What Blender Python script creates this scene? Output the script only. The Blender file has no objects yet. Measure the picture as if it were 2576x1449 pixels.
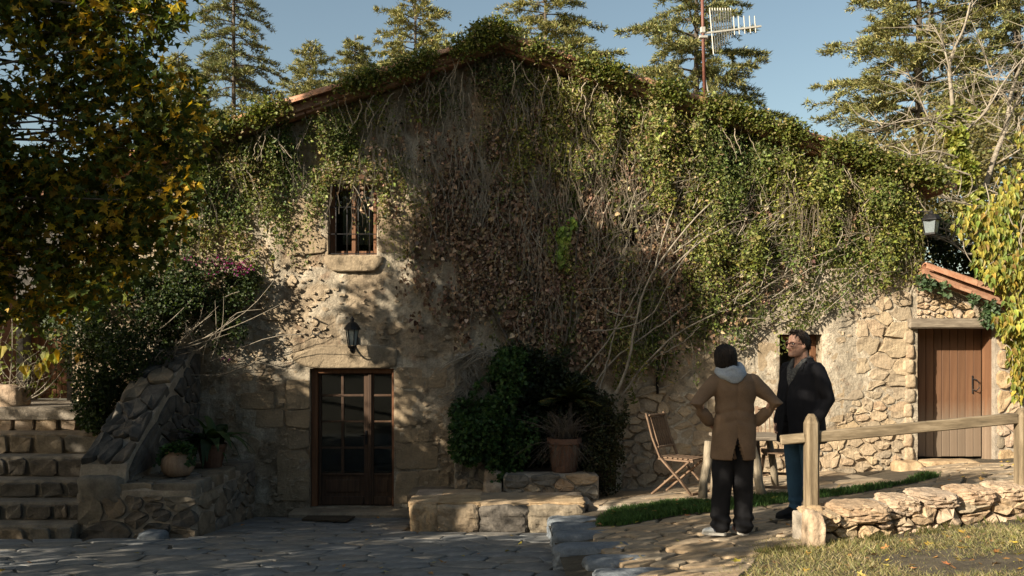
import bpy, math, random
import numpy as np
from mathutils import Vector, Matrix, Quaternion

scene = bpy.context.scene
COL = scene.collection
RNG = np.random.default_rng(7)

# ------------------------------------------------------------------ camera, sky, sun, exposure
W, FPX, CX, YH, CZ = 2576.0, 2200.0, 1288.0, 880.0, 1.6
cam_data = bpy.data.cameras.new('camera')
cam = bpy.data.objects.new('camera', cam_data); COL.objects.link(cam)
cam.location = (0, 0, CZ); cam.rotation_euler = (math.radians(90), 0, 0)
cam_data.sensor_width = 36; cam_data.lens = 36 * FPX / W
cam_data.shift_y = (YH - 724.5) / W
cam_data.clip_end = 3000; cam_data.clip_start = 0.05
scene.camera = cam

SUN = np.array([-0.723, -0.562, 0.402]); SUN /= np.linalg.norm(SUN)       # towards the sun
world = bpy.data.worlds.new('World'); scene.world = world; world.use_nodes = True
nt = world.node_tree; nt.nodes.clear()
sky = nt.nodes.new('ShaderNodeTexSky'); sky.sky_type = 'NISHITA'; sky.sun_disc = False
sky.sun_elevation = math.asin(SUN[2]); sky.sun_rotation = math.atan2(SUN[0], SUN[1])
sky.altitude = 300; sky.air_density = 1.0; sky.dust_density = 2.2; sky.ozone_density = 0.7
bg = nt.nodes.new('ShaderNodeBackground'); bg.inputs['Strength'].default_value = 0.074
wo = nt.nodes.new('ShaderNodeOutputWorld')
tint = nt.nodes.new('ShaderNodeMix'); tint.data_type = 'RGBA'; tint.blend_type = 'MULTIPLY'; tint.inputs[0].default_value = 1; tint.inputs[7].default_value = (1.08, 1.03, .86, 1)
nt.links.new(sky.outputs[0], tint.inputs[6]); nt.links.new(tint.outputs[2], bg.inputs[0]); nt.links.new(bg.outputs[0], wo.inputs[0])
sl = bpy.data.lights.new('sun', 'SUN'); sl.energy = 5.0; sl.angle = math.radians(0.55); sl.color = (1.0, 0.88, 0.70)
so = bpy.data.objects.new('sun', sl); COL.objects.link(so); so.location = (-12, -8, 12)
so.rotation_euler = Vector(-SUN).to_track_quat('-Z', 'Y').to_euler()
scene.view_settings.view_transform = 'Standard'; scene.view_settings.look = 'None'
scene.view_settings.exposure = 1.18; scene.view_settings.gamma = 1.0
scene.view_settings.use_curve_mapping = False
scene.cycles.max_bounces = 6; scene.cycles.transparent_max_bounces = 16

# ------------------------------------------------------------------ coordinates
FY = 12.2                                     # distance of the house front
def at(px, py, Y): return np.array([(px - CX) / FPX * Y, Y, CZ + (YH - py) / FPX * Y])
def fx(px, Y=FY): return (px - CX) / FPX * Y
def fz(py, Y=FY): return CZ + (YH - py) / FPX * Y
def path_z(x, y): return 0.094 * (x - 2.3) - 0.083 * (y - 8.0)
def patio_z(x, y): return -0.73 + 0.092 * (12.2 - y)
def lawn_z(x, y): return path_z(x, y) - 0.035
def hit(px, py, zf):
    Y = 9.0
    for _ in range(40):
        z = zf((px - CX) / FPX * Y, Y); Y2 = (CZ - z) * FPX / (py - YH); Y += 0.6 * (Y2 - Y)
    return np.array([(px - CX) / FPX * Y, Y])

# ------------------------------------------------------------------ numpy noise
def _hash(ix, iy, iz, seed):
    h = (ix * 374761393 + iy * 668265263 + iz * 1274126177 + seed * 974711) & 0x7fffffff
    h = ((h ^ (h >> 13)) * 1274126177) & 0x7fffffff
    h = h ^ (h >> 16)
    return (h & 0xffff) / 65535.0
def vnoise(p, seed=0):
    p = np.asarray(p, float); i = np.floor(p).astype(np.int64); f = p - i; f = f * f * (3 - 2 * f)
    r = 0
    for dx in (0, 1):
        wx = f[:, 0] if dx else 1 - f[:, 0]
        for dy in (0, 1):
            wy = f[:, 1] if dy else 1 - f[:, 1]
            for dz in (0, 1):
                wz = f[:, 2] if dz else 1 - f[:, 2]
                r = r + wx * wy * wz * _hash(i[:, 0] + dx, i[:, 1] + dy, i[:, 2] + dz, seed)
    return r
def fbm(p, o=4, seed=0):
    p = np.asarray(p, float); a, s, r = 0.5, 0, 0
    for k in range(o):
        r = r + a * vnoise(p * 2 ** k, seed + k * 17); s += a; a *= 0.5
    return r / s

# ------------------------------------------------------------------ mesh builder
class MB:
    def __init__(self): self.V = []; self.F = []; self.C = []; self.n = 0; self.hascol = False
    def add(self, V, F, col=None):
        V = np.asarray(V, float).reshape(-1, 3)
        if isinstance(F, np.ndarray): F = [F]
        for f in F:
            f = np.asarray(f, np.int64)
            if f.ndim == 1: f = f[None]
            self.F.append(f + self.n)
        self.V.append(V); self.n += len(V)
        if col is None: c = np.ones((len(V), 3)) * 0.5
        else:
            c = np.broadcast_to(np.asarray(col, float), (len(V), 3)); self.hascol = True
        self.C.append(c)
        return self
    def box(self, c, s, rot=None, col=None, bev=0.0):
        c = np.asarray(c, float); h = np.asarray(s, float) / 2
        if bev <= 0:
            v = np.array([[x, y, z] for x in (-1, 1) for y in (-1, 1) for z in (-1, 1)], float) * h
            f = np.array([[0, 1, 3, 2], [4, 6, 7, 5], [0, 4, 5, 1], [2, 3, 7, 6], [0, 2, 6, 4], [1, 5, 7, 3]])
            F = [f]
        else:
            b = min(bev, h.min() * 0.9); v = []; idx = {}
            for sx in (-1, 1):
                for sy in (-1, 1):
                    for sz in (-1, 1):
                        for a in range(3):
                            q = np.array([sx, sy, sz]) * (h - b); q[a] = (sx, sy, sz)[a] * h[a]
                            idx[(sx, sy, sz, a)] = len(v); v.append(q)
            v = np.array(v); quads = []; tris = []
            for a in range(3):
                o = [i for i in range(3) if i != a]
                for s_ in (-1, 1):
                    def key(p, q):
                        k = [0, 0, 0]; k[a] = s_; k[o[0]] = p; k[o[1]] = q; return idx[(*k, a)]
                    quads.append([key(-1, -1), key(1, -1), key(1, 1), key(-1, 1)])
                for p in (-1, 1):
                    for q in (-1, 1):
                        k0 = [0, 0, 0]; k0[o[0]] = p; k0[o[1]] = q
                        k1 = list(k0); k0[a] = -1; k1[a] = 1
                        quads.append([idx[(*k0, o[0])], idx[(*k1, o[0])], idx[(*k1, o[1])], idx[(*k0, o[1])]])
            for sx in (-1, 1):
                for sy in (-1, 1):
                    for sz in (-1, 1): tris.append([idx[(sx, sy, sz, a)] for a in range(3)])
            F = [np.array(quads), np.array(tris)]
        if rot is not None: v = v @ np.asarray(rot, float).T
        return self.add(v + c, F, col)
    def bar(self, a, b, w, d, up=(0, 0, 1), col=None, bev=0.0):
        a = np.asarray(a, float); b = np.asarray(b, float); x = b - a; L = np.linalg.norm(x); x /= L
        u = np.asarray(up, float); y = np.cross(u, x); y /= np.linalg.norm(y); z = np.cross(x, y)
        return self.box((a + b) / 2, (L, w, d), np.stack([x, y, z], 1), col, bev)
    def tube(self, pts, r, k=6, col=None, cap=True):
        P = np.asarray(pts, float); n = len(P); r = np.broadcast_to(np.asarray(r, float), (n,))
        T = np.gradient(P, axis=0); T /= (np.linalg.norm(T, axis=1, keepdims=True) + 1e-9)
        ref = np.array([0, 0, 1.0]) if abs(T[:, 2].mean()) < 0.8 else np.array([0, 1.0, 0])
        A = np.cross(T, ref); A /= (np.linalg.norm(A, axis=1, keepdims=True) + 1e-9); B = np.cross(T, A)
        t = np.arange(k) * 2 * math.pi / k
        V = P[:, None] + r[:, None, None] * (np.cos(t)[None, :, None] * A[:, None] + np.sin(t)[None, :, None] * B[:, None])
        i = np.arange(n - 1)[:, None] * k; j = np.arange(k)[None]; j2 = (j + 1) % k
        F = np.stack([i + j, i + j2, i + k + j2, i + k + j], -1).reshape(-1, 4)
        Fs = [F]
        if cap: Fs += [np.arange(k)[::-1], np.arange(k) + (n - 1) * k]
        return self.add(V.reshape(-1, 3), Fs, col)
    def rings(self, R, cap=True, col=None, close=True):
        R = np.asarray(R, float); n, k, _ = R.shape
        i = np.arange(n - 1)[:, None] * k; j = np.arange(k)[None]; j2 = (j + 1) % k
        F = np.stack([i + j, i + j2, i + k + j2, i + k + j], -1).reshape(-1, 4); Fs = [F]
        if cap: Fs += [np.arange(k)[::-1], np.arange(k) + (n - 1) * k]
        return self.add(R.reshape(-1, 3), Fs, col)
    def lathe(self, c, prof, k=16, col=None, cap=True):
        t = np.arange(k) * 2 * math.pi / k
        R = [[(c[0] + r * math.cos(a), c[1] + r * math.sin(a), c[2] + z) for a in t] for r, z in prof]
        return self.rings(R, cap, col)
    def prism(self, poly, mapf, h0, h1, col=None):
        p = np.asarray(poly, float); n = len(p)
        V = [mapf(u, v, h0) for u, v in p] + [mapf(u, v, h1) for u, v in p]
        j = np.arange(n); j2 = (j + 1) % n
        return self.add(V, [np.stack([j, j2, j2 + n, j + n], 1), j[::-1].copy(), j + n], col)
    def data(self, name, origin, smooth):
        V = np.concatenate(self.V) - np.asarray(origin, float); me = bpy.data.meshes.new(name)
        tot = np.concatenate([np.full(len(f), f.shape[1], np.int32) for f in self.F])
        loops = np.concatenate([f.reshape(-1) for f in self.F]).astype(np.int32)
        me.vertices.add(len(V)); me.vertices.foreach_set('co', V.astype(np.float32).ravel())
        me.loops.add(len(loops)); me.loops.foreach_set('vertex_index', loops)
        me.polygons.add(len(tot)); st = np.concatenate([[0], np.cumsum(tot)[:-1]]).astype(np.int32)
        me.polygons.foreach_set('loop_start', st)
        me.polygons.foreach_set('loop_total', tot)
        if self.hascol:
            a = me.attributes.new('Col', 'FLOAT_COLOR', 'POINT')
            c = np.concatenate(self.C); a.data.foreach_set('color', np.concatenate([c, np.ones((len(c), 1))], 1).astype(np.float32).ravel())
        me.update(calc_edges=True)
        me.polygons.foreach_set('use_smooth', np.full(len(tot), bool(smooth)))
        me.validate()
        return me

WL = {}                                        # world location of every object built (no parent is rotated while building)
def obj(name, mb, mat=None, parent=None, origin=None, smooth=False):
    V = np.concatenate(mb.V)
    if origin is None:
        if parent is None: lo, hi = V.min(0), V.max(0); origin = np.array([(lo[0] + hi[0]) / 2, (lo[1] + hi[1]) / 2, lo[2]])
        else: origin = (V.min(0) + V.max(0)) / 2
    origin = np.asarray(origin, float)
    o = bpy.data.objects.new(name, mb.data(name, origin, smooth)); COL.objects.link(o)
    if mat: o.data.materials.append(mat)
    WL[o.name] = origin
    if parent is not None:
        o.parent = parent; o.location = origin - WL[parent.name]
    else: o.location = origin
    return o
def tag(o, label=None, cat=None, group=None, kind=None):
    if label: o['label'] = label
    if cat: o['category'] = cat
    if group: o['group'] = group
    if kind: o['kind'] = kind
    return o
def thing(name, label, cat, loc, group=None):
    o = bpy.data.objects.new(name, None); COL.objects.link(o); o.location = loc; WL[o.name] = np.asarray(loc, float)
    o.empty_display_size = 0.2
    return tag(o, label, cat, group)
def copy_tree(o, parent=None):
    c = o.copy(); COL.objects.link(c)
    if parent is not None: c.parent = parent; c.matrix_parent_inverse = o.matrix_parent_inverse
    for ch in list(o.children): copy_tree(ch, c)
    return c

# ------------------------------------------------------------------ materials
def new_mat(name):
    m = bpy.data.materials.new(name); m.use_nodes = True; n = m.node_tree; n.nodes.clear()
    out = n.nodes.new('ShaderNodeOutputMaterial'); b = n.nodes.new('ShaderNodeBsdfPrincipled')
    n.links.new(b.outputs[0], out.inputs[0]); return m, n, b, out
def ramp(n, cols):
    r = n.nodes.new('ShaderNodeValToRGB'); e = r.color_ramp.elements
    while len(e) < len(cols): e.new(0.5)
    for i, c in enumerate(cols): e[i].position = i / max(1, len(cols) - 1); e[i].color = (*c, 1)
    return r
def noise(n, scale, detail=6, rough=0.6, stretch=None, coord='Object', dist=0.0):
    tc = n.nodes.new('ShaderNodeTexCoord'); t = n.nodes.new('ShaderNodeTexNoise')
    t.inputs['Scale'].default_value = scale; t.inputs['Detail'].default_value = detail; t.inputs['Roughness'].default_value = rough
    t.inputs['Distortion'].default_value = dist
    if stretch:
        mp = n.nodes.new('ShaderNodeMapping'); mp.inputs['Scale'].default_value = stretch
        n.links.new(tc.outputs[coord], mp.inputs[0]); n.links.new(mp.outputs[0], t.inputs[0])
    else: n.links.new(tc.outputs[coord], t.inputs[0])
    return t
def mixc(n, a, b, fac, mode='MIX'):
    m = n.nodes.new('ShaderNodeMix'); m.data_type = 'RGBA'; m.blend_type = mode
    for sock, v in ((m.inputs[0], fac), (m.inputs[6], a), (m.inputs[7], b)):
        if hasattr(v, 'is_output'): n.links.new(v, sock)
        elif isinstance(v, (int, float)): sock.default_value = v
        else: sock.default_value = (*v, 1)
    return m.outputs[2]
def bump(n, b, h, strength=0.4, dist=0.02):
    u = n.nodes.new('ShaderNodeBump'); u.inputs['Strength'].default_value = strength; u.inputs['Distance'].default_value = dist
    n.links.new(h, u.inputs['Height']); n.links.new(u.outputs[0], b.inputs['Normal'])
def rough_mat(name, cols, scale=4, rough=0.85, bs=0.5, bd=0.02, bscale=None, stretch=None, fine=None, rand=None, spec=0.3, metal=0.0, contrast=(0.3, 0.7)):
    """mottled solid: ramp over noise, optional per-object hue (rand = list of colours), finer speckle, bump"""
    m, n, b, out = new_mat(name)
    t = noise(n, scale, 8, 0.62, stretch)
    mr = n.nodes.new('ShaderNodeMapRange'); mr.inputs[1].default_value, mr.inputs[2].default_value = contrast
    n.links.new(t.outputs[0], mr.inputs[0])
    r = ramp(n, cols); n.links.new(mr.outputs[0], r.inputs[0]); c = r.outputs[0]
    if rand:
        oi = n.nodes.new('ShaderNodeObjectInfo'); rr = ramp(n, rand); rr.color_ramp.interpolation = 'LINEAR'
        n.links.new(oi.outputs['Random'], rr.inputs[0])
        c = mixc(n, c, rr.outputs[0], 1.0, 'MULTIPLY')
    t2 = noise(n, fine or scale * 9, 8, 0.7, stretch)
    mr2 = n.nodes.new('ShaderNodeMapRange'); mr2.inputs[1].default_value, mr2.inputs[2].default_value = 0.3, 0.75
    mr2.inputs[3].default_value, mr2.inputs[4].default_value = 0.72, 1.15
    n.links.new(t2.outputs[0], mr2.inputs[0])
    c = mixc(n, c, mr2.outputs[0], 1.0, 'MULTIPLY')
    n.links.new(c, b.inputs['Base Color'])
    t3 = noise(n, bscale or scale * 5, 10, 0.65, stretch)
    bump(n, b, t3.outputs[0], bs, bd)
    b.inputs['Roughness'].default_value = rough; b.inputs['Specular IOR Level'].default_value = spec; b.inputs['Metallic'].default_value = metal
    return m
def leaf_mat(name, trans=0.35, rough=0.5, spec=0.3, tint=(1.15, 1.1, 0.5)):
    m, n, b, out = new_mat(name)
    a = n.nodes.new('ShaderNodeAttribute'); a.attribute_name = 'Col'
    n.links.new(a.outputs['Color'], b.inputs['Base Color'])
    b.inputs['Roughness'].default_value = rough; b.inputs['Specular IOR Level'].default_value = spec
    tr = n.nodes.new('ShaderNodeBsdfTranslucent')
    n.links.new(mixc(n, a.outputs['Color'], tint, 1.0, 'MULTIPLY'), tr.inputs['Color'])
    mx = n.nodes.new('ShaderNodeMixShader'); mx.inputs[0].default_value = trans
    n.links.new(b.outputs[0], mx.inputs[1]); n.links.new(tr.outputs[0], mx.inputs[2]); n.links.new(mx.outputs[0], out.inputs[0])
    return m
def attr_mat(name, rough=0.85, bs=0.4, bscale=20, bd=0.01, stretch=None, spec=0.25):
    m, n, b, out = new_mat(name)
    a = n.nodes.new('ShaderNodeAttribute'); a.attribute_name = 'Col'
    t = noise(n, bscale, 8, 0.65, stretch)
    mr = n.nodes.new('ShaderNodeMapRange'); mr.inputs[1].default_value, mr.inputs[2].default_value = 0.25, 0.75
    mr.inputs[3].default_value, mr.inputs[4].default_value = 0.7, 1.2
    n.links.new(t.outputs[0], mr.inputs[0])
    n.links.new(mixc(n, a.outputs['Color'], mr.outputs[0], 1.0, 'MULTIPLY'), b.inputs['Base Color'])
    bump(n, b, t.outputs[0], bs, bd); b.inputs['Roughness'].default_value = rough; b.inputs['Specular IOR Level'].default_value = spec
    return m

STONE_TINT = [(1.05, .95, .80), (.86, .79, .70), (1.10, 1.0, .87), (.95, .80, .68), (1.02, .94, .80), (.76, .73, .69), (1.15, 1.06, .93), (1.0, .88, .68)]
M = {}
M['stone'] = rough_mat('rubble_stone', [(.22, .185, .145), (.36, .305, .235), (.46, .40, .315)], 5, .92, .8, .035, 13, rand=STONE_TINT)
M['ashlar'] = rough_mat('dressed_stone', [(.22, .185, .14), (.32, .27, .205), (.40, .34, .26)], 4, .92, .9, .03, 15, rand=[(1, .92, .8), (.85, .8, .72), (1.08, .98, .84), (.92, .84, .72)])
M['grey_stone'] = rough_mat('grey_stone', [(.10, .095, .085), (.19, .175, .15), (.27, .245, .21)], 5, .9, .6, .03, 14, rand=[(1, .94, .85), (.8, .8, .8), (1.1, 1, .85), (.95, .8, .65)])
M['wall_stone'] = rough_mat('pale_field_stone', [(.27, .21, .16), (.40, .33, .26), (.52, .45, .37)], 6, .92, .7, .03, 16, rand=[(1, .9, .8), (.9, .85, .8), (1.08, .98, .85), (1.0, .86, .62), (.95, .84, .78)])
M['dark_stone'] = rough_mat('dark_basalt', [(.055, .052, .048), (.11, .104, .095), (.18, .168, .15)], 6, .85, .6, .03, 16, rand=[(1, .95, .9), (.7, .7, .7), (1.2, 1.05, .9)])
M['blue_stone'] = rough_mat('blue_granite', [(.10, .115, .13), (.16, .18, .20), (.22, .24, .26)], 5, .85, .5, .02, 30)
M['flag'] = rough_mat('flagstone', [(.22, .185, .145), (.33, .28, .215), (.42, .355, .27)], 3, .88, .5, .015, 12, rand=[(1, .9, .78), (.85, .82, .78), (1.05, .9, .72), (.92, .84, .74), (.78, .78, .76)])
M['patio_flag'] = rough_mat('patio_flagstone', [(.12, .125, .125), (.19, .19, .185), (.26, .25, .235)], 2.5, .85, .5, .015, 10, rand=[(1, 1, 1), (.85, .9, .95), (1.08, 1, .9), (.92, .92, .9)])
M['mortar'] = rough_mat('old_mortar', [(.22, .19, .15), (.33, .285, .23), (.42, .37, .3)], 5, .95, .8, .03, 22)
M['dirt'] = rough_mat('earth_joint', [(.05, .04, .028), (.085, .07, .048), (.12, .1, .07)], 6, .95, .7, .03, 25)
M['earth'] = rough_mat('ground_earth', [(.05, .045, .03), (.09, .075, .05), (.10, .10, .05)], .8, .95, .6, .05, 9)
M['dry_earth'] = rough_mat('dry_lawn_soil', [(.10, .085, .045), (.16, .135, .07), (.20, .17, .09)], 4, .95, .7, .03, 30)
M['tile'] = rough_mat('clay_tile', [(.27, .14, .09), (.39, .215, .14), (.46, .31, .22)], 7, .85, .5, .01, 25, rand=[(1, .95, .9), (.8, .8, .8), (1.1, .95, .85), (.95, 1, 1)])
M['old_wood'] = rough_mat('weathered_door_wood', [(.04, .027, .019), (.075, .048, .032), (.12, .078, .05)], 3, .75, .5, .01, 8, stretch=(9, 9, .5), fine=14, rand=[(1, .9, .8), (.82, .75, .7), (1.1, .95, .8)])
M['red_wood'] = rough_mat('brown_plank_wood', [(.10, .048, .026), (.17, .085, .044), (.24, .13, .07)], 2.2, .7, .5, .008, 8, stretch=(9, 9, .45), fine=12, rand=[(1, .92, .85), (.85, .8, .75), (1.12, 1, .9)])
M['grey_wood'] = rough_mat('grey_weathered_wood', [(.12, .095, .07), (.20, .165, .125), (.28, .235, .18)], 4, .85, .5, .01, 10, stretch=(1, 9, 9), fine=16)
M['fence_wood'] = rough_mat('fence_timber', [(.08, .06, .038), (.19, .145, .09), (.31, .25, .17)], 3, .85, .25, .006, 8, stretch=(7, 7, .6), fine=16)
M['rail_wood'] = rough_mat('rail_timber', [(.10, .076, .048), (.22, .17, .108), (.35, .28, .19)], 3, .85, .2, .006, 8, stretch=(.6, 7, 7), fine=16)
M['chair_wood'] = rough_mat('chair_teak', [(.10, .062, .038), (.17, .11, .07), (.24, .165, .11)], 6, .75, .4, .006, 20, fine=40)
M['log'] = rough_mat('peeled_log', [(.18, .145, .10), (.30, .25, .18), (.38, .32, .24)], 6, .8, .6, .01, 12, stretch=(4, 4, .6), fine=20)
M['bark'] = rough_mat('bark', [(.055, .045, .036), (.11, .09, .07), (.17, .145, .115)], 6, .9, .8, .02, 14, stretch=(3, 3, .6))
M['pale_bark'] = rough_mat('pale_bark', [(.16, .135, .10), (.26, .225, .175), (.34, .30, .24)], 8, .85, .5, .01, 20)
M['stem'] = rough_mat('vine_stem', [(.16, .13, .095), (.30, .25, .185), (.44, .38, .29)], 3, .85, .3, .005, 30)
M['iron'] = rough_mat('wrought_iron', [(.012, .012, .013), (.02, .02, .022), (.045, .035, .028)], 12, .6, .2, .004, 40, spec=.5, metal=.6)
M['rust_pipe'] = rough_mat('rusty_mast', [(.10, .035, .025), (.15, .055, .038), (.2, .09, .06)], 9, .6, .2, .004, 40, spec=.5)
M['aerial'] = rough_mat('aluminium_rod', [(.42, .40, .35), (.5, .48, .42), (.56, .53, .46)], 9, .45, .05, .002, 40, spec=.5, metal=.4)
M['terracotta'] = rough_mat('terracotta', [(.09, .05, .035), (.14, .075, .05), (.19, .11, .075)], 5, .85, .35, .008, 22)  # darkened so the tall pot reads as standing in shade
M['clay'] = rough_mat('buff_clay', [(.22, .15, .10), (.32, .22, .15), (.38, .28, .2)], 6, .85, .35, .008, 22, stretch=(4, 4, .7))
M['coir'] = rough_mat('coir_mat', [(.045, .035, .024), (.08, .06, .04), (.10, .078, .052)], 40, .98, .8, .01, 120)
M['soil'] = rough_mat('potting_soil', [(.02, .015, .01), (.04, .03, .02), (.06, .045, .03)], 12, .98, .8, .02, 40)
M['leaf'] = leaf_mat('leaf'); M['dry'] = leaf_mat('dry_leaf', .15, .8, .1, (1.05, .95, .8)); M['maple'] = leaf_mat('maple_leaf', .42, .55, .2, (1.25, 1.05, .35))
M['needle'] = leaf_mat('needle', .12, .65, .2); M['grass'] = leaf_mat('grass_blade', .3, .6, .2)
m, n, b, out = new_mat('pane_glass')
g = n.nodes.new('ShaderNodeBsdfGlossy'); g.inputs['Roughness'].default_value = .03; g.inputs['Color'].default_value = (.9, .95, .95, 1)
tp = n.nodes.new('ShaderNodeBsdfTransparent'); tp.inputs['Color'].default_value = (.72, .76, .74, 1)
fr = n.nodes.new('ShaderNodeFresnel'); fr.inputs['IOR'].default_value = 1.5
mx = n.nodes.new('ShaderNodeMixShader'); n.links.new(fr.outputs[0], mx.inputs[0]); n.links.new(tp.outputs[0], mx.inputs[1]); n.links.new(g.outputs[0], mx.inputs[2])
n.links.new(mx.outputs[0], out.inputs[0]); M['glass'] = m
def plain(name, col, rough=.8, spec=.3, fine=60, bs=.3, bd=.004):
    return rough_mat(name, [tuple(c * .8 for c in col), col, tuple(c * 1.15 for c in col)], 6, rough, bs, bd, fine, fine=fine, spec=spec)
M['frosted'] = plain('lantern_glass', (.30, .33, .31), .3, .5)
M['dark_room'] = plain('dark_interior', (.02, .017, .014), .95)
M['curtain'] = plain('linen_curtain', (.36, .33, .27), .95, .1)
M['lichen'] = None
# ------------------------------------------------------------------ stones and cells
def clip_half(poly, p, nrm):
    d = (poly - p) @ nrm; out = []
    for i in range(len(poly)):
        j = (i + 1) % len(poly)
        if d[i] <= 0: out.append(poly[i])
        if (d[i] < 0 < d[j]) or (d[j] < 0 < d[i]): out.append(poly[i] + (poly[j] - poly[i]) * d[i] / (d[i] - d[j]))
    return np.array(out) if len(out) > 2 else None
def inside(poly, pts):
    poly = np.asarray(poly, float); pts = np.asarray(pts, float); r = np.zeros(len(pts), bool); n = len(poly)
    for i in range(n):
        a, b = poly[i], poly[(i + 1) % n]
        c = (a[1] > pts[:, 1]) != (b[1] > pts[:, 1])
        with np.errstate(divide='ignore', invalid='ignore'):
            xx = (b[0] - a[0]) * (pts[:, 1] - a[1]) / (b[1] - a[1] + 1e-12) + a[0]
        r ^= c & (pts[:, 0] < xx)
    return r
def voronoi(poly, n, rng, aspect=1.5, relax=2):
    """n cells inside poly; cells are about aspect times wider than high"""
    S = np.array([1 / aspect, 1.0]); poly = np.asarray(poly, float) * S
    lo, hi = poly.min(0), poly.max(0); pts = np.zeros((0, 2))
    while len(pts) < n:
        q = lo + rng.random((n * 4, 2)) * (hi - lo); q = q[inside(poly, q)]
        for c in q:
            if len(pts) >= n: break
            pts = np.vstack([pts, c])
    for it in range(relax + 1):
        cells = []
        for i in range(n):
            d = ((pts - pts[i]) ** 2).sum(1); near = np.argsort(d)[1:26]; c = poly.copy()
            for j in near:
                c = clip_half(c, (pts[i] + pts[j]) / 2, pts[j] - pts[i])
                if c is None: break
            cells.append(c)
        if it < relax: pts = np.array([c.mean(0) if c is not None else pts[k] for k, c in enumerate(cells)])
    return [c / S for c in cells if c is not None and len(c) > 2]
def soften(poly, gap, rng, it=1, jit=0.0, cut=0.25):
    p = np.asarray(poly, float); c = p.mean(0); r = np.linalg.norm(p - c, axis=1).mean()
    if r < gap * 1.6: return None
    # drop points that nearly coincide
    q = [p[0]]
    for v in p[1:]:
        if np.linalg.norm(v - q[-1]) > r * .18: q.append(v)
    p = np.array(q)
    if len(p) < 3: return None
    p = c + (p - c) * (1 - gap / r)
    for _ in range(it):
        a = p * (1 - cut) + np.roll(p, -1, 0) * cut; b_ = p * cut + np.roll(p, -1, 0) * (1 - cut)
        p = np.stack([a, b_], 1).reshape(-1, 2)
    return p + rng.normal(0, jit * r, p.shape)
def slab_mb(p, mapf, proud, back, rng, flat=0.85, rough=0.15):
    """a stone set in a bed: outline p (2-D), face proud of the bed, back sunk into it"""
    c = p.mean(0); k = len(p); hj = rng.normal(0, rough, k)
    rows = [(1.0, -back, 0), (1.0, proud * .45, .5), (.955, proud * .92, .9), (.66 + .2 * (flat - .5), proud, 1)]
    V = []
    for s, h, w in rows: V += [mapf(*(c + (p[i] - c) * s), h + hj[i] * w * proud) for i in range(k)]
    V.append(mapf(*c, proud * (1 + rng.normal(0, rough))))
    f = []; j = np.arange(k); j2 = (j + 1) % k
    for r in range(3): f.append(np.stack([r * k + j, r * k + j2, (r + 1) * k + j2, (r + 1) * k + j], 1))
    f.append(np.stack([3 * k + j, 3 * k + j2, np.full(k, 4 * k)], 1))
    return MB().add(V, f)
def ensure_out(mb, nrm):
    """flip faces so that the stone's face looks along nrm"""
    V = np.concatenate(mb.V); f = mb.F[-1]; a, b, c = V[f[:, 0]], V[f[:, 1]], V[f[:, 2]]
    if (np.cross(b - a, c - a).sum(0) @ np.asarray(nrm, float)) < 0: mb.F = [x[:, ::-1].copy() for x in mb.F]
    return mb
def rock_mb(c, s, seed, n=5, p=3.2, amp=.10, freq=2.2, rot=0):
    n = n + 2; p = p * 1.5
    """a rounded block: superellipsoid with noise, size s"""
    g = np.linspace(-1, 1, n + 1); V = []; F = []
    for a in range(3):
        for sg in (-1, 1):
            u, v = np.meshgrid(g, g, indexing='ij'); q = np.zeros((n + 1, n + 1, 3)); q[..., a] = sg; q[..., (a + 1) % 3] = u; q[..., (a + 2) % 3] = v
            base = sum(len(x) for x in V); V.append(q.reshape(-1, 3))
            i, j = np.meshgrid(np.arange(n), np.arange(n), indexing='ij'); k = base + i * (n + 1) + j
            f = np.stack([k, k + n + 1, k + n + 2, k + 1], -1).reshape(-1, 4)
            F.append(f if sg > 0 else f[:, ::-1])
    V = np.concatenate(V); key = np.round(V, 5); uq, inv = np.unique(key, axis=0, return_inverse=True); V = uq; F = np.concatenate(F); F = inv.reshape(-1)[F]
    V = V / ((np.abs(V) ** p).sum(1, keepdims=True) ** (1 / p))
    d = fbm(V * freq + seed * 7.31, 3, seed) - .5
    V = V * (1 + d[:, None] * 2 * amp)
    V = V + (np.stack([fbm(V * 4.5 + seed * 3.1 + k * 20, 2, seed + k) for k in range(3)], 1) - .5) * amp * 1.7
    V = V * np.asarray(s, float) / 2
    if rot: cr, sr = math.cos(rot), math.sin(rot); V = V @ np.array([[cr, -sr, 0], [sr, cr, 0], [0, 0, 1]]).T
    return MB().add(V + np.asarray(c, float), F)

# ------------------------------------------------------------------ ground, patio, path
def grid_sheet(xs, ys, zf, name, mat, smooth=True):
    X, Y = np.meshgrid(xs, ys, indexing='ij'); Z = zf(X, Y); V = np.stack([X, Y, Z], -1).reshape(-1, 3); b = len(ys)
    i, j = np.meshgrid(np.arange(len(xs) - 1), np.arange(b - 1), indexing='ij'); k = i * b + j
    F = np.stack([k, k + b, k + b + 1, k + 1], -1).reshape(-1, 4)
    return obj(name, MB().add(V, F), mat, origin=(0, 0, 0), smooth=smooth)
far = np.concatenate([-np.geomspace(600, 14, 14), np.linspace(-12, 12, 33), np.geomspace(14, 600, 14)])
def ground_z(X, Y):
    z = np.clip(-.80 + .092 * (12.2 - Y), -.95, .42)
    return z - 0.10 + .15 * (fbm(np.stack([X, Y, 0 * X], -1).reshape(-1, 3) * .2, 2, 3).reshape(X.shape) - .5)
g = grid_sheet(far, far, ground_z, 'ground', M['earth']); tag(g, kind='structure')
patio = grid_sheet(np.linspace(-9, 2.2, 60), np.linspace(-4, 12.6, 80), lambda X, Y: patio_z(X, Y) + .02 * (fbm(np.stack([X, Y, 0 * X], -1).reshape(-1, 3) * 1.5, 3, 5).reshape(X.shape) - .5), 'patio', M['dirt'])
tag(patio, kind='structure')
rng = np.random.default_rng(21)
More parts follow.
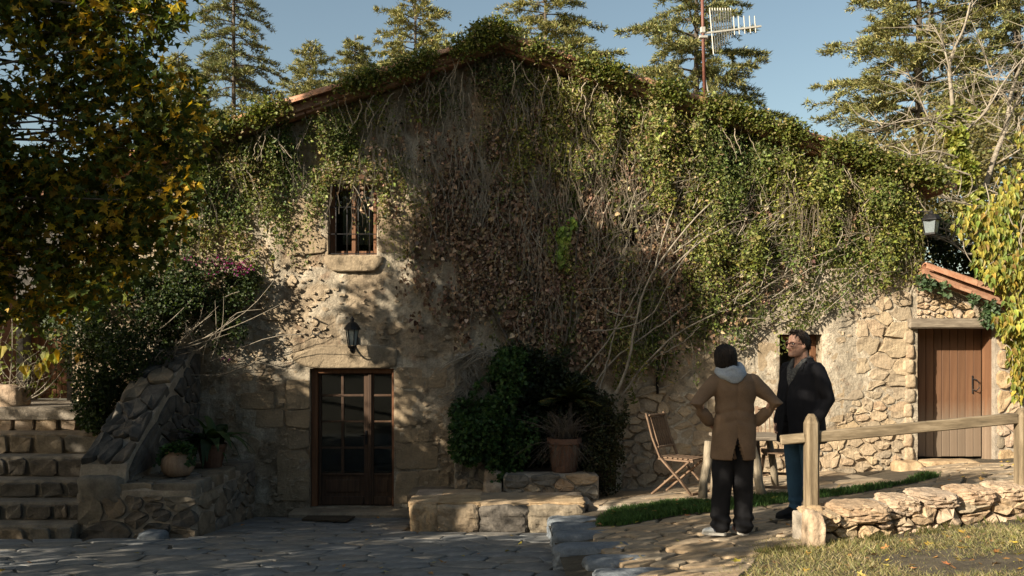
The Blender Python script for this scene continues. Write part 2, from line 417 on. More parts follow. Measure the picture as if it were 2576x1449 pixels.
pat_poly = np.array([[-6.6, 6.3], [.78, 6.3], [.72, 8.5], [.58, 10.15], [-1.3, 10.3], [-1.25, 11.9], [-3.6, 12.0], [-3.6, 9.6], [-6.6, 9.6]])
for c in voronoi(pat_poly, 200, rng, 1.35, 2):
    p = soften(c, .011, rng, 1, .05, .16)
    if p is None: continue
    s = ensure_out(slab_mb(p, lambda u, v, h: (u, v, patio_z(u, v) + h + .004), .010 + rng.random() * .010, .03, rng, 1.1, .06), (0, 0, 1))
    obj('flagstone', s, M['patio_flag'], patio, smooth=False)

path = grid_sheet(np.linspace(.4, 9.5, 60), np.linspace(4.6, 12.6, 60), lambda X, Y: path_z(X, Y) + np.where(X < .70 + .02 * (10 - Y), -.02, 0), 'stone_path', M['dirt'])
tag(path, kind='structure')
pp = [(1470, 1336), (1540, 1322), (1700, 1301), (1860, 1284), (2000, 1266), (2150, 1245), (2290, 1216), (2330, 1190), (2300, 1166), (2500, 1166), (2700, 1170), (2720, 1262), (2300, 1300), (2060, 1330), (2030, 1372), (1930, 1385), (1880, 1450), (1800, 1520), (1590, 1520), (1560, 1440)]
path_poly = np.array([hit(x, y, path_z) for x, y in pp])
for c in voronoi(path_poly, 190, rng, 1.5, 1):
    p = soften(c, .023, rng, 1, .06, .13)
    if p is None: continue
    s = ensure_out(slab_mb(p, lambda u, v, h: (u, v, path_z(u, v) + h), .014 + rng.random() * .014, .03, rng, 1.15, .08), (0, 0, 1))
    obj('flagstone', s, M['flag'], path, smooth=False)

# strip of paving along the house front, with its own edge stones
strip = MB()
sp = [(1480, 1275), (1600, 1268), (1760, 1254), (1980, 1238), (2150, 1224), (2260, 1212), (2260, 1150), (1480, 1225)]
spw = [hit(x, y, lambda a, b: path_z(a, b) + .05) for x, y in sp[:6]]; spw += [np.array([spw[-1][0], 12.3]), np.array([spw[0][0], 12.3])]
strip.prism(spw, lambda u, v, h: (u, v, path_z(u, v) + h), -.25, .05)
st = obj('pavement', strip, M['mortar']); tag(st, kind='structure')
for c in voronoi(np.array(spw), 30, rng, 1.4, 1):
    p = soften(c, .012, rng, 1, .03, .15)
    if p is not None: obj('flagstone', ensure_out(slab_mb(p, lambda u, v, h: (u, v, path_z(u, v) + .05 + h), .016, .02, rng, 1, .1), (0, 0, 1)), M['flag'], st)

# ------------------------------------------------------------------ the house
RX = -0.18
def roof_z(x): return 5.74 - 0.327 * np.abs(np.asarray(x) - RX)
house = thing('stone_house', 'old stone farmhouse with ivy covered gable and glazed double door', 'house', (0, FY, -.7))
X0, X1 = -6.15, 5.66
DOOR = (fx(779), fx(991), fz(1277), fz(927)); WIN = (fx(825), fx(948), fz(641), fz(462)); WIN2 = (fx(1961), fx(2068), fz(1088), fz(841))
WIN3 = (fx(1556), fx(1668), fz(622), fz(492)); OPEN = [DOOR, WIN, WIN2, WIN3]
def snapped(a, b, step, lines):
    g = list(np.arange(a, b, step)) + [b]
    g = [v for v in g if all(abs(v - l) > step * .55 for l in lines)] + list(lines)
    return np.array(sorted(g))
def wall_mesh():
    xs = snapped(X0, X1, .034, [o[i] for o in OPEN for i in (0, 1)]); zs = snapped(-1.0, 5.74, .034, [o[i] for o in OPEN for i in (2, 3)])
    X, Z = np.meshgrid(xs, zs, indexing='ij'); top = roof_z(X) - .04; Zc = np.minimum(Z, top)
    P3 = np.stack([X, 0 * X, Zc], -1).reshape(-1, 3)
    n1 = fbm(P3 * 1.6, 4, 11); n2 = fbm(P3 * 6, 4, 12); n3 = fbm(P3 * 2.3 + 9, 5, 13)
    patch = np.clip((n3 - .47) / .035, 0, 1)                       # lime plaster layer still on the wall
    smooth_zone = np.clip((P3[:, 0] - 2.2) / .5, 0, 1) * np.clip((P3[:, 2] - .55) / .3, 0, 1) * np.clip((5.0 - P3[:, 0]) / .4, 0, 1)
    patch = np.maximum(patch, smooth_zone)
    n4 = fbm(P3 * 15, 3, 15)
    y = FY + .02 - .05 * (n1 - .5) - .045 * (n2 - .5) * (1 - .6 * patch) - .035 * (n4 - .5) * (1 - .55 * patch) - .018 * patch
    y = y.reshape(X.shape)
    edge = np.zeros(X.shape, bool)
    for o in OPEN:
        m_ = (X > o[0] - .02) & (X < o[1] + .02) & (Z > o[2] - .02) & (Z < o[3] + .02); y[m_] = FY
    V = np.stack([X, y, Zc], -1).reshape(-1, 3); b = len(zs)
    i, j = np.meshgrid(np.arange(len(xs) - 1), np.arange(b - 1), indexing='ij'); k = i * b + j
    cxm = (X[:-1, :-1] + X[1:, 1:]) / 2; czm = (Z[:-1, :-1] + Z[1:, 1:]) / 2; ok = Z[:-1, :-1] < top[:-1, :-1] + .001
    for o in OPEN: ok &= ~((cxm > o[0]) & (cxm < o[1]) & (czm > o[2]) & (czm < o[3]))
    F = np.stack([k, k + b, k + b + 1, k + 1], -1)[ok]
    mb = MB().add(V, F, np.stack([patch, n1, n2], 1))
    for o, d in ((DOOR, .34), (WIN, .30), (WIN2, .34), (WIN3, .30)):            # reveals
        x0, x1, z0, z1 = o; y0, y1 = FY, FY + d
        for q in (((x0, y0, z0), (x0, y1, z0), (x0, y1, z1), (x0, y0, z1)), ((x1, y0, z0), (x1, y0, z1), (x1, y1, z1), (x1, y1, z0)),
                  ((x0, y0, z1), (x0, y1, z1), (x1, y1, z1), (x1, y0, z1)), ((x0, y0, z0), (x1, y0, z0), (x1, y1, z0), (x0, y1, z0))):
            mb.add(q, np.array([[0, 1, 2, 3]]), (.3, .5, .5))
    return mb
m, n, b, out = new_mat('old_lime_plaster')
at_ = n.nodes.new('ShaderNodeAttribute'); at_.attribute_name = 'Col'; sep = n.nodes.new('ShaderNodeSeparateColor'); n.links.new(at_.outputs['Color'], sep.inputs[0])
t1 = noise(n, 1.1, 8, .65); r1 = ramp(n, [(.32, .245, .165), (.44, .35, .245), (.50, .41, .30)]); n.links.new(t1.outputs[0], r1.inputs[0])
t2 = noise(n, 2.0, 8, .6, dist=.6); r2 = ramp(n, [(.44, .37, .275), (.55, .475, .365), (.60, .54, .44)]); n.links.new(t2.outputs[0], r2.inputs[0])
c = mixc(n, r1.outputs[0], r2.outputs[0], sep.outputs[0])
t3 = noise(n, 3.2, 6, .7, dist=.4); mr = n.nodes.new('ShaderNodeMapRange'); mr.inputs[1].default_value, mr.inputs[2].default_value = .56, .66
n.links.new(t3.outputs[0], mr.inputs[0]); c = mixc(n, c, (.30, .17, .10), mr.outputs[0]); n.nodes[-1].inputs[0]
sc_ = n.nodes.new('ShaderNodeMath'); sc_.operation = 'MULTIPLY'; sc_.inputs[1].default_value = .5
n.links.new(mr.outputs[0], sc_.inputs[0]); n.links.new(sc_.outputs[0], n.nodes[-2].inputs[0])
t4 = noise(n, 42, 12, .75); mr4 = n.nodes.new('ShaderNodeMapRange'); mr4.inputs[1].default_value, mr4.inputs[2].default_value = .3, .7; mr4.inputs[3].default_value, mr4.inputs[4].default_value = .58, 1.2
n.links.new(t4.outputs[0], mr4.inputs[0]); c = mixc(n, c, mr4.outputs[0], 1, 'MULTIPLY')
t5 = noise(n, 1.7, 5, .6, stretch=(2.2, 2.2, .5)); mr5 = n.nodes.new('ShaderNodeMapRange'); mr5.inputs[1].default_value, mr5.inputs[2].default_value = .42, .62; mr5.inputs[3].default_value, mr5.inputs[4].default_value = .66, 1.08
n.links.new(t5.outputs[0], mr5.inputs[0]); c = mixc(n, c, mr5.outputs[0], 1, 'MULTIPLY')
t8 = noise(n, 7, 8, .75, dist=.5); mr8 = n.nodes.new('ShaderNodeMapRange'); mr8.inputs[1].default_value, mr8.inputs[2].default_value = .34, .6; mr8.inputs[3].default_value, mr8.inputs[4].default_value = .62, 1.1
n.links.new(t8.outputs[0], mr8.inputs[0]); c = mixc(n, c, mr8.outputs[0], 1, 'MULTIPLY')
n.links.new(c, b.inputs['Base Color']); b.inputs['Roughness'].default_value = .95; b.inputs['Specular IOR Level'].default_value = .15
t6 = noise(n, 13, 14, .72, dist=.3); bump(n, b, t6.outputs[0], 1.0, .04); M['plaster'] = m
for nd in n.nodes:                                                  # rust-brown staining only at a third of full strength
    pass
wall = obj('wall', wall_mesh(), M['plaster'], house, origin=(0, FY, 0), smooth=True)

side = MB()
side.box(((X1 - .17), FY + 4.1, 1.3), (.34, 7.9, 5.0)).box((X0 + .17, FY + 4.1, 1.3), (.34, 7.9, 5.0)).box((-.2, FY + 8.2, 1.3), (11.8, .3, 5.0))
side.box((-.2, FY + 4, -.72), (11.1, 7.6, .1))
obj('side_wall', side, M['mortar'], house)
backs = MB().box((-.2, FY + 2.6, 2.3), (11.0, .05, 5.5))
obj('room_wall', backs, M['dark_room'], house)  # near-black colour stands in for the unlit rooms

rng = np.random.default_rng(5)
wmap = lambda u, v, h: (u, FY - h, v)
def px_poly(pts): return np.array([[fx(x), fz(y)] for x, y in pts])
nstone = 0
def wall_stone(p, proud, mat, parent, back=.06, name='stone', flat=.8, mp=wmap, rough=.15):
    s = ensure_out(slab_mb(p, mp, proud, back, rng, flat, rough), (0, -1, 0))
    return obj(name, s, mat, parent, smooth=False)
rub = px_poly([(1562, 1030), (1600, 985), (1645, 965), (1700, 985), (1790, 1000), (1960, 1092), (2070, 1088), (2130, 1060), (2150, 960), (2150, 860), (2165, 760), (2205, 700), (2296, 676), (2296, 1218), (2250, 1228), (1560, 1262)])
rubcells = voronoi(rub, 165, rng, 1.45, 1)
for c in rubcells:
    p = soften(c, .012 + .026 * rng.random() ** 1.5, rng, 1, .09, .2)
    if p is None: continue
    wall_stone(p, .006 + .026 * rng.random(), M['stone'], wall, rough=.25)
blocks = [(718, 957, 778, 1028), (644, 1031, 714, 1077), (719, 1031, 778, 1076), (721, 1079, 777, 1131), (697, 1135, 777, 1262), (600, 985, 690, 1026),
          (993, 921, 1120, 976), (994, 979, 1050, 1075), (994, 1078, 1076, 1117), (994, 1120, 1102, 1178), (994, 1182, 1053, 1266), (1056, 1181, 1135, 1252),
          (721, 584, 822, 640), (752, 500, 822, 580), (952, 584, 1022, 641), (952, 512, 1088, 581), (690, 505, 748, 570), (1026, 590, 1100, 650),
          (1652, 842, 1790, 884), (1655, 888, 1745, 955), (1750, 890, 1800, 975), (1905, 860, 1957, 935), (1890, 938, 1957, 1010), (2073, 850, 2130, 930), (2073, 935, 2122, 1062)]
for i, (a, b_, c, d) in enumerate(blocks):
    q = px_poly([(a, b_), (c, b_), (c, d), (a, d)]); q = q + rng.normal(0, .016, q.shape)
    p = soften(q, .006, rng, 1, .014, .09)
    wall_stone(p, .004 + .006 * rng.random(), M['ashlar'], wall, flat=1.35, rough=.1)
# odd stones showing through the plaster left and right of the door and above it
bands = [(470, 700, 700, 1270, 30), (600, 660, 1210, 900, 16), (480, 480, 720, 640, 12), (1000, 500, 1200, 640, 10), (1060, 920, 1140, 1260, 16), (1600, 700, 2150, 860, 14)]
taken = [((a + c) / 2, (b_ + d) / 2, (c - a) / 2 + 8, (d - b_) / 2 + 8) for a, b_, c, d in blocks] + [(886, 1100, 112, 180), (886, 552, 66, 92), (880, 900, 130, 34), (890, 662, 78, 26), (886, 850, 30, 40)]
for x0, y0, x1, y1, cnt in bands:
    for _ in range(cnt):
        for _try in range(12):
            px, py = x0 + rng.random() * (x1 - x0), y0 + rng.random() * (y1 - y0); w = 12 + 30 * rng.random() ** 2; h = w * (.45 + .4 * rng.random())
            if all(abs(px - t[0]) > t[2] + w or abs(py - t[1]) > t[3] + h for t in taken): break
        else: continue
        taken.append((px, py, w, h)); k = 6; a = np.sort(rng.random(k) * 2 * math.pi * .5 + np.arange(k) * 2 * math.pi / k)
        q = np.stack([fx(px) + w / 180 * np.cos(a), fz(py) + h / 180 * np.sin(a)], 1)
        p = soften(q, .004, rng, 1, .06, .24)
        if p is not None: wall_stone(p, .002 + .004 * rng.random(), M['stone'] if rng.random() < .3 else M['ashlar'], wall, rough=.45)
chips = MB()
for x0, y0, x1, y1, cnt in ((470, 640, 790, 1280, 330), (620, 660, 1240, 905, 260), (1000, 920, 1145, 1265, 130), (560, 480, 830, 650, 90), (950, 480, 1180, 650, 60), (1600, 700, 2160, 960, 150)):
    for _ in range(cnt):
        px, py = x0 + rng.random() * (x1 - x0), y0 + rng.random() * (y1 - y0); w = 3 + 7 * rng.random() ** 2
        if any(px > fx_[0] - w and px < fx_[1] + w and py > fx_[2] - w and py < fx_[3] + w for fx_ in ((776, 994, 860, 1285), (812, 970, 455, 690), (1955, 2075, 835, 1095), (1545, 1680, 480, 640))): continue
        a = np.sort(rng.random(5) * 1.0 + np.arange(5) * 2 * math.pi / 5); q = np.stack([fx(px) + w / 180 * np.cos(a), fz(py) + w * (.4 + .4 * rng.random()) / 180 * np.sin(a)], 1)
        m1 = ensure_out(slab_mb(q, wmap, .004 + .012 * rng.random(), .05, rng, .9, .4), (0, -1, 0)); chips.add(np.concatenate(m1.V), m1.F)
obj('rubble_chips', chips, M['stone'], wall)['kind'] = 'stuff'
# lintel over the double door, sill under the barred window
lin = soften(px_poly([(722, 892), (838, 864), (1000, 872), (1001, 926), (787, 926), (754, 918)]), .003, rng, 2, .004, .12)
obj('lintel', ensure_out(slab_mb(lin, wmap, .03, .08, rng, 1.3, .05), (0, -1, 0)), M['ashlar'], house, smooth=True)
sil = soften(px_poly([(815, 643), (966, 643), (962, 664), (944, 683), (838, 684), (818, 664)]), .002, rng, 2, .003, .12)
obj('window_sill', ensure_out(slab_mb(sil, wmap, .05, .08, rng, 1.3, .03), (0, -1, 0)), M['ashlar'], house, smooth=True)
obj('threshold', MB().box(((DOOR[0] + DOOR[1]) / 2 + .05, FY - .03, DOOR[2] - .075), (1.75, .62, .13), bev=.03), M['flag'], house, smooth=False)

# ---- glazed double door
dy = FY + .17
def dpx(x): return fx(x)
door = MB()
for a, b_ in ((780, 795), (984, 991)): door.box(((dpx(a) + dpx(b_)) / 2, dy - .02, (DOOR[2] + DOOR[3]) / 2), (dpx(b_) - dpx(a), .14, DOOR[3] - DOOR[2] - .004), bev=.006)
door.box(((dpx(795) + dpx(984)) / 2, dy - .02, DOOR[3] - .035), (dpx(984) - dpx(795) - .004, .14, .066), bev=.006)
fd = obj('front_door', door, M['red_wood'], house); fd['label'] = 'glazed wooden double door with dark lower panels'
rows = [(941, 993), (999, 1060), (1065, 1127), (1132, 1194)]
def leaf(x0, x1, cols, kind):
    L = MB(); z0, z1 = DOOR[2] + .01, DOOR[3] - .075
    c0, c1 = cols[0][0], cols[-1][1]
    for a, b_ in ((x0, c0), (c1, x1)): L.box(((dpx(a) + dpx(b_)) / 2, dy, (z0 + z1) / 2), (dpx(b_) - dpx(a) - .003, .06, z1 - z0), bev=.006)
    w = dpx(c1) - dpx(c0); cxm = (dpx(c0) + dpx(c1)) / 2
    zz = [(z1, fz(rows[0][0]))] + [(fz(rows[i][1]), fz(rows[i + 1][0])) for i in range(3)] + [(fz(rows[3][1]), fz(1200))]
    for hi_, lo_ in zz: L.box((cxm, dy, (hi_ + lo_) / 2), (w - .002, .05, max(.02, hi_ - lo_)), bev=.005)
    L.box((cxm, dy, z0 + .06), (w - .002, .055, .12), bev=.006)
    for k in range(len(cols) - 1):
        a, b_ = cols[k][1], cols[k + 1][0]
        for y0, y1 in rows: L.box(((dpx(a) + dpx(b_)) / 2, dy, (fz(y0) + fz(y1)) / 2), (dpx(b_) - dpx(a), .04, fz(y0) - fz(y1) - .002), bev=.004)
    obj('door_leaf', L, M['old_wood'], fd)
    P_ = MB(); P_.box((cxm, dy + .005, (fz(1200) + z0 + .12) / 2), (w - .002, .025, fz(1200) - z0 - .122)).box((cxm, dy - .012, (fz(1200) + z0 + .12) / 2), (w - .12, .02, fz(1200) - z0 - .24), bev=.008)
    obj('door_panel', P_, M['old_wood'], fd)
    for a, b_ in cols:
        for y0, y1 in rows:
            g_ = MB().box(((dpx(a) + dpx(b_)) / 2, dy + .006, (fz(y0) + fz(y1)) / 2), (dpx(b_) - dpx(a) + .004, .004, fz(y0) - fz(y1) + .004))
            obj('pane', g_, M['glass'], fd)
leaf(796, 926, [(803, 853), (860, 911)], 0); leaf(928, 985, [(936, 982)], 1)
hd = MB().box((dpx(917), dy - .04, fz(1103)), (.03, .016, .2), bev=.004); hd.tube([(dpx(917), dy - .04, fz(1100)), (dpx(917), dy - .085, fz(1100)), (dpx(905), dy - .09, fz(1101)), (dpx(899), dy - .09, fz(1099))], .009, 6)
obj('handle', hd, M['iron'], fd)
ast = MB().box((dpx(927), dy - .04, (DOOR[2] + DOOR[3]) / 2 - .03), (.05, .03, DOOR[3] - DOOR[2] - .1), bev=.008); obj('cover_strip', ast, M['old_wood'], fd)

# ---- barred upper window
wy = FY + .16
x0, x1, z0, z1 = WIN; wf = MB()
for xx in (x0 + .035, x1 - .035, (x0 + x1) / 2): wf.box((xx, wy, (z0 + z1) / 2), (.065, .06, z1 - z0 - .004), bev=.006)
for zz in (z0 + .035, z1 - .035): wf.box(((x0 + x1) / 2, wy - .003, zz), (x1 - x0 - .14, .06, .065), bev=.006)
uw = obj('barred_window', wf, M['red_wood'], house)
for a, b_ in ((x0 + .07, (x0 + x1) / 2 - .034), ((x0 + x1) / 2 + .034, x1 - .07)):
    obj('pane', MB().box(((a + b_) / 2, wy, (z0 + z1) / 2), (b_ - a, .004, z1 - z0 - .14)), M['glass'], uw)
cu = MB(); t_ = np.linspace(0, 1, 40); cxs = x0 + .16 + t_ * (x1 - x0 - .26); cy = wy + .09 + .016 * np.sin(t_ * 40)
V = np.concatenate([np.stack([cxs, cy, np.full(40, z0 + .17)], 1), np.stack([cxs, cy, np.full(40, z1 - .05)], 1)]); j = np.arange(39)
cu.add(V, np.stack([j, j + 1, j + 41, j + 40], 1)); obj('curtain', cu, M['curtain'], uw, smooth=True)
for i in range(4): obj('iron_bar', MB().tube([(x0 + .02 + (x1 - x0 - .04) * (i + .55) / 4.1, FY + .04, z0 + .005), (x0 + .02 + (x1 - x0 - .04) * (i + .55) / 4.1, FY + .04, z1 - .005)], .011, 8), M['iron'], uw, smooth=True)
for zz in (fz(520), fz(588), z0 + .02): obj('iron_bar', MB().bar((x0 + .002, FY + .04, zz), (x1 - .002, FY + .04, zz), .028, .01), M['iron'], uw)

# ---- small window behind the two people
x0, x1, z0, z1 = WIN2; wf = MB(); wy2 = FY + .26
for xx, ww in ((x0 + .04, .08), (x1 - .045, .09)): wf.box((xx, wy2, (z0 + z1) / 2), (ww, .06, z1 - z0 - .004), bev=.006)
for zz in (z0 + .04, z1 - .05): wf.box(((x0 + x1) / 2, wy2 - .003, zz), (x1 - x0 - .18, .06, .08), bev=.006)
sw = obj('small_window', wf, M['red_wood'], house)
obj('pane', MB().box(((x0 + x1) / 2, wy2, (z0 + z1) / 2), (x1 - x0 - .18, .004, z1 - z0 - .17)), M['glass'], sw)
obj('shutter', MB().box((x0 + .2, wy2 + .07, (z0 + z1) / 2), (.3, .02, z1 - z0 - .1)), M['old_wood'], sw)
obj('curtain', MB().box((x1 - .12, wy2 + .06, (z0 + z1) / 2 - .1), (.12, .01, z1 - z0 - .4)), M['curtain'], sw)

# ---- window half buried in the creeper
x0, x1, z0, z1 = WIN3; wf = MB(); wy3 = FY + .2
for xx in (x0 + .03, x1 - .03, (x0 + x1) / 2): wf.box((xx, wy3, (z0 + z1) / 2), (.055, .05, z1 - z0 - .004), bev=.005)
for zz in (z0 + .03, z1 - .03): wf.box(((x0 + x1) / 2, wy3 - .003, zz), (x1 - x0 - .12, .05, .055), bev=.005)
hw = obj('hidden_window', wf, M['grey_wood'], house); hw['label'] = 'window half hidden behind the creeper'
for a, b_ in ((x0 + .058, (x0 + x1) / 2 - .028), ((x0 + x1) / 2 + .028, x1 - .058)): obj('pane', MB().box(((a + b_) / 2, wy3, (z0 + z1) / 2), (b_ - a, .004, z1 - z0 - .115)), M['glass'], hw)
cu = MB(); t_ = np.linspace(0, 1, 30); cxs = x0 + .25 + t_ * (x1 - x0 - .33); cy = wy3 + .07 + .014 * np.sin(t_ * 30); V = np.concatenate([np.stack([cxs, cy, np.full(30, z0 + .07)], 1), np.stack([cxs, cy, np.full(30, z1 - .05)], 1)]); j = np.arange(29)
cu.add(V, np.stack([j, j + 1, j + 31, j + 30], 1)); obj('curtain', cu, M['curtain'], hw, smooth=True)
obj('window_sill', MB().box(((x0 + x1) / 2, FY - .03, z0 - .045), (x1 - x0 + .16, .14, .08), bev=.015), M['ashlar'], house)

# ---- roof with verge tiles
def half_tile(L, r0, r1, th=.018, k=9):
    """barrel tile along +x, crown up"""
    mb = MB(); a = np.linspace(0, math.pi, k); R = []
    for x, r in ((0, r0), (L, r1)):
        o = [(x, r * math.cos(t), r * math.sin(t)) for t in a]; i_ = [(x, (r - th) * math.cos(t), (r - th) * math.sin(t)) for t in a[::-1]]
        R.append(o + i_)
    return mb.rings(R, True)
roof = MB()
for sgn, xe in ((1, 5.92), (-1, -6.55)):
    ax = np.array([RX, FY - .30, roof_z(RX)]); bx = np.array([xe, FY - .30, float(roof_z(xe))])
    q = [ax, bx, bx + [0, 8.9, 0], ax + [0, 8.9, 0]]
    V = [v for v in q] + [np.array(v) + [0, 0, .10] for v in q]
    roof.add(V, np.array([[3, 2, 1, 0], [4, 5, 6, 7], [0, 1, 5, 4], [1, 2, 6, 5], [2, 3, 7, 6], [3, 0, 4, 7]]) if sgn > 0 else np.array([[0, 1, 2, 3], [7, 6, 5, 4], [4, 5, 1, 0], [5, 6, 2, 1], [6, 7, 3, 2], [7, 4, 0, 3]]))
rf = obj('roof', roof, M['tile'], house)
tile_me = half_tile(.50, .105, .085).data('tile', (0, 0, 0), False); tile_me.materials.append(M['tile'])
def put_tile(p, ang, flip, parent, me=None, scale=1.0, name='tile'):
    o = bpy.data.objects.new(name, me or tile_me); COL.objects.link(o); o.parent = parent; o.location = np.asarray(p) - WL[parent.name]
    o.rotation_euler = (0, 0, 0); o.rotation_mode = 'QUATERNION'
    q = Quaternion((0, 1, 0), ang)
    if flip: q = q @ Quaternion((0, 0, 1), math.pi)
    o.rotation_quaternion = q @ Quaternion((1, 0, 0), random.uniform(-.06, .06)); sc_r = scale * random.uniform(.92, 1.04); o.scale = (scale, sc_r, sc_r)
    return o
random.seed(3)
sl = math.atan(.327); ca, sa = math.cos(sl), math.sin(sl)
for sgn, cnt in ((1, 14), (-1, 15)):
    for row, (yy, dz) in enumerate(((FY - .33, .10), (FY - .14, .10))):
        for i in range(cnt):
            d = .05 + i * .43; x = RX + sgn * d * ca; z = float(roof_z(x)) + dz + .01 * random.uniform(-1, 1)
            # tile runs down the slope; its narrow end is uphill
            if sgn > 0: put_tile((x + .47 * ca, yy, z - .47 * sa), sl, True, rf)
            else: put_tile((x - .47 * ca, yy, z - .47 * sa), -sl, False, rf)
    for i in range(14):                                            # flat course under the verge
        d = .1 + i * .45; x = RX + sgn * d * ca
        if abs(x - RX) > (5.6 if sgn > 0 else 6.2): break
        b_ = MB().box((0, 0, 0), (.43, .16, .035)); V = b_.V[0]; a_ = -sl * sgn
        b_.V[0] = V @ np.array([[math.cos(a_), 0, -math.sin(a_)], [0, 1, 0], [math.sin(a_), 0, math.cos(a_)]]).T + np.array([x + sgn * .2, FY - .17, float(roof_z(x + sgn * .2)) - .03])
        obj('eave_brick', b_, M['tile'], rf)
for k_ in range(3): put_tile((6.0, FY - .3 + k_ * .24, float(roof_z(6.0)) + .05), sl, True, rf)

# ---- left wing behind the terrace, with a plank door
wing = thing('side_wing', 'shaded brick wing with brown plank door at the top of the steps', 'house wing', (-7.2, 13.1, .8))
WY = 13.1
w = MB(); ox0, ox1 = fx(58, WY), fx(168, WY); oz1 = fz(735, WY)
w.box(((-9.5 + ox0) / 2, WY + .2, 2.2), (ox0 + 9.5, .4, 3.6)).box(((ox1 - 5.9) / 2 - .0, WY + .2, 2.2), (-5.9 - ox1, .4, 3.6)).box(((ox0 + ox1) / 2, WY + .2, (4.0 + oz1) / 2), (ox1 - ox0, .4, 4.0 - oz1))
obj('wall', w, M['dark_stone'], wing)  # dark stone chosen to put shade into the wing wall, real colour unknown
wd = MB(); zt, zb = fz(800, WY + .2), .86
wd.box(((ox0 + ox1) / 2, WY + .24, fz(829, WY)), (ox1 - ox0 - .02, .09, .05), bev=.01).box((ox0 + .06, WY + .24, (oz1 + .86) / 2), (.1, .07, oz1 - .86)).box((ox1 - .06, WY + .24, (oz1 + .86) / 2), (.1, .07, oz1 - .86))
wdo = obj('plank_door', wd, M['red_wood'], wing)
for i in range(5):
    a = ox0 + .112 + i * (ox1 - ox0 - .224) / 5; ww = (ox1 - ox0 - .224) / 5
    obj('plank', MB().box((a + ww / 2, WY + .26, (fz(834, WY) + .86) / 2), (ww - .008, .03, fz(834, WY) - .86), bev=.004), M['red_wood'], wdo)
obj('pane', MB().box(((ox0 + ox1) / 2, WY + .26, (oz1 + fz(825, WY)) / 2), (ox1 - ox0 - .224, .006, oz1 - fz(825, WY))), M['glass'], wdo)
obj('brick_pier', MB().box((fx(2, WY - .5), WY - .5, 2.1), (.18, .5, 2.6), bev=.02), M['terracotta'], wing)

# ---- outbuilding on the right
shed = thing('outbuilding', 'low stone lean-to with tiled verge and plank door at the house corner', 'outbuilding', (6.5, FY, .05))
SX0, SX1 = X1 + .002, 8.6; D2 = (fx(2292), fx(2506), fz(1162), fz(826))
def shed_top(x): return fz(690) - .42 * (x - fx(2310))
m_ = MB(); sy = FY + .03
for a, b_, c, d in ((D2[1], SX1, -.6, 1.2), ):
    m_.box(((a + b_) / 2, sy + .2, (c + d) / 2), (b_ - a, .4, d - c))
poly = [(SX0 - .05, D2[3] + .001), (SX1, D2[3] + .001), (SX1, shed_top(SX1) if shed_top(SX1) > D2[3] else D2[3] + .01), (SX0 - .05, shed_top(SX0))]
poly = [(SX0, D2[3] + .13), (SX1, D2[3] + .13), (SX1, D2[3] + .16), (7.5, max(D2[3] + .17, shed_top(7.5))), (SX0, shed_top(SX0))]
m_.prism(poly, lambda u, v, h: (u, sy + h, v), 0, .4)
m_.box(((D2[1] + SX1) / 2, sy + .2, 1.55), (SX1 - D2[1], .4, .7)).box(((D2[0] + D2[1]) / 2, sy + 1.6, 1.2), (3, .1, 3.2))
m_.box((8.45, sy + 1.2, .8), (.3, 2.0, 2.8))
shw = obj('wall', m_, M['mortar'], shed)
smap = lambda u, v, h: (u, sy - h, v)
reg = px_poly([(2304, 722), (2360, 740), (2430, 762), (2510, 797), (2600, 797), (2600, 803), (2304, 803)])
for c in voronoi(reg, 26, rng, 1.5, 1):
    p = soften(c, .016, rng, 1, .05, .24)
    if p is not None: wall_stone(p, .03 + .02 * rng.random(), M['wall_stone'] if rng.random() < .7 else M['stone'], shw, mp=smap)
reg = px_poly([(2509, 830), (2700, 830), (2700, 1180), (2509, 1180)])
for c in voronoi(reg, 34, rng, 1.3, 1):
    p = soften(c, .02, rng, 1, .04, .24)
    if p is not None: wall_stone(p, .03 + .02 * rng.random(), M['wall_stone'] if rng.random() < .75 else M['grey_stone'], shw, mp=smap)
lt = MB().box((fx(2396), FY - .03, fz(814)), (fx(2512) - fx(2280), .16, fz(802) - fz(827)), bev=.02)
obj('door_lintel', lt, M['grey_wood'], shed)
rv = MB()                                                            # stone jamb on the house side of the recess
rv.box((D2[0] - .04, FY + .2, (D2[2] + D2[3]) / 2 - .02), (.12, .38, D2[3] - D2[2] + .02))
obj('door_jamb', rv, M['mortar'], shed)
for i in range(9):
    zc = D2[2] + (i + .5) * (D2[3] - D2[2] - .02) / 9; hgt = (D2[3] - D2[2]) / 9
    obj('stone', rock_mb((D2[0] - .03 + rng.normal(0, .012), FY + .09, zc), (.12 + .05 * rng.random(), .26, hgt * .97), 400 + i, 4, 3.5, .08), M['stone'], shw, smooth=True)
pd = MB().box(((D2[0] + D2[1]) / 2, FY + .38, (D2[2] + D2[3]) / 2 + .02), (D2[1] - D2[0] - .05, .03, D2[3] - D2[2] - .02))
shd = obj('plank_door', pd, M['red_wood'], shed); shd['label'] = 'brown plank door with grey weathered foot and iron pull'
m, n, b, out = new_mat('two_tone_plank'); tt = noise(n, 2.2, 8, .62, (9, 9, .45)); rr = ramp(n, [(.07, .036, .02), (.16, .085, .045), (.28, .165, .095)]); n.links.new(tt.outputs[0], rr.inputs[0])
rg = ramp(n, [(.13, .10, .075), (.21, .17, .13), (.29, .24, .19)]); n.links.new(tt.outputs[0], rg.inputs[0])
ge = n.nodes.new('ShaderNodeNewGeometry'); sx_ = n.nodes.new('ShaderNodeSeparateXYZ'); n.links.new(ge.outputs['Position'], sx_.inputs[0])
t7 = noise(n, 5, 5, .6, (3, 3, .6)); ma = n.nodes.new('ShaderNodeMath'); ma.operation = 'MULTIPLY_ADD'; ma.inputs[1].default_value = .5
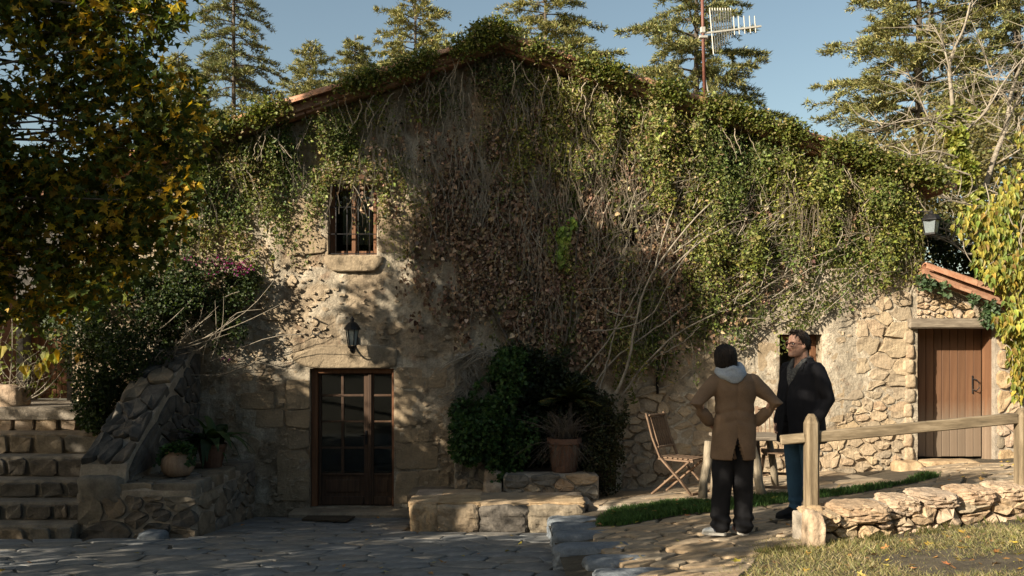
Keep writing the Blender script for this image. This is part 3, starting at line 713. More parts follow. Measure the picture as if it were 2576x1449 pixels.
n.links.new(t7.outputs[0], ma.inputs[0]); n.links.new(sx_.outputs[2], ma.inputs[2])
mrr = n.nodes.new('ShaderNodeMapRange'); mrr.inputs[1].default_value, mrr.inputs[2].default_value = .75, 1.15; n.links.new(ma.outputs[0], mrr.inputs[0])
oi = n.nodes.new('ShaderNodeObjectInfo'); ro = ramp(n, [(.72, .66, .6), (1.18, 1.05, .95)]); n.links.new(oi.outputs['Random'], ro.inputs[0])
cc = mixc(n, mixc(n, rg.outputs[0], rr.outputs[0], mrr.outputs[0]), ro.outputs[0], 1, 'MULTIPLY'); n.links.new(cc, b.inputs['Base Color']); b.inputs['Roughness'].default_value = .72
bump(n, b, tt.outputs[0], .18, .004); M['plank2'] = m
for i in range(10):
    ww = (D2[1] - D2[0] - .05) / 10; a = D2[0] + .025 + i * ww
    obj('plank', MB().box((a + ww / 2, FY + .35, (D2[2] + D2[3]) / 2 + .02), (ww - .007, .026, D2[3] - D2[2] - .02 - .012 * random.random()), bev=.004), M['plank2'], shd)
obj('door_post', MB().box((D2[1] - .012, FY + .22, (D2[2] + D2[3]) / 2), (.03, .2, D2[3] - D2[2])), M['plank2'], shed)
obj('threshold', MB().box(((D2[0] + D2[1]) / 2, FY + .22, D2[2] - .12), (D2[1] - D2[0] + .1, .5, .22), bev=.02), M['flag'], shed)
pull = MB().box((fx(2478), FY + .33, fz(970)), (.02, .012, .26), bev=.003); pull.tube([(fx(2478), FY + .32, fz(955)), (fx(2484), FY + .28, fz(957)), (fx(2489), FY + .27, fz(966)), (fx(2489), FY + .27, fz(978)), (fx(2484), FY + .28, fz(985)), (fx(2478), FY + .32, fz(983))], .008, 6)
obj('handle', pull, M['iron'], shd)
# verge of the outbuilding roof
slp = math.atan2(fz(664) - fz(737), fx(2512) - fx(2312)); rs = MB()
ax = np.array([X1 + .0, FY - .22, fz(676)]); L = 1.9; dx = np.array([math.cos(slp), 0, -math.sin(slp)])
q = [ax, ax + dx * L, ax + dx * L + [0, 2.2, 0], ax + [0, 2.2, 0]]
rs.add([np.array(v) - [0, 0, .02] for v in q] + [np.array(v) - [0, 0, .09] for v in q], np.array([[0, 1, 2, 3], [7, 6, 5, 4], [4, 5, 1, 0], [5, 6, 2, 1], [6, 7, 3, 2], [7, 4, 0, 3]]))
sr = obj('roof', rs, M['tile'], shed)
t2m = half_tile(.72, .125, .105, .02).data('tile', (0, 0, 0), False); t2m.materials.append(M['tile'])
for r_, yy in enumerate((FY - .2, FY + .06)):
    for i in range(3):
        e = ax + dx * (.70 + i * .62) + np.array([0, yy - FY + .22, -.03 + i * .004]); put_tile((e[0], yy, e[2]), slp, True, sr, t2m)
for i in range(3):
    e = ax + dx * (.66 + i * .62) + np.array([0, .05, -.14]); put_tile((e[0], FY - .13, e[2]), slp, True, sr, t2m, .92)
# ------------------------------------------------------------------ steps, parapet, block, bench, planter, kerb, low wall
rng = np.random.default_rng(31)
SX = (-8.6, -4.86)
ytop = [1318, 1260, 1205, 1145, 1085, 1020]; yfr = [9.7, 10.05, 10.4, 10.75, 11.1, 11.45]
steps = thing('stone_steps', 'broad flight of rough stone steps climbing to the brown plank door', 'steps', (-6.6, 9.7, -.5))
zprev = -.56
for i, (py, Y) in enumerate(zip(ytop, yfr)):
    z = fz(py, Y); x1 = SX[1] if i < 2 else (-4.7 if i < 5 else fx(196, Y)); yb = yfr[i + 1] + .1 if i < 5 else 13.0
    b_ = MB().box(((SX[0] + x1) / 2, (Y + yb) / 2 + .02, (z + zprev) / 2 - .02), (x1 - SX[0], yb - Y, z - zprev + .0), bev=.025)
    sm = obj('step', b_, M['grey_stone'], steps); zt = z - .02
    n_ = [4, 6, 5, 5, 6, 5][i]; xs = np.sort(np.linspace(fx(-60, Y), x1, n_ + 1) + np.concatenate([[0], rng.normal(0, .07, n_ - 1), [0]]))
    for a, c in zip(xs[:-1], xs[1:]):
        q = np.array([[a + .02, zprev + .0], [c - .02, zprev + .0], [c - .02, zt - .025], [a + .02, zt - .025]]) + rng.normal(0, .012, (4, 2))
        p = soften(q, .010, rng, 1, .035, .13)
        mt = M['dark_stone'] if i in (1, 2, 3) else (M['wall_stone'] if i == 5 else M['grey_stone'])
        if p is not None: obj('stone', ensure_out(slab_mb(p, lambda u, v, h: (u, Y - h, v), .02, .06, rng, 1.1, .35), (0, -1, 0)), mt, sm, smooth=False)
    zprev = zt
terr_z = zprev
# slabs proud on each tread are left to the mortar; terrace floor
tf = obj('terrace', MB().box((-6.9, 12.2, terr_z - .08), (3.9, 1.6, .16)), M['mortar']); tag(tf, kind='structure')

par = thing('stone_parapet', 'sloping dark stone parapet running down beside the steps', 'parapet wall', (-4.6, 10.9, -.5))
prof = [(9.85, .10), (9.9, .30), (10.35, .60), (10.9, .98), (11.4, 1.30), (12.0, 1.60), (12.22, 1.62), (12.22, -.7), (9.85, -.7)]
xl0, xr0 = -4.88, -4.36
pm_ = MB().prism(prof, lambda u, v, h: (h, u, v), xl0, xr0)
core = obj('core', pm_, M['mortar'], par)
for c in voronoi(np.array([[9.9, .05], [9.95, .28], [12.0, 1.56], [12.15, 1.56], [12.15, .15], [9.9, .15]]), 26, rng, 1.2, 1):
    p = soften(c, .015, rng, 1, .04, .22)
    if p is not None: obj('stone', ensure_out(slab_mb(p, lambda u, v, h: (xr0 + h, u, v), .035, .05, rng, .8, .2), (1, 0, 0)), M['dark_stone'], core, smooth=False)
spy = np.array([9.88, 9.9, 10.35, 10.9, 11.4, 12.0, 12.2]); spz = np.array([.16, .30, .60, .98, 1.30, 1.60, 1.62])
for q_ in voronoi(np.array([[xl0, 9.9], [xr0, 9.9], [xr0, 12.2], [xl0, 12.2]]), 20, rng, .8, 1):
    p = soften(q_, .012, rng, 1, .06, .2)
    if p is not None: obj('stone', ensure_out(slab_mb(p, lambda u, v, h: (u, v - .5 * h, float(np.interp(v, spy, spz)) + .8 * h), .05, .06, rng, .9, .35), (0, -.5, .8)), M['dark_stone'] if rng.random() < .6 else M['grey_stone'], core, smooth=False)
q = rock_mb((-4.62, 9.93, .02), (.52, .34, .34), 91, 6, 3.2, .1); obj('stone', q, M['grey_stone'], core, smooth=True)

blk = thing('stone_ledge', 'low rough stone ledge carrying the round clay pot beside the steps', 'stone ledge', (-4.2, 9.75, -.5))
bz = .10; bx0, bx1 = -4.86, -3.52
bm_ = MB().box(((bx0 + bx1) / 2, 10.95, (bz - .62) / 2 - .03), (bx1 - bx0 - .05, 2.3, bz + .62), bev=.05)
bc = obj('core', bm_, M['mortar'], blk)
for c in voronoi(np.array([[bx0, -.56], [bx1, -.56], [bx1, -.03], [bx0, -.03]]), 13, rng, 1.5, 2):
    p = soften(c, .016, rng, 1, .04, .24)
    if p is not None: obj('stone', ensure_out(slab_mb(p, lambda u, v, h: (u, 9.8 - h, v), .03, .08, rng, .9, .4), (0, -1, 0)), M['grey_stone'] if rng.random() < .7 else M['dark_stone'], bc, smooth=False)
for c in voronoi(np.array([[9.85, -.6], [12.0, -.7], [12.0, -.03], [9.85, -.03]]), 14, rng, 1.5, 2):
    p = soften(c, .016, rng, 1, .04, .24)
    if p is not None: obj('stone', ensure_out(slab_mb(p, lambda u, v, h: (bx1 - .03 + h, u, v), .03, .08, rng, .9, .4), (1, 0, 0)), M['grey_stone'], bc, smooth=False)
for q_ in voronoi(np.array([[bx0, 9.79], [bx1, 9.79], [bx1, 12.0], [bx0, 12.0]]), 24, rng, 1.1, 2):
    p = soften(q_, .012, rng, 1, .05, .2)
    if p is not None: obj('stone', ensure_out(slab_mb(p, lambda u, v, h: (u, v, bz - .035 + h), .035, .10, rng, 1.1, .15), (0, 0, 1)), M['grey_stone'], bc, smooth=False)
bl = obj('boulder', rock_mb((fx(385, 9.62), 9.62, -.47), (.30, .26, .16), 77, 6, 2.4, .1), M['blue_stone'], smooth=True); tag(bl, 'small blue grey boulder at the foot of the rough stone ledge', 'boulder')
bl = obj('boulder', rock_mb((fx(12, 11.7), 11.7, terr_z + .12), (.56, .4, .34), 78, 7, 4, .12, .3), M['wall_stone'], smooth=True); tag(bl, 'square pale stone block lying on the terrace edge at the top of the steps', 'boulder')

bench = thing('stone_bench', 'low stone bench of big rounded blocks between the double door and the kerb', 'stone bench', (-.1, 10.4, -.55))
for x0_, x1_, mt, sd in ((1030, 1102, 'wall_stone', 1), (1098, 1204, 'stone', 2), (1206, 1330, 'dark_stone', 3), (1326, 1468, 'grey_stone', 4)):
    Y = 10.3; a, c = fx(x0_, Y), fx(x1_, Y)
    o = obj('block', rock_mb(((a + c) / 2, Y + .26, -.40), (c - a + .02, .56, .36), 200 + sd, 12, 5, .075), M[mt], bench, smooth=False)
    for j in range(2):
        o = obj('slab', rock_mb(((a + c) / 2 + rng.normal(0, .01), Y + .29 + .46 * j, -.235), ((c - a) * 1.06, .52, .075), 220 + sd + 9 * j, 10, 8, .05), M['wall_stone'] if sd != 3 else M['flag'], bench, smooth=False)
obj('slab', rock_mb((fx(1088, 11.4), 11.42, -.36), (.62, .5, .3), 233, 6, 5, .07), M['grey_stone'], bench, smooth=True)
obj('block', MB().box((fx(1300, 11), 11.1, -.5), (1.85, .75, .5), bev=.04), M['mortar'], bench)

pier = thing('stone_pier', 'ivy smothered stone pier standing against the house front right of the double door', 'stone pier', (fx(1186, 11.6), 11.7, -.3))
px0, px1 = fx(1142, 11.5), fx(1232, 11.5); pc = obj('core', MB().box(((px0 + px1) / 2, 11.9, (fz(890, 11.5) - .5) / 2), (px1 - px0, .75, fz(890, 11.5) + .5), bev=.03), M['mortar'], pier)
for c in voronoi(np.array([[px0, -.45], [px1, -.45], [px1, fz(893, 11.5)], [px0, fz(893, 11.5)]]), 24, rng, 1.3, 1):
    p = soften(c, .014, rng, 1, .04, .24)
    if p is not None: obj('stone', ensure_out(slab_mb(p, lambda u, v, h: (u, 11.525 - h, v), .045, .06, rng, .8, .25), (0, -1, 0)), M['stone'] if rng.random() < .5 else M['grey_stone'], pc, smooth=False)

pl = thing('stone_planter', 'low stone planter edge holding shrubs behind the bench', 'planter', (fx(1390, 11), 11.1, -.25))
a, c = fx(1266, 11), fx(1508, 11); pcz = fz(1192, 11)
pb = obj('core', MB().box(((a + c) / 2, 11.22, (pcz - .35) / 2 - .02), (c - a, .3, pcz + .35), bev=.03), M['mortar'], pl)
for q in voronoi(np.array([[a, -.3], [c, -.3], [c, pcz - .01], [a, pcz - .01]]), 9, rng, 1.6, 2):
    p = soften(q, .012, rng, 2, .03, .2)
    if p is not None: obj('stone', ensure_out(slab_mb(p, lambda u, v, h: (u, 11.075 - h, v), .05, .06, rng, .9, .2), (0, -1, 0)), M['stone'] if rng.random() < .4 else M['grey_stone'], pb, smooth=False)
obj('soil', MB().box(((a + c) / 2, 11.75, pcz - .12), (c - a + .5, .8, .2)), M['soil'], pl)
for j in range(2): obj('stone', rock_mb((fx(1240, 11.2), 11.15 + .2 * j, -.17 + .12 * j), (.24, .26, .2), 260 + j, 5, 3, .12), M['wall_stone'], pb, smooth=True)

kerb = thing('stone_kerb', 'blue grey kerb of cut blocks stepping down between patio and crazy paved path', 'kerb', (.75, 8.6, -.4))
ks = [(1430, 1304, 1452, 1340, 1.0), ]
P0 = hit(1440, 1302, path_z); P1 = hit(1560, 1398, path_z); P2 = hit(1680, 1520, path_z)
t_edges = [0, .2, .42, .68, 1.0]
for i in range(4):
    a = P0 + (P1 - P0) * t_edges[i]; c = P0 + (P1 - P0) * t_edges[i + 1]; m2 = (a + c) / 2; L = np.linalg.norm(c - a); an = math.atan2(c[1] - a[1], c[0] - a[0])
    zt = path_z(*m2) + .03; zb = patio_z(*m2) - .06
    obj('kerb_stone', rock_mb((m2[0] - .02, m2[1], (zt + zb) / 2), (L * .97, .30, zt - zb), 300 + i, 9, 5, .08, an), M['blue_stone'], kerb, smooth=False)
for i in range(3):
    a = P1 + (P2 - P1) * i / 3; c = P1 + (P2 - P1) * (i + 1) / 3; m2 = (a + c) / 2; L = np.linalg.norm(c - a); an = math.atan2(c[1] - a[1], c[0] - a[0])
    zt = path_z(*m2) + .03; zb = patio_z(*m2) - .06
    obj('kerb_stone', rock_mb((m2[0] - .02, m2[1], (zt + zb) / 2), (L * .97, .30, zt - zb), 310 + i, 9, 5, .08, an), M['blue_stone'], kerb, smooth=False)

lw = thing('low_stone_wall', 'low sunlit wall of rough pale stones below the wooden fence', 'stone wall', (3.3, 6.8, .1))
def lwpt(px):                                                       # front line of the low wall
    t = (px - 2030) / 600; Y = 6.62 + .42 * t; return fx(px, Y), Y
zb_ = lambda px: fz(1372 - (px - 2030) * .075, lwpt(px)[1]); zt_ = lambda px: fz(1292 - (px - 2030) * .100 - 14 * min(1, max(0, (px - 2080) / 160)), lwpt(px)[1])
cm = MB()
for i in range(10):
    a, c = 2040 + i * 80, 2040 + (i + 1) * 80; xa, ya = lwpt(a); xc, yc = lwpt(c); z0_, z1_ = zb_((a + c) / 2) - .1, zt_((a + c) / 2) - .05
    cm.bar((xa, ya + .22, (z0_ + z1_) / 2), (xc, yc + .22, (z0_ + z1_) / 2), .29, z1_ - z0_, bev=.01)
lc = obj('core', cm, M['mortar'], lw)
def lwmap(u, v, h):
    x, y = lwpt(u); zl, zh = zb_(u), zt_(u); return (x + .1 * h, y + .07 - h, zl + (zh - zl) * v)
faces = voronoi(np.array([[2040, -22.], [2760, -22.], [2760, 66.], [2040, 66.]]), 44, rng, 1.9, 1)
for q_ in faces:
    p = soften(q_, 3.2, rng, 1, .06, .2)
    if p is None: continue
    p = p / np.array([1, 90.])
    obj('stone', ensure_out(slab_mb(p, lwmap, .05 + .03 * rng.random(), .06, rng, .8, .3), (0, -1, 0)), M['wall_stone'] if rng.random() < .85 else M['stone'], lc, smooth=False)
seed = 500; px = 2046
while px < 2760:
    wpx = 45 + 85 * rng.random(); x, y = lwpt(px + wpx / 2); zl, zh = zb_(px + wpx / 2), zt_(px + wpx / 2); hh = (zh - zl) * (.24 + .22 * rng.random())
    obj('stone', rock_mb((x, y + .18, zh - hh / 2 + rng.normal(0, .012)), (wpx / 328 * 1.06, .36 + .08 * rng.random(), hh), seed, 10, 3.2, .22, .07 + rng.normal(0, .1)), M['wall_stone'], lc, smooth=False); px += wpx; seed += 1
obj('stone', rock_mb((fx(2046, 6.6), 6.6, .21), (.13, .22, .34), 640, 7, 3, .14), M['wall_stone'], lc, smooth=True)
obj('stone', rock_mb((fx(2052, 6.85), 6.86, .22), (.15, .24, .30), 641, 7, 3, .14), M['wall_stone'], lc, smooth=True)

stp_ = thing('stone_step', 'two rough step stones at the left foot of the plank door with iron pull', 'step', (fx(2300, 11.7), 11.7, -.1))
for i, (pxa, pxb, pya, pyb, Y) in enumerate(((2262, 2330, 1163, 1238, 11.75), (2318, 2350, 1180, 1236, 11.6), (2330, 2470, 1160, 1178, 11.95))):
    xa, xb_, zt2, zb2 = fx(pxa, Y), fx(pxb, Y), fz(pya, Y), fz(pyb, Y); obj('stone', rock_mb(((xa + xb_) / 2, Y + .16, (zt2 + zb2) / 2 - .02), (xb_ - xa, .36, zt2 - zb2 + .04), 700 + i, 8, 4, .09), M['wall_stone'], stp_, smooth=True)

# ------------------------------------------------------------------ fence
fence = thing('wooden_fence', 'timber post and rail fence rising behind the low stone wall', 'fence', (2.4, 6.95, .1))
def post(x, y, zb, zt, w):
    mb = MB(); h = w / 2; b = .02
    def ring(z, s): s_ = h * s; return [(x - s_, y - s_ + b * s, z), (x - s_ + b * s, y - s_, z), (x + s_ - b * s, y - s_, z), (x + s_, y - s_ + b * s, z), (x + s_, y + s_ - b * s, z), (x + s_ - b * s, y + s_, z), (x - s_ + b * s, y + s_, z), (x - s_, y + s_ - b * s, z)]
    mb.rings([ring(zb, 1), ring(zt - .075, 1), ring(zt - .03, .72), ring(zt, .38)])
    return mb
obj('post', post(fx(2041, 6.95), 6.95, -.1, fz(1041, 6.95), .105), M['fence_wood'], fence)
obj('post', post(fx(2574, 7.15), 7.15, .0, fz(1026, 7.15), .115), M['fence_wood'], fence)
obj('post', post(6.4, 7.4, .2, 1.35, .115), M['fence_wood'], fence)
Yr = 6.95
pa = at(1962, 1106, 7.0) + [0, .06, 0]; pb_ = at(2041, 1102, 6.95); pc_ = at(2574, 1052, 7.15)
obj('rail', MB().bar(at(1963, 1107, 6.98) + [0, 0, 0], at(2025, 1101, 6.955), .055, .075, bev=.008), M['rail_wood'], fence)
obj('rail', MB().bar(at(2057, 1099, 6.955), at(2557, 1052, 7.145), .055, .088, bev=.008), M['rail_wood'], fence)
obj('rail', MB().bar(at(2591, 1049, 7.155), np.array([6.34, 7.4, 1.22]), .055, .088, bev=.008), M['rail_wood'], fence)

# ------------------------------------------------------------------ doormat, lanterns, aerial, wall fittings
mz = lambda x, y: patio_z(x, y) + .045
q = [hit(*p, mz) for p in ((776, 1296), (893, 1299), (873, 1311), (759, 1307))]
dm = MB().prism(q, lambda u, v, h: (u, v, patio_z(u, v) + .03 + h), 0, .022); o = obj('doormat', dm, M['coir']); tag(o, 'flat brown coir mat lying before the double door', 'doormat')

def lantern(root, c, s, wall_y, mats):
    """four-sided tapered lantern hanging at c (middle of glass), scale s, arm to the wall"""
    cx_, cy_, cz_ = c
    cap = MB().lathe((cx_, cy_, cz_ + .09 * s), [(.105 * s, 0), (.10 * s, .015 * s), (.085 * s, .045 * s), (.05 * s, .085 * s), (.022 * s, .10 * s), (.022 * s, .115 * s), (.03 * s, .125 * s), (.008 * s, .16 * s)], 8); obj('cap', cap, M['iron'], root)
    gl = MB().lathe((cx_, cy_, cz_), [(.048 * s, -.10 * s), (.074 * s, .09 * s)], 6); obj('glass', gl, M['frosted'], root)
    fr_ = MB(); t = np.arange(6) * math.pi / 3
    for a in t: fr_.tube([(cx_ + .05 * s * math.cos(a), cy_ + .05 * s * math.sin(a), cz_ - .105 * s), (cx_ + .077 * s * math.cos(a), cy_ + .077 * s * math.sin(a), cz_ + .095 * s)], .007 * s, 5)
    fr_.lathe((cx_, cy_, cz_ - .105 * s), [(.056 * s, 0), (.056 * s, -.02 * s), (.03 * s, -.04 * s), (.035 * s, -.055 * s), (.01 * s, -.09 * s)], 8); obj('frame', fr_, M['iron'], root)
    br = MB(); th = np.linspace(0, 1, 9); br.tube(np.stack([cx_ + 0 * th, cy_ + (wall_y - cy_) * th, cz_ - .12 * s - .10 * s * np.sin(th * math.pi) + .05 * s * th], 1), .011 * s, 6)
    br.lathe((cx_, cy_, cz_ - .15 * s), [(.02 * s, 0), (.02 * s, .03 * s)], 6)
    br.box((cx_, wall_y - .012, cz_ - .07 * s), (.08 * s, .024, .17 * s), bev=.01); obj('bracket', br, M['iron'], root)
lan = thing('wall_lantern', 'black iron lantern on the wall above the double door', 'lantern', (fx(886, 11.95), 11.97, fz(873, 11.97)))
lantern(lan, (fx(886, 11.95), 11.95, fz(848, 11.95)), 1.12, FY - .0, None)
lan2 = thing('wall_lantern', 'pale glass lantern among ivy at the right corner of the house', 'lantern', (fx(2343, 11.7), 11.7, fz(585, 11.7)))
c2 = np.array([fx(2343, 11.7), 11.7, fz(566, 11.7)])
gl = MB().lathe(c2, [(.085, -.11), (.115, .06)], 4); gl2 = obj('glass', gl, plain('dim_lantern_glass', (.15, .18, .19), .3, .5), lan2)
cp = MB().lathe(c2, [(.135, .06), (.13, .08), (.09, .13), (.03, .15), (.03, .175), (.01, .2)], 8); obj('cap', cp, M['iron'], lan2)
fb = MB().lathe(c2, [(.095, -.13), (.095, -.105)], 4)
for a in np.arange(4) * math.pi / 2: fb.tube([c2 + [.088 * math.cos(a), .088 * math.sin(a), -.11], c2 + [.118 * math.cos(a), .118 * math.sin(a), .06]], .006, 5)
obj('frame', fb, M['iron'], lan2)
obj('bracket', MB().tube([c2 + [0, 0, .17], c2 + [-.1, .1, .2], c2 + [-.35, .3, .12], c2 + [-.62, .33, .05]], .011, 6), M['iron'], lan2)

rg = MB(); th = np.linspace(0, 2 * math.pi, 22); rg.tube(np.stack([fx(797) + .055 * np.cos(th), FY - .035 + 0 * th, fz(835) + .05 * np.sin(th)], 1), .008, 5, cap=False)
o = obj('wall_ring', rg, M['iron'], smooth=True); tag(o, 'small iron ring fixed in the plaster left of the wall lantern', 'iron ring')
hk = MB().tube([(fx(790), FY + .03, fz(800)), (fx(791), FY - .06, fz(801)), (fx(803), FY - .07, fz(805))], [.014, .012, .008], 6); o = obj('wall_hook', hk, M['iron'], smooth=True); tag(o, 'small iron hook in the plaster above the wall ring', 'hook')
pv = MB().tube([(fx(1651), FY - .06, fz(870)), (fx(1652), FY - .06, fz(990))], .02, 8); o = obj('drain_pipe', pv, M['iron'], smooth=True); tag(o, 'short dark vertical pipe on the sunlit wall behind the chair', 'pipe')

aer = thing('tv_aerial', 'tv aerial on a rusty mast above the right roof slope', 'aerial', at(1772, 250, 16.0))
Ya = 16.0
obj('mast', MB().tube([at(1773, 262, Ya), at(1768, 60, Ya), at(1766, -40, Ya)], .030, 10), M['rust_pipe'], aer, smooth=True)
obj('stay', MB().tube([at(1786, 252, Ya), at(1770, 180, Ya)], .012, 6), M['aerial'], aer)
cl = MB().box(at(1769, 94, Ya), (.16, .1, .05), bev=.01).box(at(1768, 76, Ya), (.09, .08, .11), bev=.01); obj('clamp', cl, M['aerial'], aer)
boom = MB().bar(at(1770, 84, Ya), at(1915, 66, Ya), .03, .03); obj('boom', boom, M['aerial'], aer)
rr_ = MB()
for i in range(9):                                                    # slatted reflector of the aerial, seen at an angle
    x = 1783 + i * 6.6; rr_.tube([at(x + 2, 20, Ya + .05 * i), at(x + 12 - i * .9, 137 - i * 5.5, Ya + .05 * i)], .012, 5)
for y in (30, 72, 118): rr_.bar(at(1784, y, Ya), at(1838 - (y - 30) * .05, y - 8, Ya + .42), .014, .014)
obj('reflector', rr_, M['aerial'], aer)
for i, x in enumerate((1846, 1858, 1872, 1886, 1899)):
    obj('rod', MB().tube([at(x, 58 - i, Ya), at(x + 2, 88 - i * 1.5, Ya)], .010, 5).tube([at(x - 1, 40, Ya), at(x, 58, Ya)], .010, 5), M['aerial'], aer)

# ------------------------------------------------------------------ chairs and rustic table
def chair(name, label, loc, yaw):
    """folding slatted garden chair, facing +x in its own space, feet at z = 0"""
    t = thing(name, label, 'garden chair', (0, 0, 0)); Wd = .42
    for s in (-1, 1):
        y = s * Wd / 2                                                # rear leg and back upright in one bent piece
        fr_ = MB(); pts = [(-.36, y, 1.00), (-.27, y, .70), (-.16, y, .46), (.10, y, .22), (.30, y, 0)]
        for a, b_ in zip(pts[:-1], pts[1:]): fr_.bar(a, b_, .022, .045, (0, 1, 0), bev=.004)
        obj('back_post', fr_, M['chair_wood'], t)
        y2 = s * (Wd / 2 - .03); obj('leg', MB().bar((.22, y2, .44), (-.30, y2, 0), .022, .042, (0, 1, 0), bev=.004), M['chair_wood'], t)
    obj('top_rail', MB().bar((-.355, -Wd / 2 + .012, .965), (-.355, Wd / 2 - .012, .965), .025, .075, (1, 0, .3), bev=.006), M['chair_wood'], t)
    obj('lower_rail', MB().bar((-.215, -Wd / 2 + .012, .585), (-.215, Wd / 2 - .012, .585), .022, .05, (1, 0, .3), bev=.005), M['chair_wood'], t)
    for i in range(7):
        y = -Wd / 2 + .045 + i * (Wd - .09) / 6; obj('back_slat', MB().bar((-.34, y, .945), (-.22, y, .60), .012, .030, (1, 0, 0), bev=.003), M['chair_wood'], t)
    for i in range(7):
        x = -.19 + i * .07; obj('seat_slat', MB().box((x, 0, .462), (.052, Wd - .08, .018), bev=.003), M['chair_wood'], t)
    for s in (-1, 1): obj('seat_rail', MB().bar((-.22, s * (Wd / 2 - .055), .44), (.26, s * (Wd / 2 - .055), .44), .02, .03, (0, 1, 0)), M['chair_wood'], t)
    obj('cross_bar', MB().bar((.27, -Wd / 2, .05), (.27, Wd / 2, .05), .02, .035), M['chair_wood'], t)
    obj('cross_bar', MB().bar((-.12, -Wd / 2 + .03, .165), (-.12, Wd / 2 - .03, .165), .02, .035), M['chair_wood'], t)
    t.location = loc; t.rotation_euler = (0, 0, yaw); return t
def strip_z(x, y): return path_z(x, y) + .066
cp1 = hit(1712, 1244, strip_z); ch1 = chair('garden_chair', 'slatted wooden folding chair standing left of the person in the brown coat', (cp1[0], cp1[1], strip_z(*cp1)), math.radians(-40))
ch2 = copy_tree(ch1); cp2 = hit(1962, 1232, strip_z); ch2.location = (cp2[0], cp2[1] + .12, strip_z(*cp2)); ch2.rotation_euler = (0, 0, math.radians(-100)); ch2.scale = (.95,) * 3
ch2['label'] = 'slatted wooden folding chair half hidden between the two people'
for c_ in (ch1, ch2): c_['group'] = 'folding chairs by the house wall'
tb = thing('rustic_table', 'rustic table on splayed log legs behind the person in the brown coat', 'table', (*hit(1845, 1250, strip_z), -.28))
tY = hit(1845, 1250, strip_z)[1]
obj('table_top', MB().box((fx(1884, tY + .2), tY + .28, fz(1104, tY)), (fx(1968, tY) - fx(1800, tY), .62, .045), bev=.01), M['grey_wood'], tb)
for a, b_ in (((1782, 1110), (1768, 1252)), ((1890, 1112), (1918, 1248))):
    A = at(*a, tY + .12); B = at(*b_, tY); obj('leg', MB().tube([A, A * .6 + B * .4 + [.012, 0, 0], A * .25 + B * .75 - [.01, 0, 0], B], [.045, .052, .05, .056], 10), M['log'], tb, smooth=True)
for a, b_ in (((1800, 1108), (1795, 1238)), ((1935, 1108), (1952, 1236))):
    A = at(*a, tY + .42); B = at(*b_, tY + .5); obj('leg', MB().tube([A, (A + B) / 2 + [.01, 0, 0], B], [.04, .045, .045], 8), M['log'], tb, smooth=True)

# ------------------------------------------------------------------ pots
pot = thing('clay_pot', 'squat ribbed clay pot with a green succulent on the stone ledge', 'plant pot', (fx(447, 10.35), 10.35, bz + .0))
pc0 = np.array([fx(447, 10.35), 10.35, bz + .005]); pm2 = MB(); k = 40; th = np.arange(k) * 2 * math.pi / k; R = []
for r, z in [(.09, 0), (.13, .01), (.175, .07), (.19, .14), (.175, .21), (.14, .25), (.125, .265), (.14, .285), (.145, .30), (.125, .30), (.115, .26)]:
    rib = 1 + .02 * np.cos(th * 20) * (1 if .02 < z < .24 else 0); R.append(np.stack([pc0[0] + r * rib * np.cos(th), pc0[1] + r * rib * np.sin(th), pc0[2] + z + 0 * th], 1))
obj('pot', pm2.rings(R), M['clay'], pot, smooth=True)
tp_ = thing('terracotta_pot', 'tall terracotta pot with dry twiggy plant in the stone planter', 'plant pot', (fx(1420, 11.3), 11.3, pcz - .02))
tc0 = np.array([fx(1420, 11.3), 11.34, pcz - .02]); obj('pot', MB().lathe(tc0, [(.15, 0), (.16, .02), (.2, .36), (.205, .37), (.225, .37), (.225, .44), (.20, .44), (.19, .36)], 28), M['terracotta'], tp_, smooth=False)
ap = thing('leafy_pot', 'dark pot of broad strap leaves in the corner behind the clay pot', 'potted plant', (fx(535, 11.3), 11.3, bz))
ac0 = np.array([fx(533, 11.2), 11.2, bz]); obj('pot', MB().lathe(ac0, [(.12, 0), (.17, .24), (.185, .26), (.185, .30), (.165, .30), (.15, .25)], 24), M['terracotta'], ap)

# ------------------------------------------------------------------ the two people
def voxel(mb, name, size, smooth_it=4):
    me = mb.data(name, (0, 0, 0), True); o = bpy.data.objects.new(name + '_raw', me); COL.objects.link(o)
    r = o.modifiers.new('r', 'REMESH'); r.mode = 'VOXEL'; r.voxel_size = size; r.use_smooth_shade = True
    s = o.modifiers.new('s', 'SMOOTH'); s.factor = .5; s.iterations = smooth_it
    dg = bpy.context.evaluated_depsgraph_get(); me2 = bpy.data.meshes.new_from_object(o.evaluated_get(dg)); bpy.data.objects.remove(o); bpy.data.meshes.remove(me); me2.name = name
    return me2
def get_co(me): a = np.empty(len(me.vertices) * 3, np.float32); me.vertices.foreach_get('co', a); return a.reshape(-1, 3).astype(float)
def set_co(me, a): me.vertices.foreach_set('co', a.astype(np.float32).ravel()); me.update()
def child(name, me, mat, parent):
    o = bpy.data.objects.new(name, me); COL.objects.link(o); me.materials.append(mat); o.parent = parent; return o
def ell(c, rx, ry, n=20, p=2.0, rot=0):
    t = np.arange(n) * 2 * math.pi / n; x = rx * np.sign(np.cos(t)) * np.abs(np.cos(t)) ** (2 / p); y = ry * np.sign(np.sin(t)) * np.abs(np.sin(t)) ** (2 / p)
    return np.stack([c[0] + x * math.cos(rot) - y * math.sin(rot), c[1] + x * math.sin(rot) + y * math.cos(rot), np.full(n, c[2])], 1)
def loft(mb, secs, n=20, p=2.3):
    return mb.rings([ell((cx_, cy_, z), rx, ry, n, p) for z, cx_, cy_, rx, ry in secs])
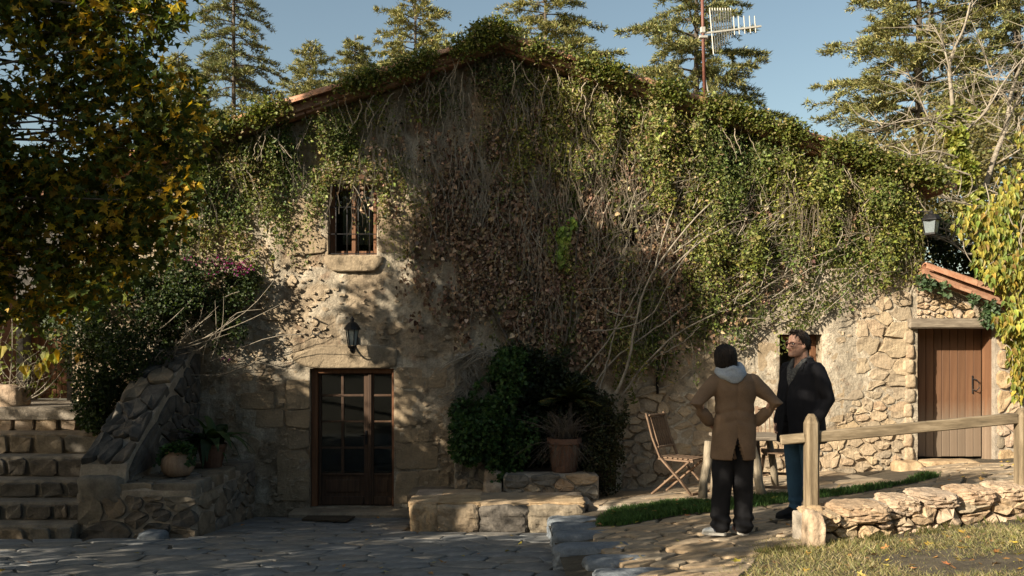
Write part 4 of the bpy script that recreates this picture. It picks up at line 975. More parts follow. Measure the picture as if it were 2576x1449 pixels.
def capsule(mb, pts, r, k=12):
    pts = np.asarray(pts, float); r = np.broadcast_to(np.asarray(r, float), (len(pts),))
    d0 = pts[0] - pts[1]; d0 /= np.linalg.norm(d0); d1 = pts[-1] - pts[-2]; d1 /= np.linalg.norm(d1)
    P_ = np.vstack([pts[0] + d0 * r[0] * .9, pts[0] + d0 * r[0] * .6, pts, pts[-1] + d1 * r[-1] * .6, pts[-1] + d1 * r[-1] * .9]); R_ = np.concatenate([[r[0] * .35, r[0] * .8], r, [r[-1] * .8, r[-1] * .35]])
    return mb.tube(P_, R_, k)
def sphere(mb, c, r, n=12):
    z = np.linspace(-.98, .98, n); return mb.rings([ell((c[0], c[1], c[2] + r[2] * q), r[0] * math.sqrt(1 - q * q), r[1] * math.sqrt(1 - q * q), 16) for q in z])
M['skin'] = plain('skin', (.50, .29, .21), .55, .35, 90, .1, .002)
M['hair'] = rough_mat('dark_hair', [(.008, .006, .005), (.018, .013, .010), (.035, .025, .018)], 12, .6, .5, .006, 30, stretch=(9, 9, 1), fine=60, spec=.2)
M['brown_coat'] = plain('camel_wool', (.185, .125, .082), .95, .15, 160, .5, .004)
M['black_coat'] = plain('black_wool', (.012, .012, .015), .9, .2, 160, .4, .004)
M['black_cloth'] = plain('black_cotton', (.014, .014, .016), .9, .2, 120, .4, .004)
M['jeans'] = plain('blue_denim', (.045, .10, .16), .9, .2, 200, .4, .003)
M['hood'] = plain('pale_blue_fleece', (.33, .37, .42), .95, .15, 90, .5, .006)
M['white_shoe'] = plain('white_leather', (.50, .52, .52), .6, .4, 60, .1, .003)
M['navy'] = plain('navy_stripe', (.02, .025, .05), .6, .3)
M['dark_shoe'] = plain('dark_suede', (.014, .013, .014), .8, .3)
M['scarf'] = rough_mat('grey_check_shirt', [(.03, .03, .032), (.09, .09, .088), (.20, .20, .19)], 60, .9, .3, .003, 90, fine=150)
M['lens'] = plain('spectacle_frame', (.10, .03, .02), .4, .5)
M['eye'] = plain('eye_white', (.45, .43, .40), .3, .5); M['iris'] = plain('iris', (.02, .015, .012), .3, .5)
M['lip'] = plain('lip', (.28, .11, .09), .5, .3)

def hand(mb, wrist, d, side, palm_n, L=.18):
    """palm, four bent fingers of unequal length and a thumb leaving the side of the palm near its base"""
    wrist = np.asarray(wrist, float); d = np.asarray(d, float); d /= np.linalg.norm(d); nn = np.asarray(palm_n, float); nn -= d * (nn @ d); nn /= np.linalg.norm(nn); s = np.cross(d, nn) * side
    pl_ = [wrist + d * L * t for t in (0, .15, .35, .5)]
    for off in (-.03, -.01, .01, .03): capsule(mb, [wrist + s * off * .6, wrist + d * L * .48 + s * off], [.016, .0125], 8)
    for off, l in zip((-.033, -.011, .011, .032), (.75, .92, 1.0, .9)):
        b0 = wrist + d * L * .46 + s * off; b1 = b0 + d * L * .24 * l + nn * .006; b2 = b1 + d * L * .16 * l + nn * .028 * l; b3 = b2 + d * L * .07 * l + nn * .035 * l
        capsule(mb, [b0, b1, b2, b3], [.0105, .0095, .0088, .008], 8)
    t0 = wrist + d * L * .14 + s * .03; t1 = t0 + d * L * .18 + s * .032 + nn * .01; t2 = t1 + d * L * .17 + s * .01 + nn * .012
    capsule(mb, [t0, t1, t2], [.013, .0105, .009], 8)

def head_mb(mb, c, k=1.0):
    """head facing -y, c = middle of the head; height .235 k"""
    c = np.asarray(c, float); secs = []
    for t, rx, ry, cy_ in [(-.118, .020, .022, -.058), (-.108, .040, .045, -.046), (-.09, .053, .066, -.028), (-.06, .063, .082, -.012), (-.03, .069, .090, -.004), (0, .0735, .094, .002), (.03, .076, .096, .004), (.06, .074, .094, .006), (.085, .064, .082, .008), (.105, .045, .058, .010), (.117, .018, .022, .012)]:
        secs.append((c[2] + t * k, c[0], c[1] + cy_ * k, rx * k, ry * k))
    loft(mb, secs, 24, 2.15)
    f = c[1] - .094 * k
    capsule(mb, [(c[0], f + .006, c[2] + .012 * k), (c[0], f - .012 * k, c[2] - .018 * k), (c[0], f - .019 * k, c[2] - .034 * k)], [.008 * k, .011 * k, .0135 * k], 10)   # nose
    for s in (-1, 1):
        sphere(mb, (c[0] + s * .011 * k, f - .006 * k, c[2] - .037 * k), (.010 * k, .011 * k, .008 * k), 8)
        capsule(mb, [(c[0] + s * .012 * k, f + .006 * k, c[2] + .024 * k), (c[0] + s * .05 * k, f + .026 * k, c[2] + .024 * k)], .0085 * k, 8)       # brow
        capsule(mb, [(c[0] + s * .03 * k, f + .010 * k, c[2] - .03 * k), (c[0] + s * .05 * k, f + .036 * k, c[2] - .018 * k)], .014 * k, 8)       # cheek
        sphere(mb, (c[0] + s * .077 * k, c[1] + .012 * k, c[2] - .008 * k), (.011 * k, .020 * k, .033 * k), 10)  # ear
    capsule(mb, [(c[0] - .02 * k, f + .010 * k, c[2] - .063 * k), (c[0] + .02 * k, f + .010 * k, c[2] - .063 * k)], .0085 * k, 8)  # lips
    capsule(mb, [(c[0] - .012 * k, f + .012 * k, c[2] - .098 * k), (c[0] + .012 * k, f + .012 * k, c[2] - .098 * k)], .017 * k, 8)  # chin

def person(label, loc, yaw, build, sc):
    t = thing('person', label, 'person', (0, 0, 0)); build(t); t.location = loc; t.rotation_euler = (0, 0, yaw); t.scale = (sc,) * 3; return t
def body_base(mb, hc, sh, hip_w, legx, H, arms, hk):
    head_mb(mb, hc, hk)
    capsule(mb, [(hc[0], hc[1] + .02, hc[2] - .05), (0, .02, sh + .01)], [.056, .062], 14)
    loft(mb, [(sh - .58, 0, 0, hip_w, .11), (sh - .42, 0, 0, hip_w * .86, .095), (sh - .2, 0, 0, hip_w * 1.0, .11), (sh - .06, 0, .0, hip_w * 1.02, .09), (sh + .01, 0, .01, hip_w * .5, .06)], 20)
    for s in (-1, 1):
        ax, ay, bx_, by_ = legx[0 if s < 0 else 1]; capsule(mb, [(s * .085, 0, sh - .58), ((s * .085 + ax) / 2, (by_ + 0) / 2 - .01, .48), (ax, ay, .08)], [.085, .06, .04], 12)
        A = arms[0 if s < 0 else 1]; capsule(mb, [(s * (hip_w + .01), 0, sh - .05), A[0], A[1]], [.05, .04, .03], 12)
def shoe(mb, heel, toe, zs=.0, w=.046, h=.085):
    heel = np.array(heel, float); toe = np.array(toe, float); d = toe - heel; L = np.linalg.norm(d); d /= L; s = np.array([-d[1], d[0]]); R = []
    for t, ww, hh in [(-.01, .55, .55), (.04, .8, .9), (.2, .9, 1.0), (.42, .88, .86), (.62, 1.0, .62), (.82, .98, .5), (.95, .7, .38), (1.0, .35, .25)]:
        c_ = heel + d * L * t; a = np.linspace(0, 2 * math.pi, 14, endpoint=False); hz = h * hh
        R.append([(c_[0] + s[0] * w * ww * math.cos(x), c_[1] + s[1] * w * ww * math.cos(x), zs + .012 + hz / 2 + (hz / 2) * math.sin(x)) for x in a])
    mb.rings(R)
def sole(mb, heel, toe, w=.05, th=.022):
    heel = np.array(heel, float); toe = np.array(toe, float); d = toe - heel; L = np.linalg.norm(d); d /= L; s = np.array([-d[1], d[0]]); pl_ = []
    for t, ww in [(-.02, .5), (.05, .85), (.3, .85), (.65, 1.05), (.88, .85), (1.02, .35)]: pl_.append((heel + d * L * t + s * w * ww))
    for t, ww in [(1.02, .35), (.88, .85), (.65, 1.05), (.3, .85), (.05, .85), (-.02, .5)]: pl_.append((heel + d * L * t - s * w * ww))
    mb.prism(pl_, lambda u, v, h: (u, v, h), 0, th)

# person seen from behind, hands on hips; own space: faces +y (away from the camera), feet at z = 0
def build_a(t):
    m_ = MB(); hc = (-.075, .03, 1.555)
    # head built facing -y, then turned to look away and a little left
    hm = MB(); head_mb(hm, (0, 0, 0), .93); yaw = math.radians(180 + 14); R = np.array([[math.cos(yaw), -math.sin(yaw), 0], [math.sin(yaw), math.cos(yaw), 0], [0, 0, 1]])
    m_.add(np.concatenate(hm.V) @ R.T + np.array(hc), hm.F)
    capsule(m_, [(hc[0], hc[1] - .02, hc[2] - .05), (-.02, .0, 1.41)], [.05, .056], 14)
    loft(m_, [(.84, -.01, 0, .15, .11), (1.0, 0, 0, .135, .09), (1.2, 0, 0, .155, .10), (1.34, 0, 0, .165, .085), (1.41, 0, 0, .08, .06)], 20)
    AR = {-1: [(-.19, 0, 1.345), (-.345, -.075, 1.155), (-.215, .015, .985)], 1: [(.185, 0, 1.345), (.325, -.075, 1.16), (.19, .015, .985)]}
    for s in (-1, 1):
        a = AR[s]; capsule(m_, [np.array(a[0]) + [-s * .02, 0, -.03], np.array(a[1]) + [-s * .02, .012, .005], a[2]], [.04, .03, .026], 12)
        hand(m_, np.array(a[2]), (-s * .55, .45, -.45), s, (-s * .6, -.5, .1), .165)
        capsule(m_, [(s * .085, 0, .84), (s * .095 - .02, .01, .48), (s * .085 - .03, -.01, .09)], [.085, .058, .04], 12)
        capsule(m_, [(s * .085 - .03, -.03, .05), (s * .085 - .06, .10, .035)], [.035, .03], 10)
    child('body', voxel(m_, 'body', .0065, 3), M['skin'], t)
    c_ = MB(); loft(c_, [(.665, -.012, .0, .195, .142), (.80, -.010, .0, .188, .138), (.95, -.004, .0, .180, .132), (1.06, 0, 0, .167, .118), (1.16, 0, 0, .172, .118), (1.28, 0, -.006, .196, .12), (1.355, 0, -.006, .198, .105), (1.405, 0, 0, .15, .085), (1.435, -.01, .0, .095, .075), (1.455, -.02, 0, .075, .07)], 28, 2.4)
    for s in (-1, 1):
        a = [np.array(v) for v in AR[s]]; w = a[1] + (a[2] - a[1]) * .93
        capsule(c_, [a[0] - [s * .03, 0, 0], a[0] + (a[1] - a[0]) * .5, a[1] + [s * .014, -.014, 0], a[1] + (w - a[1]) * .5, w], [.078, .066, .062, .054, .05], 16)
    me = voxel(c_, 'coat', .0085, 5); co = get_co(me)
    f1 = fbm(np.stack([co[:, 0] * 9, co[:, 1] * 9, co[:, 2] * 4.5], 1), 3, 5) - .5; f2 = np.abs(np.sin(co[:, 2] * 34 + np.abs(co[:, 0]) * 9)) * np.exp(-((co[:, 2] - 1.07) / .09) ** 2)
    fold = f1 * .034 + f2 * .010; c0 = np.array([0, 0, 0.]); nr = co.copy(); nr[:, 2] = 0; nr /= (np.linalg.norm(nr, axis=1, keepdims=True) + 1e-6); co += nr * fold[:, None]
    vx = -.005 + (.86 - co[:, 2]) * .03; wv = .006 + .05 * np.clip((.85 - co[:, 2]) / .2, 0, 1); mk = (co[:, 1] < -.06) & (np.abs(co[:, 0] - vx) < wv) & (co[:, 2] < .855); co[mk, 1] += .085
    seam = (co[:, 1] < -.05) & (np.abs(co[:, 0] + .002) < .006) & (co[:, 2] < 1.36); co[seam, 1] += .004
    set_co(me, co); child('coat', me, M['brown_coat'], t)
    tr = MB()
    for s, fx_ in ((-1, -.125), (1, .075)):
        x0 = s * .085 - .008; capsule(tr, [(x0, 0, .86), (x0 + (fx_ - x0) * .3, .0, .62), (x0 + (fx_ - x0) * .6, .005, .42), (fx_, .0, .20), (fx_ + .0, -.01, .085)], [.10, .094, .086, .083, .085], 18)
    loft(tr, [(.80, -.01, 0, .17, .12), (.90, 0, 0, .16, .11)], 20)
    me = voxel(tr, 'trousers', .0085, 4); co = get_co(me); f = (fbm(co * np.array([10, 10, 7.0]), 3, 8) - .5) * .022; f += .010 * np.sin(co[:, 2] * 70 + co[:, 0] * 20) * np.exp(-((co[:, 2] - .12) / .07) ** 2)
    ctr = np.where(co[:, 0:1] < -.025, -.12, .075); d = np.stack([co[:, 0] - ctr[:, 0], co[:, 1]], 1); d /= (np.linalg.norm(d, axis=1, keepdims=True) + 1e-6); co[:, :2] += d * f[:, None]; set_co(me, co); child('trousers', me, M['black_cloth'], t)
    for heel, toe in (((-.085, -.035), (-.275, .035)), ((.085, -.045), (.02, .17))):
        sh_ = MB(); shoe(sh_, heel, toe); o = child('shoe', sh_.data('shoe', (0, 0, 0), True), M['white_shoe'], t)
        so_ = MB(); sole(so_, heel, toe); oo = child('sole', so_.data('sole', (0, 0, 0), False), plain('pale_rubber', (.42, .40, .36)), o)
        h_ = np.array(heel); d = np.array(toe) - h_; s_ = np.array([-d[1], d[0]]) / np.linalg.norm(d); stp = MB()
        for sd in (-1, 1):
            a = h_ + d * .42 + s_ * .047 * sd; b_ = h_ + d * .55 + s_ * .046 * sd; stp.bar((*a, .035), (*b_, .085), .012, .012)
        child('stripe', stp.data('stripe', (0, 0, 0), False), M['navy'], o)
    hd_ = MB(); ring = np.linspace(0, 2 * math.pi, 30)
    for zz, rr2, rad, dy in ((1.425, .098, .034, -.005), (1.455, .085, .036, 0), (1.478, .073, .028, .005)): hd_.tube(np.stack([-.035 + rr2 * np.cos(ring) * 1.12, dy + rr2 * .95 * np.sin(ring), zz + .018 * np.sin(ring) + .012 * np.sin(ring * 3 + zz * 30)], 1), rad, 10, cap=False)
    loft(hd_, [(1.335, -.03, -.112, .03, .02), (1.36, -.03, -.108, .07, .03), (1.40, -.03, -.085, .10, .05), (1.44, -.03, -.05, .10, .06)], 16)
    me = voxel(hd_, 'hood', .008, 4); co = get_co(me); co += ((fbm(co * 14, 3, 9) - .5) * .03)[:, None] * np.array([.6, .8, .4]); set_co(me, co); child('hood', me, M['hood'], t)
    hr = MB(); loft(hr, [(1.462, hc[0], hc[1] - .038, .080, .066), (1.50, hc[0], hc[1] - .022, .091, .090), (1.54, hc[0], hc[1] - .012, .094, .102), (1.58, hc[0], hc[1] - .008, .092, .106), (1.62, hc[0], hc[1] - .004, .086, .100), (1.65, hc[0], hc[1] - .002, .068, .078), (1.668, hc[0], hc[1], .042, .046), (1.674, hc[0], hc[1], .014, .015)], 36, 2.1)
    me = hr.data('hair', (0, 0, 0), True); co = get_co(me); a = np.arctan2(co[:, 1] - hc[1], co[:, 0] - hc[0]); rr2 = 1 + .03 * (fbm(np.stack([np.cos(a) * 5, np.sin(a) * 5, co[:, 2] * 3], 1), 3, 4) - .5) + .008 * np.sin(a * 26)
    co[:, 0] = hc[0] + (co[:, 0] - hc[0]) * rr2; co[:, 1] = hc[1] + (co[:, 1] - hc[1]) * rr2; set_co(me, co); child('hair', me, M['hair'], t)
    hs = MB(); r_ = np.random.default_rng(3)
    for i in range(260):
        a = r_.random() * 2 * math.pi; u_ = np.linspace(.05, 1, 9); zz = 1.672 - .19 * u_ ** 1.1 + r_.normal(0, .006); zs_ = [1.46, 1.50, 1.54, 1.58, 1.62, 1.65, 1.668, 1.675]; k_ = 1.01 + .03 * r_.random()
        rr_3 = np.interp(zz, zs_, [.080, .091, .094, .094, .088, .070, .043, .012]) * k_; ry_ = np.interp(zz, zs_, [.066, .09, .102, .106, .1, .078, .046, .012]) * k_; cy_ = np.interp(zz, [1.46, 1.5, 1.58, 1.66], [-.045, -.028, -.008, 0])
        aa = a + .25 * u_ * r_.normal(0, 1) + .05 * np.sin(u_ * 6 + i); hs.tube(np.stack([hc[0] + rr_3 * np.cos(aa), hc[1] + cy_ + ry_ * np.sin(aa), zz], 1), np.linspace(.0045, .003, 9), 4, cap=False)
    child('hair_strands', hs.data('hair_strands', (0, 0, 0), True), M['hair'], t)['kind'] = 'stuff'
pa_ = hit(1848, 1345, lambda x, y: path_z(x, y) + .03)
person('person seen from behind in a brown wool coat, hands on hips, pale hood', (pa_[0], pa_[1], path_z(*pa_) + .033), 0, build_a, .955)

# person turned to the left; own space: faces -y, feet at z = 0
def build_b(t):
    m_ = MB(); hc = (0, -.055, 1.675); yh = math.radians(-8)
    hm = MB(); head_mb(hm, (0, 0, 0), 1.04); R = np.array([[math.cos(yh), -math.sin(yh), 0], [math.sin(yh), math.cos(yh), 0], [0, 0, 1]])
    m_.add(np.concatenate(hm.V) @ R.T + np.array(hc), hm.F)
    hp = lambda x, y, z: R @ (np.array([x, y, z]) * 1.04) + np.array(hc)
    capsule(m_, [(0, hc[1] + .035, hc[2] - .06), (0, .0, 1.50)], [.062, .07], 14)
    loft(m_, [(.90, 0, 0, .16, .125), (1.08, 0, -.02, .16, .13), (1.28, 0, 0, .175, .12), (1.40, 0, .0, .17, .09), (1.50, 0, 0, .08, .065)], 20)
    AR = {-1: [(-.20, .0, 1.435), (-.245, .06, 1.15), (-.205, -.09, .93)], 1: [(.20, .0, 1.435), (.25, .06, 1.15), (.21, -.09, .93)]}
    for s in (-1, 1):
        a = AR[s]; capsule(m_, [np.array(a[0]) + [-s * .03, 0, -.05], a[1], a[2]], [.045, .04, .03], 12); hand(m_, np.array(a[2]), (-s * .12, -.5, -.85), s, (-s * .9, .1, .1), .18)
        capsule(m_, [(s * .09, 0, .90), (s * .10, .01, .50), (s * .10, .02, .09)], [.09, .062, .045], 12); capsule(m_, [(s * .10, .02, .05), (s * .11, -.12, .04)], [.038, .032], 10)
    child('body', voxel(m_, 'body', .0065, 3), M['skin'], t)
    f = -.094
    ey = MB(); ir = MB(); gl_ = MB(); lp = MB()
    for s in (-1, 1):
        c_ = hp(s * .032, f + .017, .004); sphere(ey, c_, (.013, .013, .0105), 9); c2_ = hp(s * .032, f + .006, .004); sphere(ir, c2_, (.006, .006, .006), 7)
        tt_ = np.linspace(0, 2 * math.pi, 20); ring = np.array([hp(s * .036 + .028 * math.cos(a), f - .010 + .012 * abs(math.cos(a)) * (1 if math.cos(a) * s > 0 else .2), .0 + .021 * math.sin(a)) for a in tt_]); gl_.tube(ring, .0033, 6, cap=False)
        gl_.tube([hp(s * .064, f + .004, .008), hp(s * .082, f + .06, .008), hp(s * .083, f + .115, .004)], .0032, 5)
    gl_.tube([hp(-.010, f - .014, .008), hp(0, f - .017, .011), hp(.010, f - .014, .008)], .003, 5)
    lp.tube([hp(-.024, f + .009, -.061), hp(-.01, f + .001, -.058), hp(0, f - .001, -.060), hp(.01, f + .001, -.058), hp(.024, f + .009, -.061)], [.003, .0052, .005, .0052, .003], 6)
    child('eye', ey.data('eye', (0, 0, 0), True), M['eye'], t); child('iris', ir.data('iris', (0, 0, 0), True), M['iris'], t)
    child('glasses', gl_.data('glasses', (0, 0, 0), True), M['lens'], t); child('mouth', lp.data('mouth', (0, 0, 0), True), M['lip'], t)
    hr = MB(); n = 30                                                   # receding short hair: cap open over the forehead
    R_ = []
    for q in np.linspace(.02, 1, 14):
        th = q * 1.95; row = []
        for a in np.arange(n) * 2 * math.pi / n:
            front = max(0, -math.sin(a)); lim = 1.0 - .70 * front ** .75; e = th * lim; rx, ry, rz = .088, .112, .130
            row.append(hp(rx * math.sin(e) * math.cos(a), .010 + ry * math.sin(e) * math.sin(a) * .99, .004 + rz * math.cos(e)))
        R_.append(row)
    hr.rings(R_, True); capsule(hr, [hp(-.03, -.062, .112), hp(.0, -.068, .128), hp(.03, -.06, .116)], [.012, .020, .012], 8); capsule(hr, [hp(-.02, -.03, .118), hp(.03, .0, .12)], [.016, .018], 8)
    me = hr.data('hair', (0, 0, 0), True); co = get_co(me); co += ((fbm(co * 42, 3, 14) - .5) * .016)[:, None] * (co - np.array(hc)) / (np.linalg.norm(co - np.array(hc), axis=1, keepdims=True)); set_co(me, co); child('hair', me, M['hair'], t)
    hs = MB(); r_ = np.random.default_rng(9)
    for i in range(200):
        a = r_.random() * 2 * math.pi; front = max(0, -math.sin(a)); lim = 1.0 - .66 * front ** .75; e0 = 1.85 * lim * r_.random() ** .6; u_ = np.linspace(0, 1, 5); e = e0 + .32 * u_; k_ = 1.0 + .10 * u_ * r_.random(); aa = a + .2 * r_.normal() * u_
        hs.tube(np.array([hp(.088 * k_[j] * math.sin(e[j]) * math.cos(aa[j]), .010 + .112 * k_[j] * math.sin(e[j]) * math.sin(aa[j]), .004 + .130 * k_[j] * math.cos(e[j])) for j in range(5)]), np.linspace(.004, .002, 5), 4, cap=False)
    child('hair_strands', hs.data('hair_strands', (0, 0, 0), True), M['hair'], t)['kind'] = 'stuff'
    c_ = MB(); loft(c_, [(.735, 0, -.01, .235, .205), (.85, 0, -.012, .228, .203), (1.0, 0, -.018, .222, .197), (1.15, 0, -.02, .216, .19), (1.28, 0, -.012, .218, .172), (1.40, 0, 0, .222, .142), (1.47, 0, .008, .17, .105), (1.51, 0, .015, .10, .085), (1.55, 0, .02, .078, .075)], 30, 2.4)
    for s in (-1, 1):
        a = [np.array(v) for v in AR[s]]; capsule(c_, [a[0] - [s * .03, 0, .01], a[0] + (a[1] - a[0]) * .5, a[1], a[1] + (a[2] - a[1]) * .5, a[2] + [0, .0, .0]], [.088, .078, .072, .064, .06], 16)
    me = voxel(c_, 'coat', .0085, 5); co = get_co(me); f1 = fbm(np.stack([co[:, 0] * 8, co[:, 1] * 8, co[:, 2] * 4], 1), 3, 25) - .5; nr = co.copy(); nr[:, 2] = 0; nr /= (np.linalg.norm(nr, axis=1, keepdims=True) + 1e-6); co += nr * (f1 * .036)[:, None]
    mk = (co[:, 1] < -.04) & (np.abs(co[:, 0]) < .012 + .10 * np.clip((co[:, 2] - 1.30) / .22, 0, 1) + .04 * np.clip((1.0 - co[:, 2]) / .25, 0, 1)); co[mk, 1] += np.where(co[mk, 2] > 1.3, .04, .05); set_co(me, co); child('coat', me, M['black_coat'], t)
    lapl = MB()
    for s in (-1, 1): lapl.add([(s * .02, -.178, 1.24), (s * .085, -.165, 1.30), (s * .115, -.115, 1.44), (s * .085, -.03, 1.535), (s * .07, -.075, 1.51), (s * .045, -.14, 1.40)], np.array([[0, 1, 2], [0, 2, 5], [5, 2, 4], [4, 2, 3]]))
    child('lapel', lapl.data('lapel', (0, 0, 0), False), M['black_coat'], t)
    sc2 = MB()
    for s in (-1, 1): capsule(sc2, [(s * .062, .03, 1.545), (s * .066, -.05, 1.515), (s * .048, -.115, 1.45), (s * .022, -.145, 1.36), (s * .008, -.155, 1.28)], [.020, .024, .026, .026, .018], 10)
    loft(sc2, [(1.25, 0, -.105, .03, .03), (1.36, 0, -.10, .045, .03), (1.45, 0, -.075, .05, .03)], 14)
    me = voxel(sc2, 'scarf', .006, 3); child('scarf', me, M['scarf'], t)
    bt = MB()
    for zz in (1.18, 1.05, .92): sphere(bt, (.03, -.203, zz), (.011, .006, .011), 6)
    child('button', bt.data('button', (0, 0, 0), True), M['iron'], t)
    tr = MB()
    for s in (-1, 1): capsule(tr, [(s * .09, 0, .92), (s * .098, -.005, .66), (s * .10, .0, .46), (s * .102, .012, .20), (s * .102, .015, .09)], [.108, .094, .079, .066, .064], 18)
    me = voxel(tr, 'jeans', .0085, 4); co = get_co(me); f = (fbm(co * np.array([11, 11, 9.0]), 3, 18) - .5) * .022 + .006 * np.sin(co[:, 2] * 85) * np.exp(-((co[:, 2] - .12) / .08) ** 2); ctr = np.where(co[:, 0] < 0, -.10, .10); d = np.stack([co[:, 0] - ctr, co[:, 1]], 1); d /= (np.linalg.norm(d, axis=1, keepdims=True) + 1e-6); co[:, :2] += d * f[:, None]; set_co(me, co); child('jeans', me, M['jeans'], t)
    for s in (-1, 1):
        heel, toe = (s * .10, .085), (s * .125, -.20); sh_ = MB(); shoe(sh_, heel, toe, 0, .052, .115); o = child('shoe', sh_.data('shoe', (0, 0, 0), True), M['dark_shoe'], t)
        so_ = MB(); sole(so_, heel, toe, .056, .028); child('sole', so_.data('sole', (0, 0, 0), False), M['black_cloth'], o)
pb2 = hit(2010, 1306, lambda x, y: path_z(x, y) + .03)
person('person in a black coat, blue jeans and glasses turned to the left', (pb2[0] + .03, pb2[1], path_z(*pb2) + .033), math.radians(-62), build_b, .945)
# ------------------------------------------------------------------ leaves
def norm(a): return a / (np.linalg.norm(a, axis=-1, keepdims=True) + 1e-9)
KITE = (np.array([[0, 0, 0], [.42, .42, .10], [0, 1, -.05], [-.42, .42, .10]]), np.array([[0, 1, 2], [0, 2, 3]]))
LANCE = (np.array([[0, 0, 0], [.20, .4, .05], [0, 1, -.08], [-.20, .4, .05]]), np.array([[0, 1, 2], [0, 2, 3]]))
HEART = (np.array([[0, 0, 0], [.30, -.06, .05], [.46, .25, .10], [.26, .66, .04], [0, 1.02, -.12], [-.26, .66, .04], [-.46, .25, .10], [-.30, -.06, .05]]), np.array([[0, 1, 2], [0, 2, 3], [0, 3, 4], [0, 4, 5], [0, 5, 6], [0, 6, 7]]))
HEART2 = (np.array([[0, 0, 0], [.16, -.02, .05], [.27, .25, .10], [.17, .62, .05], [0, 1.05, -.14], [-.17, .62, .05], [-.27, .25, .10], [-.16, -.02, .05]]), HEART[1])
NEEDLE = (np.array([[-.13, 0, 0], [.13, 0, 0], [0, 1, 0]]), np.array([[0, 1, 2]]))
def _maple():
    pts = [(.14, .06), (.44, -.02), (.30, .20), (.66, .48), (.26, .46), (0, 1.05)]
    r = pts + [(-x, y) for x, y in pts[-2::-1]]
    V = [(0, .22, -.06)] + [(x, y, .10 * abs(x)) for x, y in r]; n_ = len(r)
    return np.array(V), np.array([[0, 1 + i, 1 + (i + 1) % n_] for i in range(n_)])
MAPLE = _maple()
def leaves(mb, c, d, nrm, size, col, shape=KITE):
    """leaf blades with base c, tip direction d, upper side nrm"""
    d = norm(d); b_ = norm(np.cross(nrm, d)); nn = np.cross(d, b_); S, F = shape
    V = c[:, None] + size[:, None, None] * (S[None, :, 0:1] * b_[:, None] + S[None, :, 1:2] * d[:, None] + S[None, :, 2:3] * nn[:, None])
    k = len(S); FF = (np.arange(len(c)) * k)[:, None, None] + F[None]
    mb.add(V.reshape(-1, 3), FF.reshape(-1, 3), np.repeat(col, k, 0))
def pick(rng, n_, cols, w=None, var=.25):
    cols = np.asarray(cols, float); i = rng.choice(len(cols), n_, p=None if w is None else np.asarray(w) / np.sum(w))
    return np.clip(cols[i] * (1 + var * rng.normal(0, 1, (n_, 1))) * (1 + .06 * rng.normal(0, 1, (n_, 3))), .004, .9)
def blob_points(rng, n_, blobs):
    """points in a union of ellipsoids (c, r, weight), denser towards the skin"""
    w = np.array([b_[2] for b_ in blobs], float); i = rng.choice(len(blobs), n_, p=w / w.sum()); u = rdir(rng, n_) * (rng.random((n_, 1)) ** .45)
    return np.array([b_[0] for b_ in blobs])[i] + u * np.array([b_[1] for b_ in blobs])[i], u
def rdir(rng, n_): return norm(rng.normal(0, 1, (n_, 3)))
GREEN = [(.060, .085, .018), (.085, .115, .024), (.045, .068, .016), (.115, .14, .035)]
DGREEN = [(.022, .040, .014), (.032, .055, .018), (.045, .07, .022)]
BROWN = [(.25, .165, .105), (.32, .225, .15), (.18, .12, .08), (.41, .31, .215)]

# ------------------------------------------------------------------ ivy on the house
GX = np.array([440, 630, 820, 1010, 1200, 1390, 1580, 1770, 1960, 2150, 2340.]); GY = np.array([80, 180, 280, 380, 480, 580, 680, 780, 880.])
WG = np.array([[.6, .6, .6, .6, .8, .9, .8, .6, .6, .6, .6], [.6, .6, .6, .55, .6, 1, .95, .8, .6, .6, .6], [.7, .7, .40, .08, .10, .75, 1, 1, .9, .6, .6], [.8, .55, .40, .10, .06, .36, .9, 1, 1, .9, .6],
               [.5, .25, .25, .08, .04, .12, .42, .8, .95, 1, 1], [.28, .10, .0, .05, .02, .06, .2, .45, .5, .62, .75], [.03, .02, 0, 0, 0, .07, .16, .2, .08, .05, .06], [0, 0, 0, 0, 0, .05, .18, .10, .02, 0, 0], [0, 0, 0, 0, 0, .04, .15, .05, 0, 0, 0]])
WB = np.array([[0] * 11, [0, 0, 0, 0, .02, .04, .03, 0, 0, 0, 0], [0, 0, 0, 0, .03, .06, .06, .05, .03, 0, 0], [0, 0, 0, .06, .12, .20, .2, .1, .05, .04, 0], [0, 0, 0, .10, .45, .8, .6, .25, .08, .05, .03],
               [0, 0, 0, 0, .6, 1, 1, .35, .08, .05, 0], [0, 0, 0, 0, .5, 1, .95, .25, .05, 0, 0], [0, 0, 0, 0, .12, .95, .5, .05, 0, 0, 0], [0, 0, 0, 0, 0, .45, .12, 0, 0, 0, 0]])
def table(Wt, px, py):
    x = np.clip((px - GX[0]) / 190, 0, 9.999); y = np.clip((py - GY[0]) / 100, 0, 7.999); i = x.astype(int); j = y.astype(int); u = x - i; v = y - j
    return Wt[j, i] * (1 - u) * (1 - v) + Wt[j, i + 1] * u * (1 - v) + Wt[j + 1, i] * (1 - u) * v + Wt[j + 1, i + 1] * u * v
def roof_py(px): return YH - (roof_z(fx(px)) - CZ) * FPX / FY
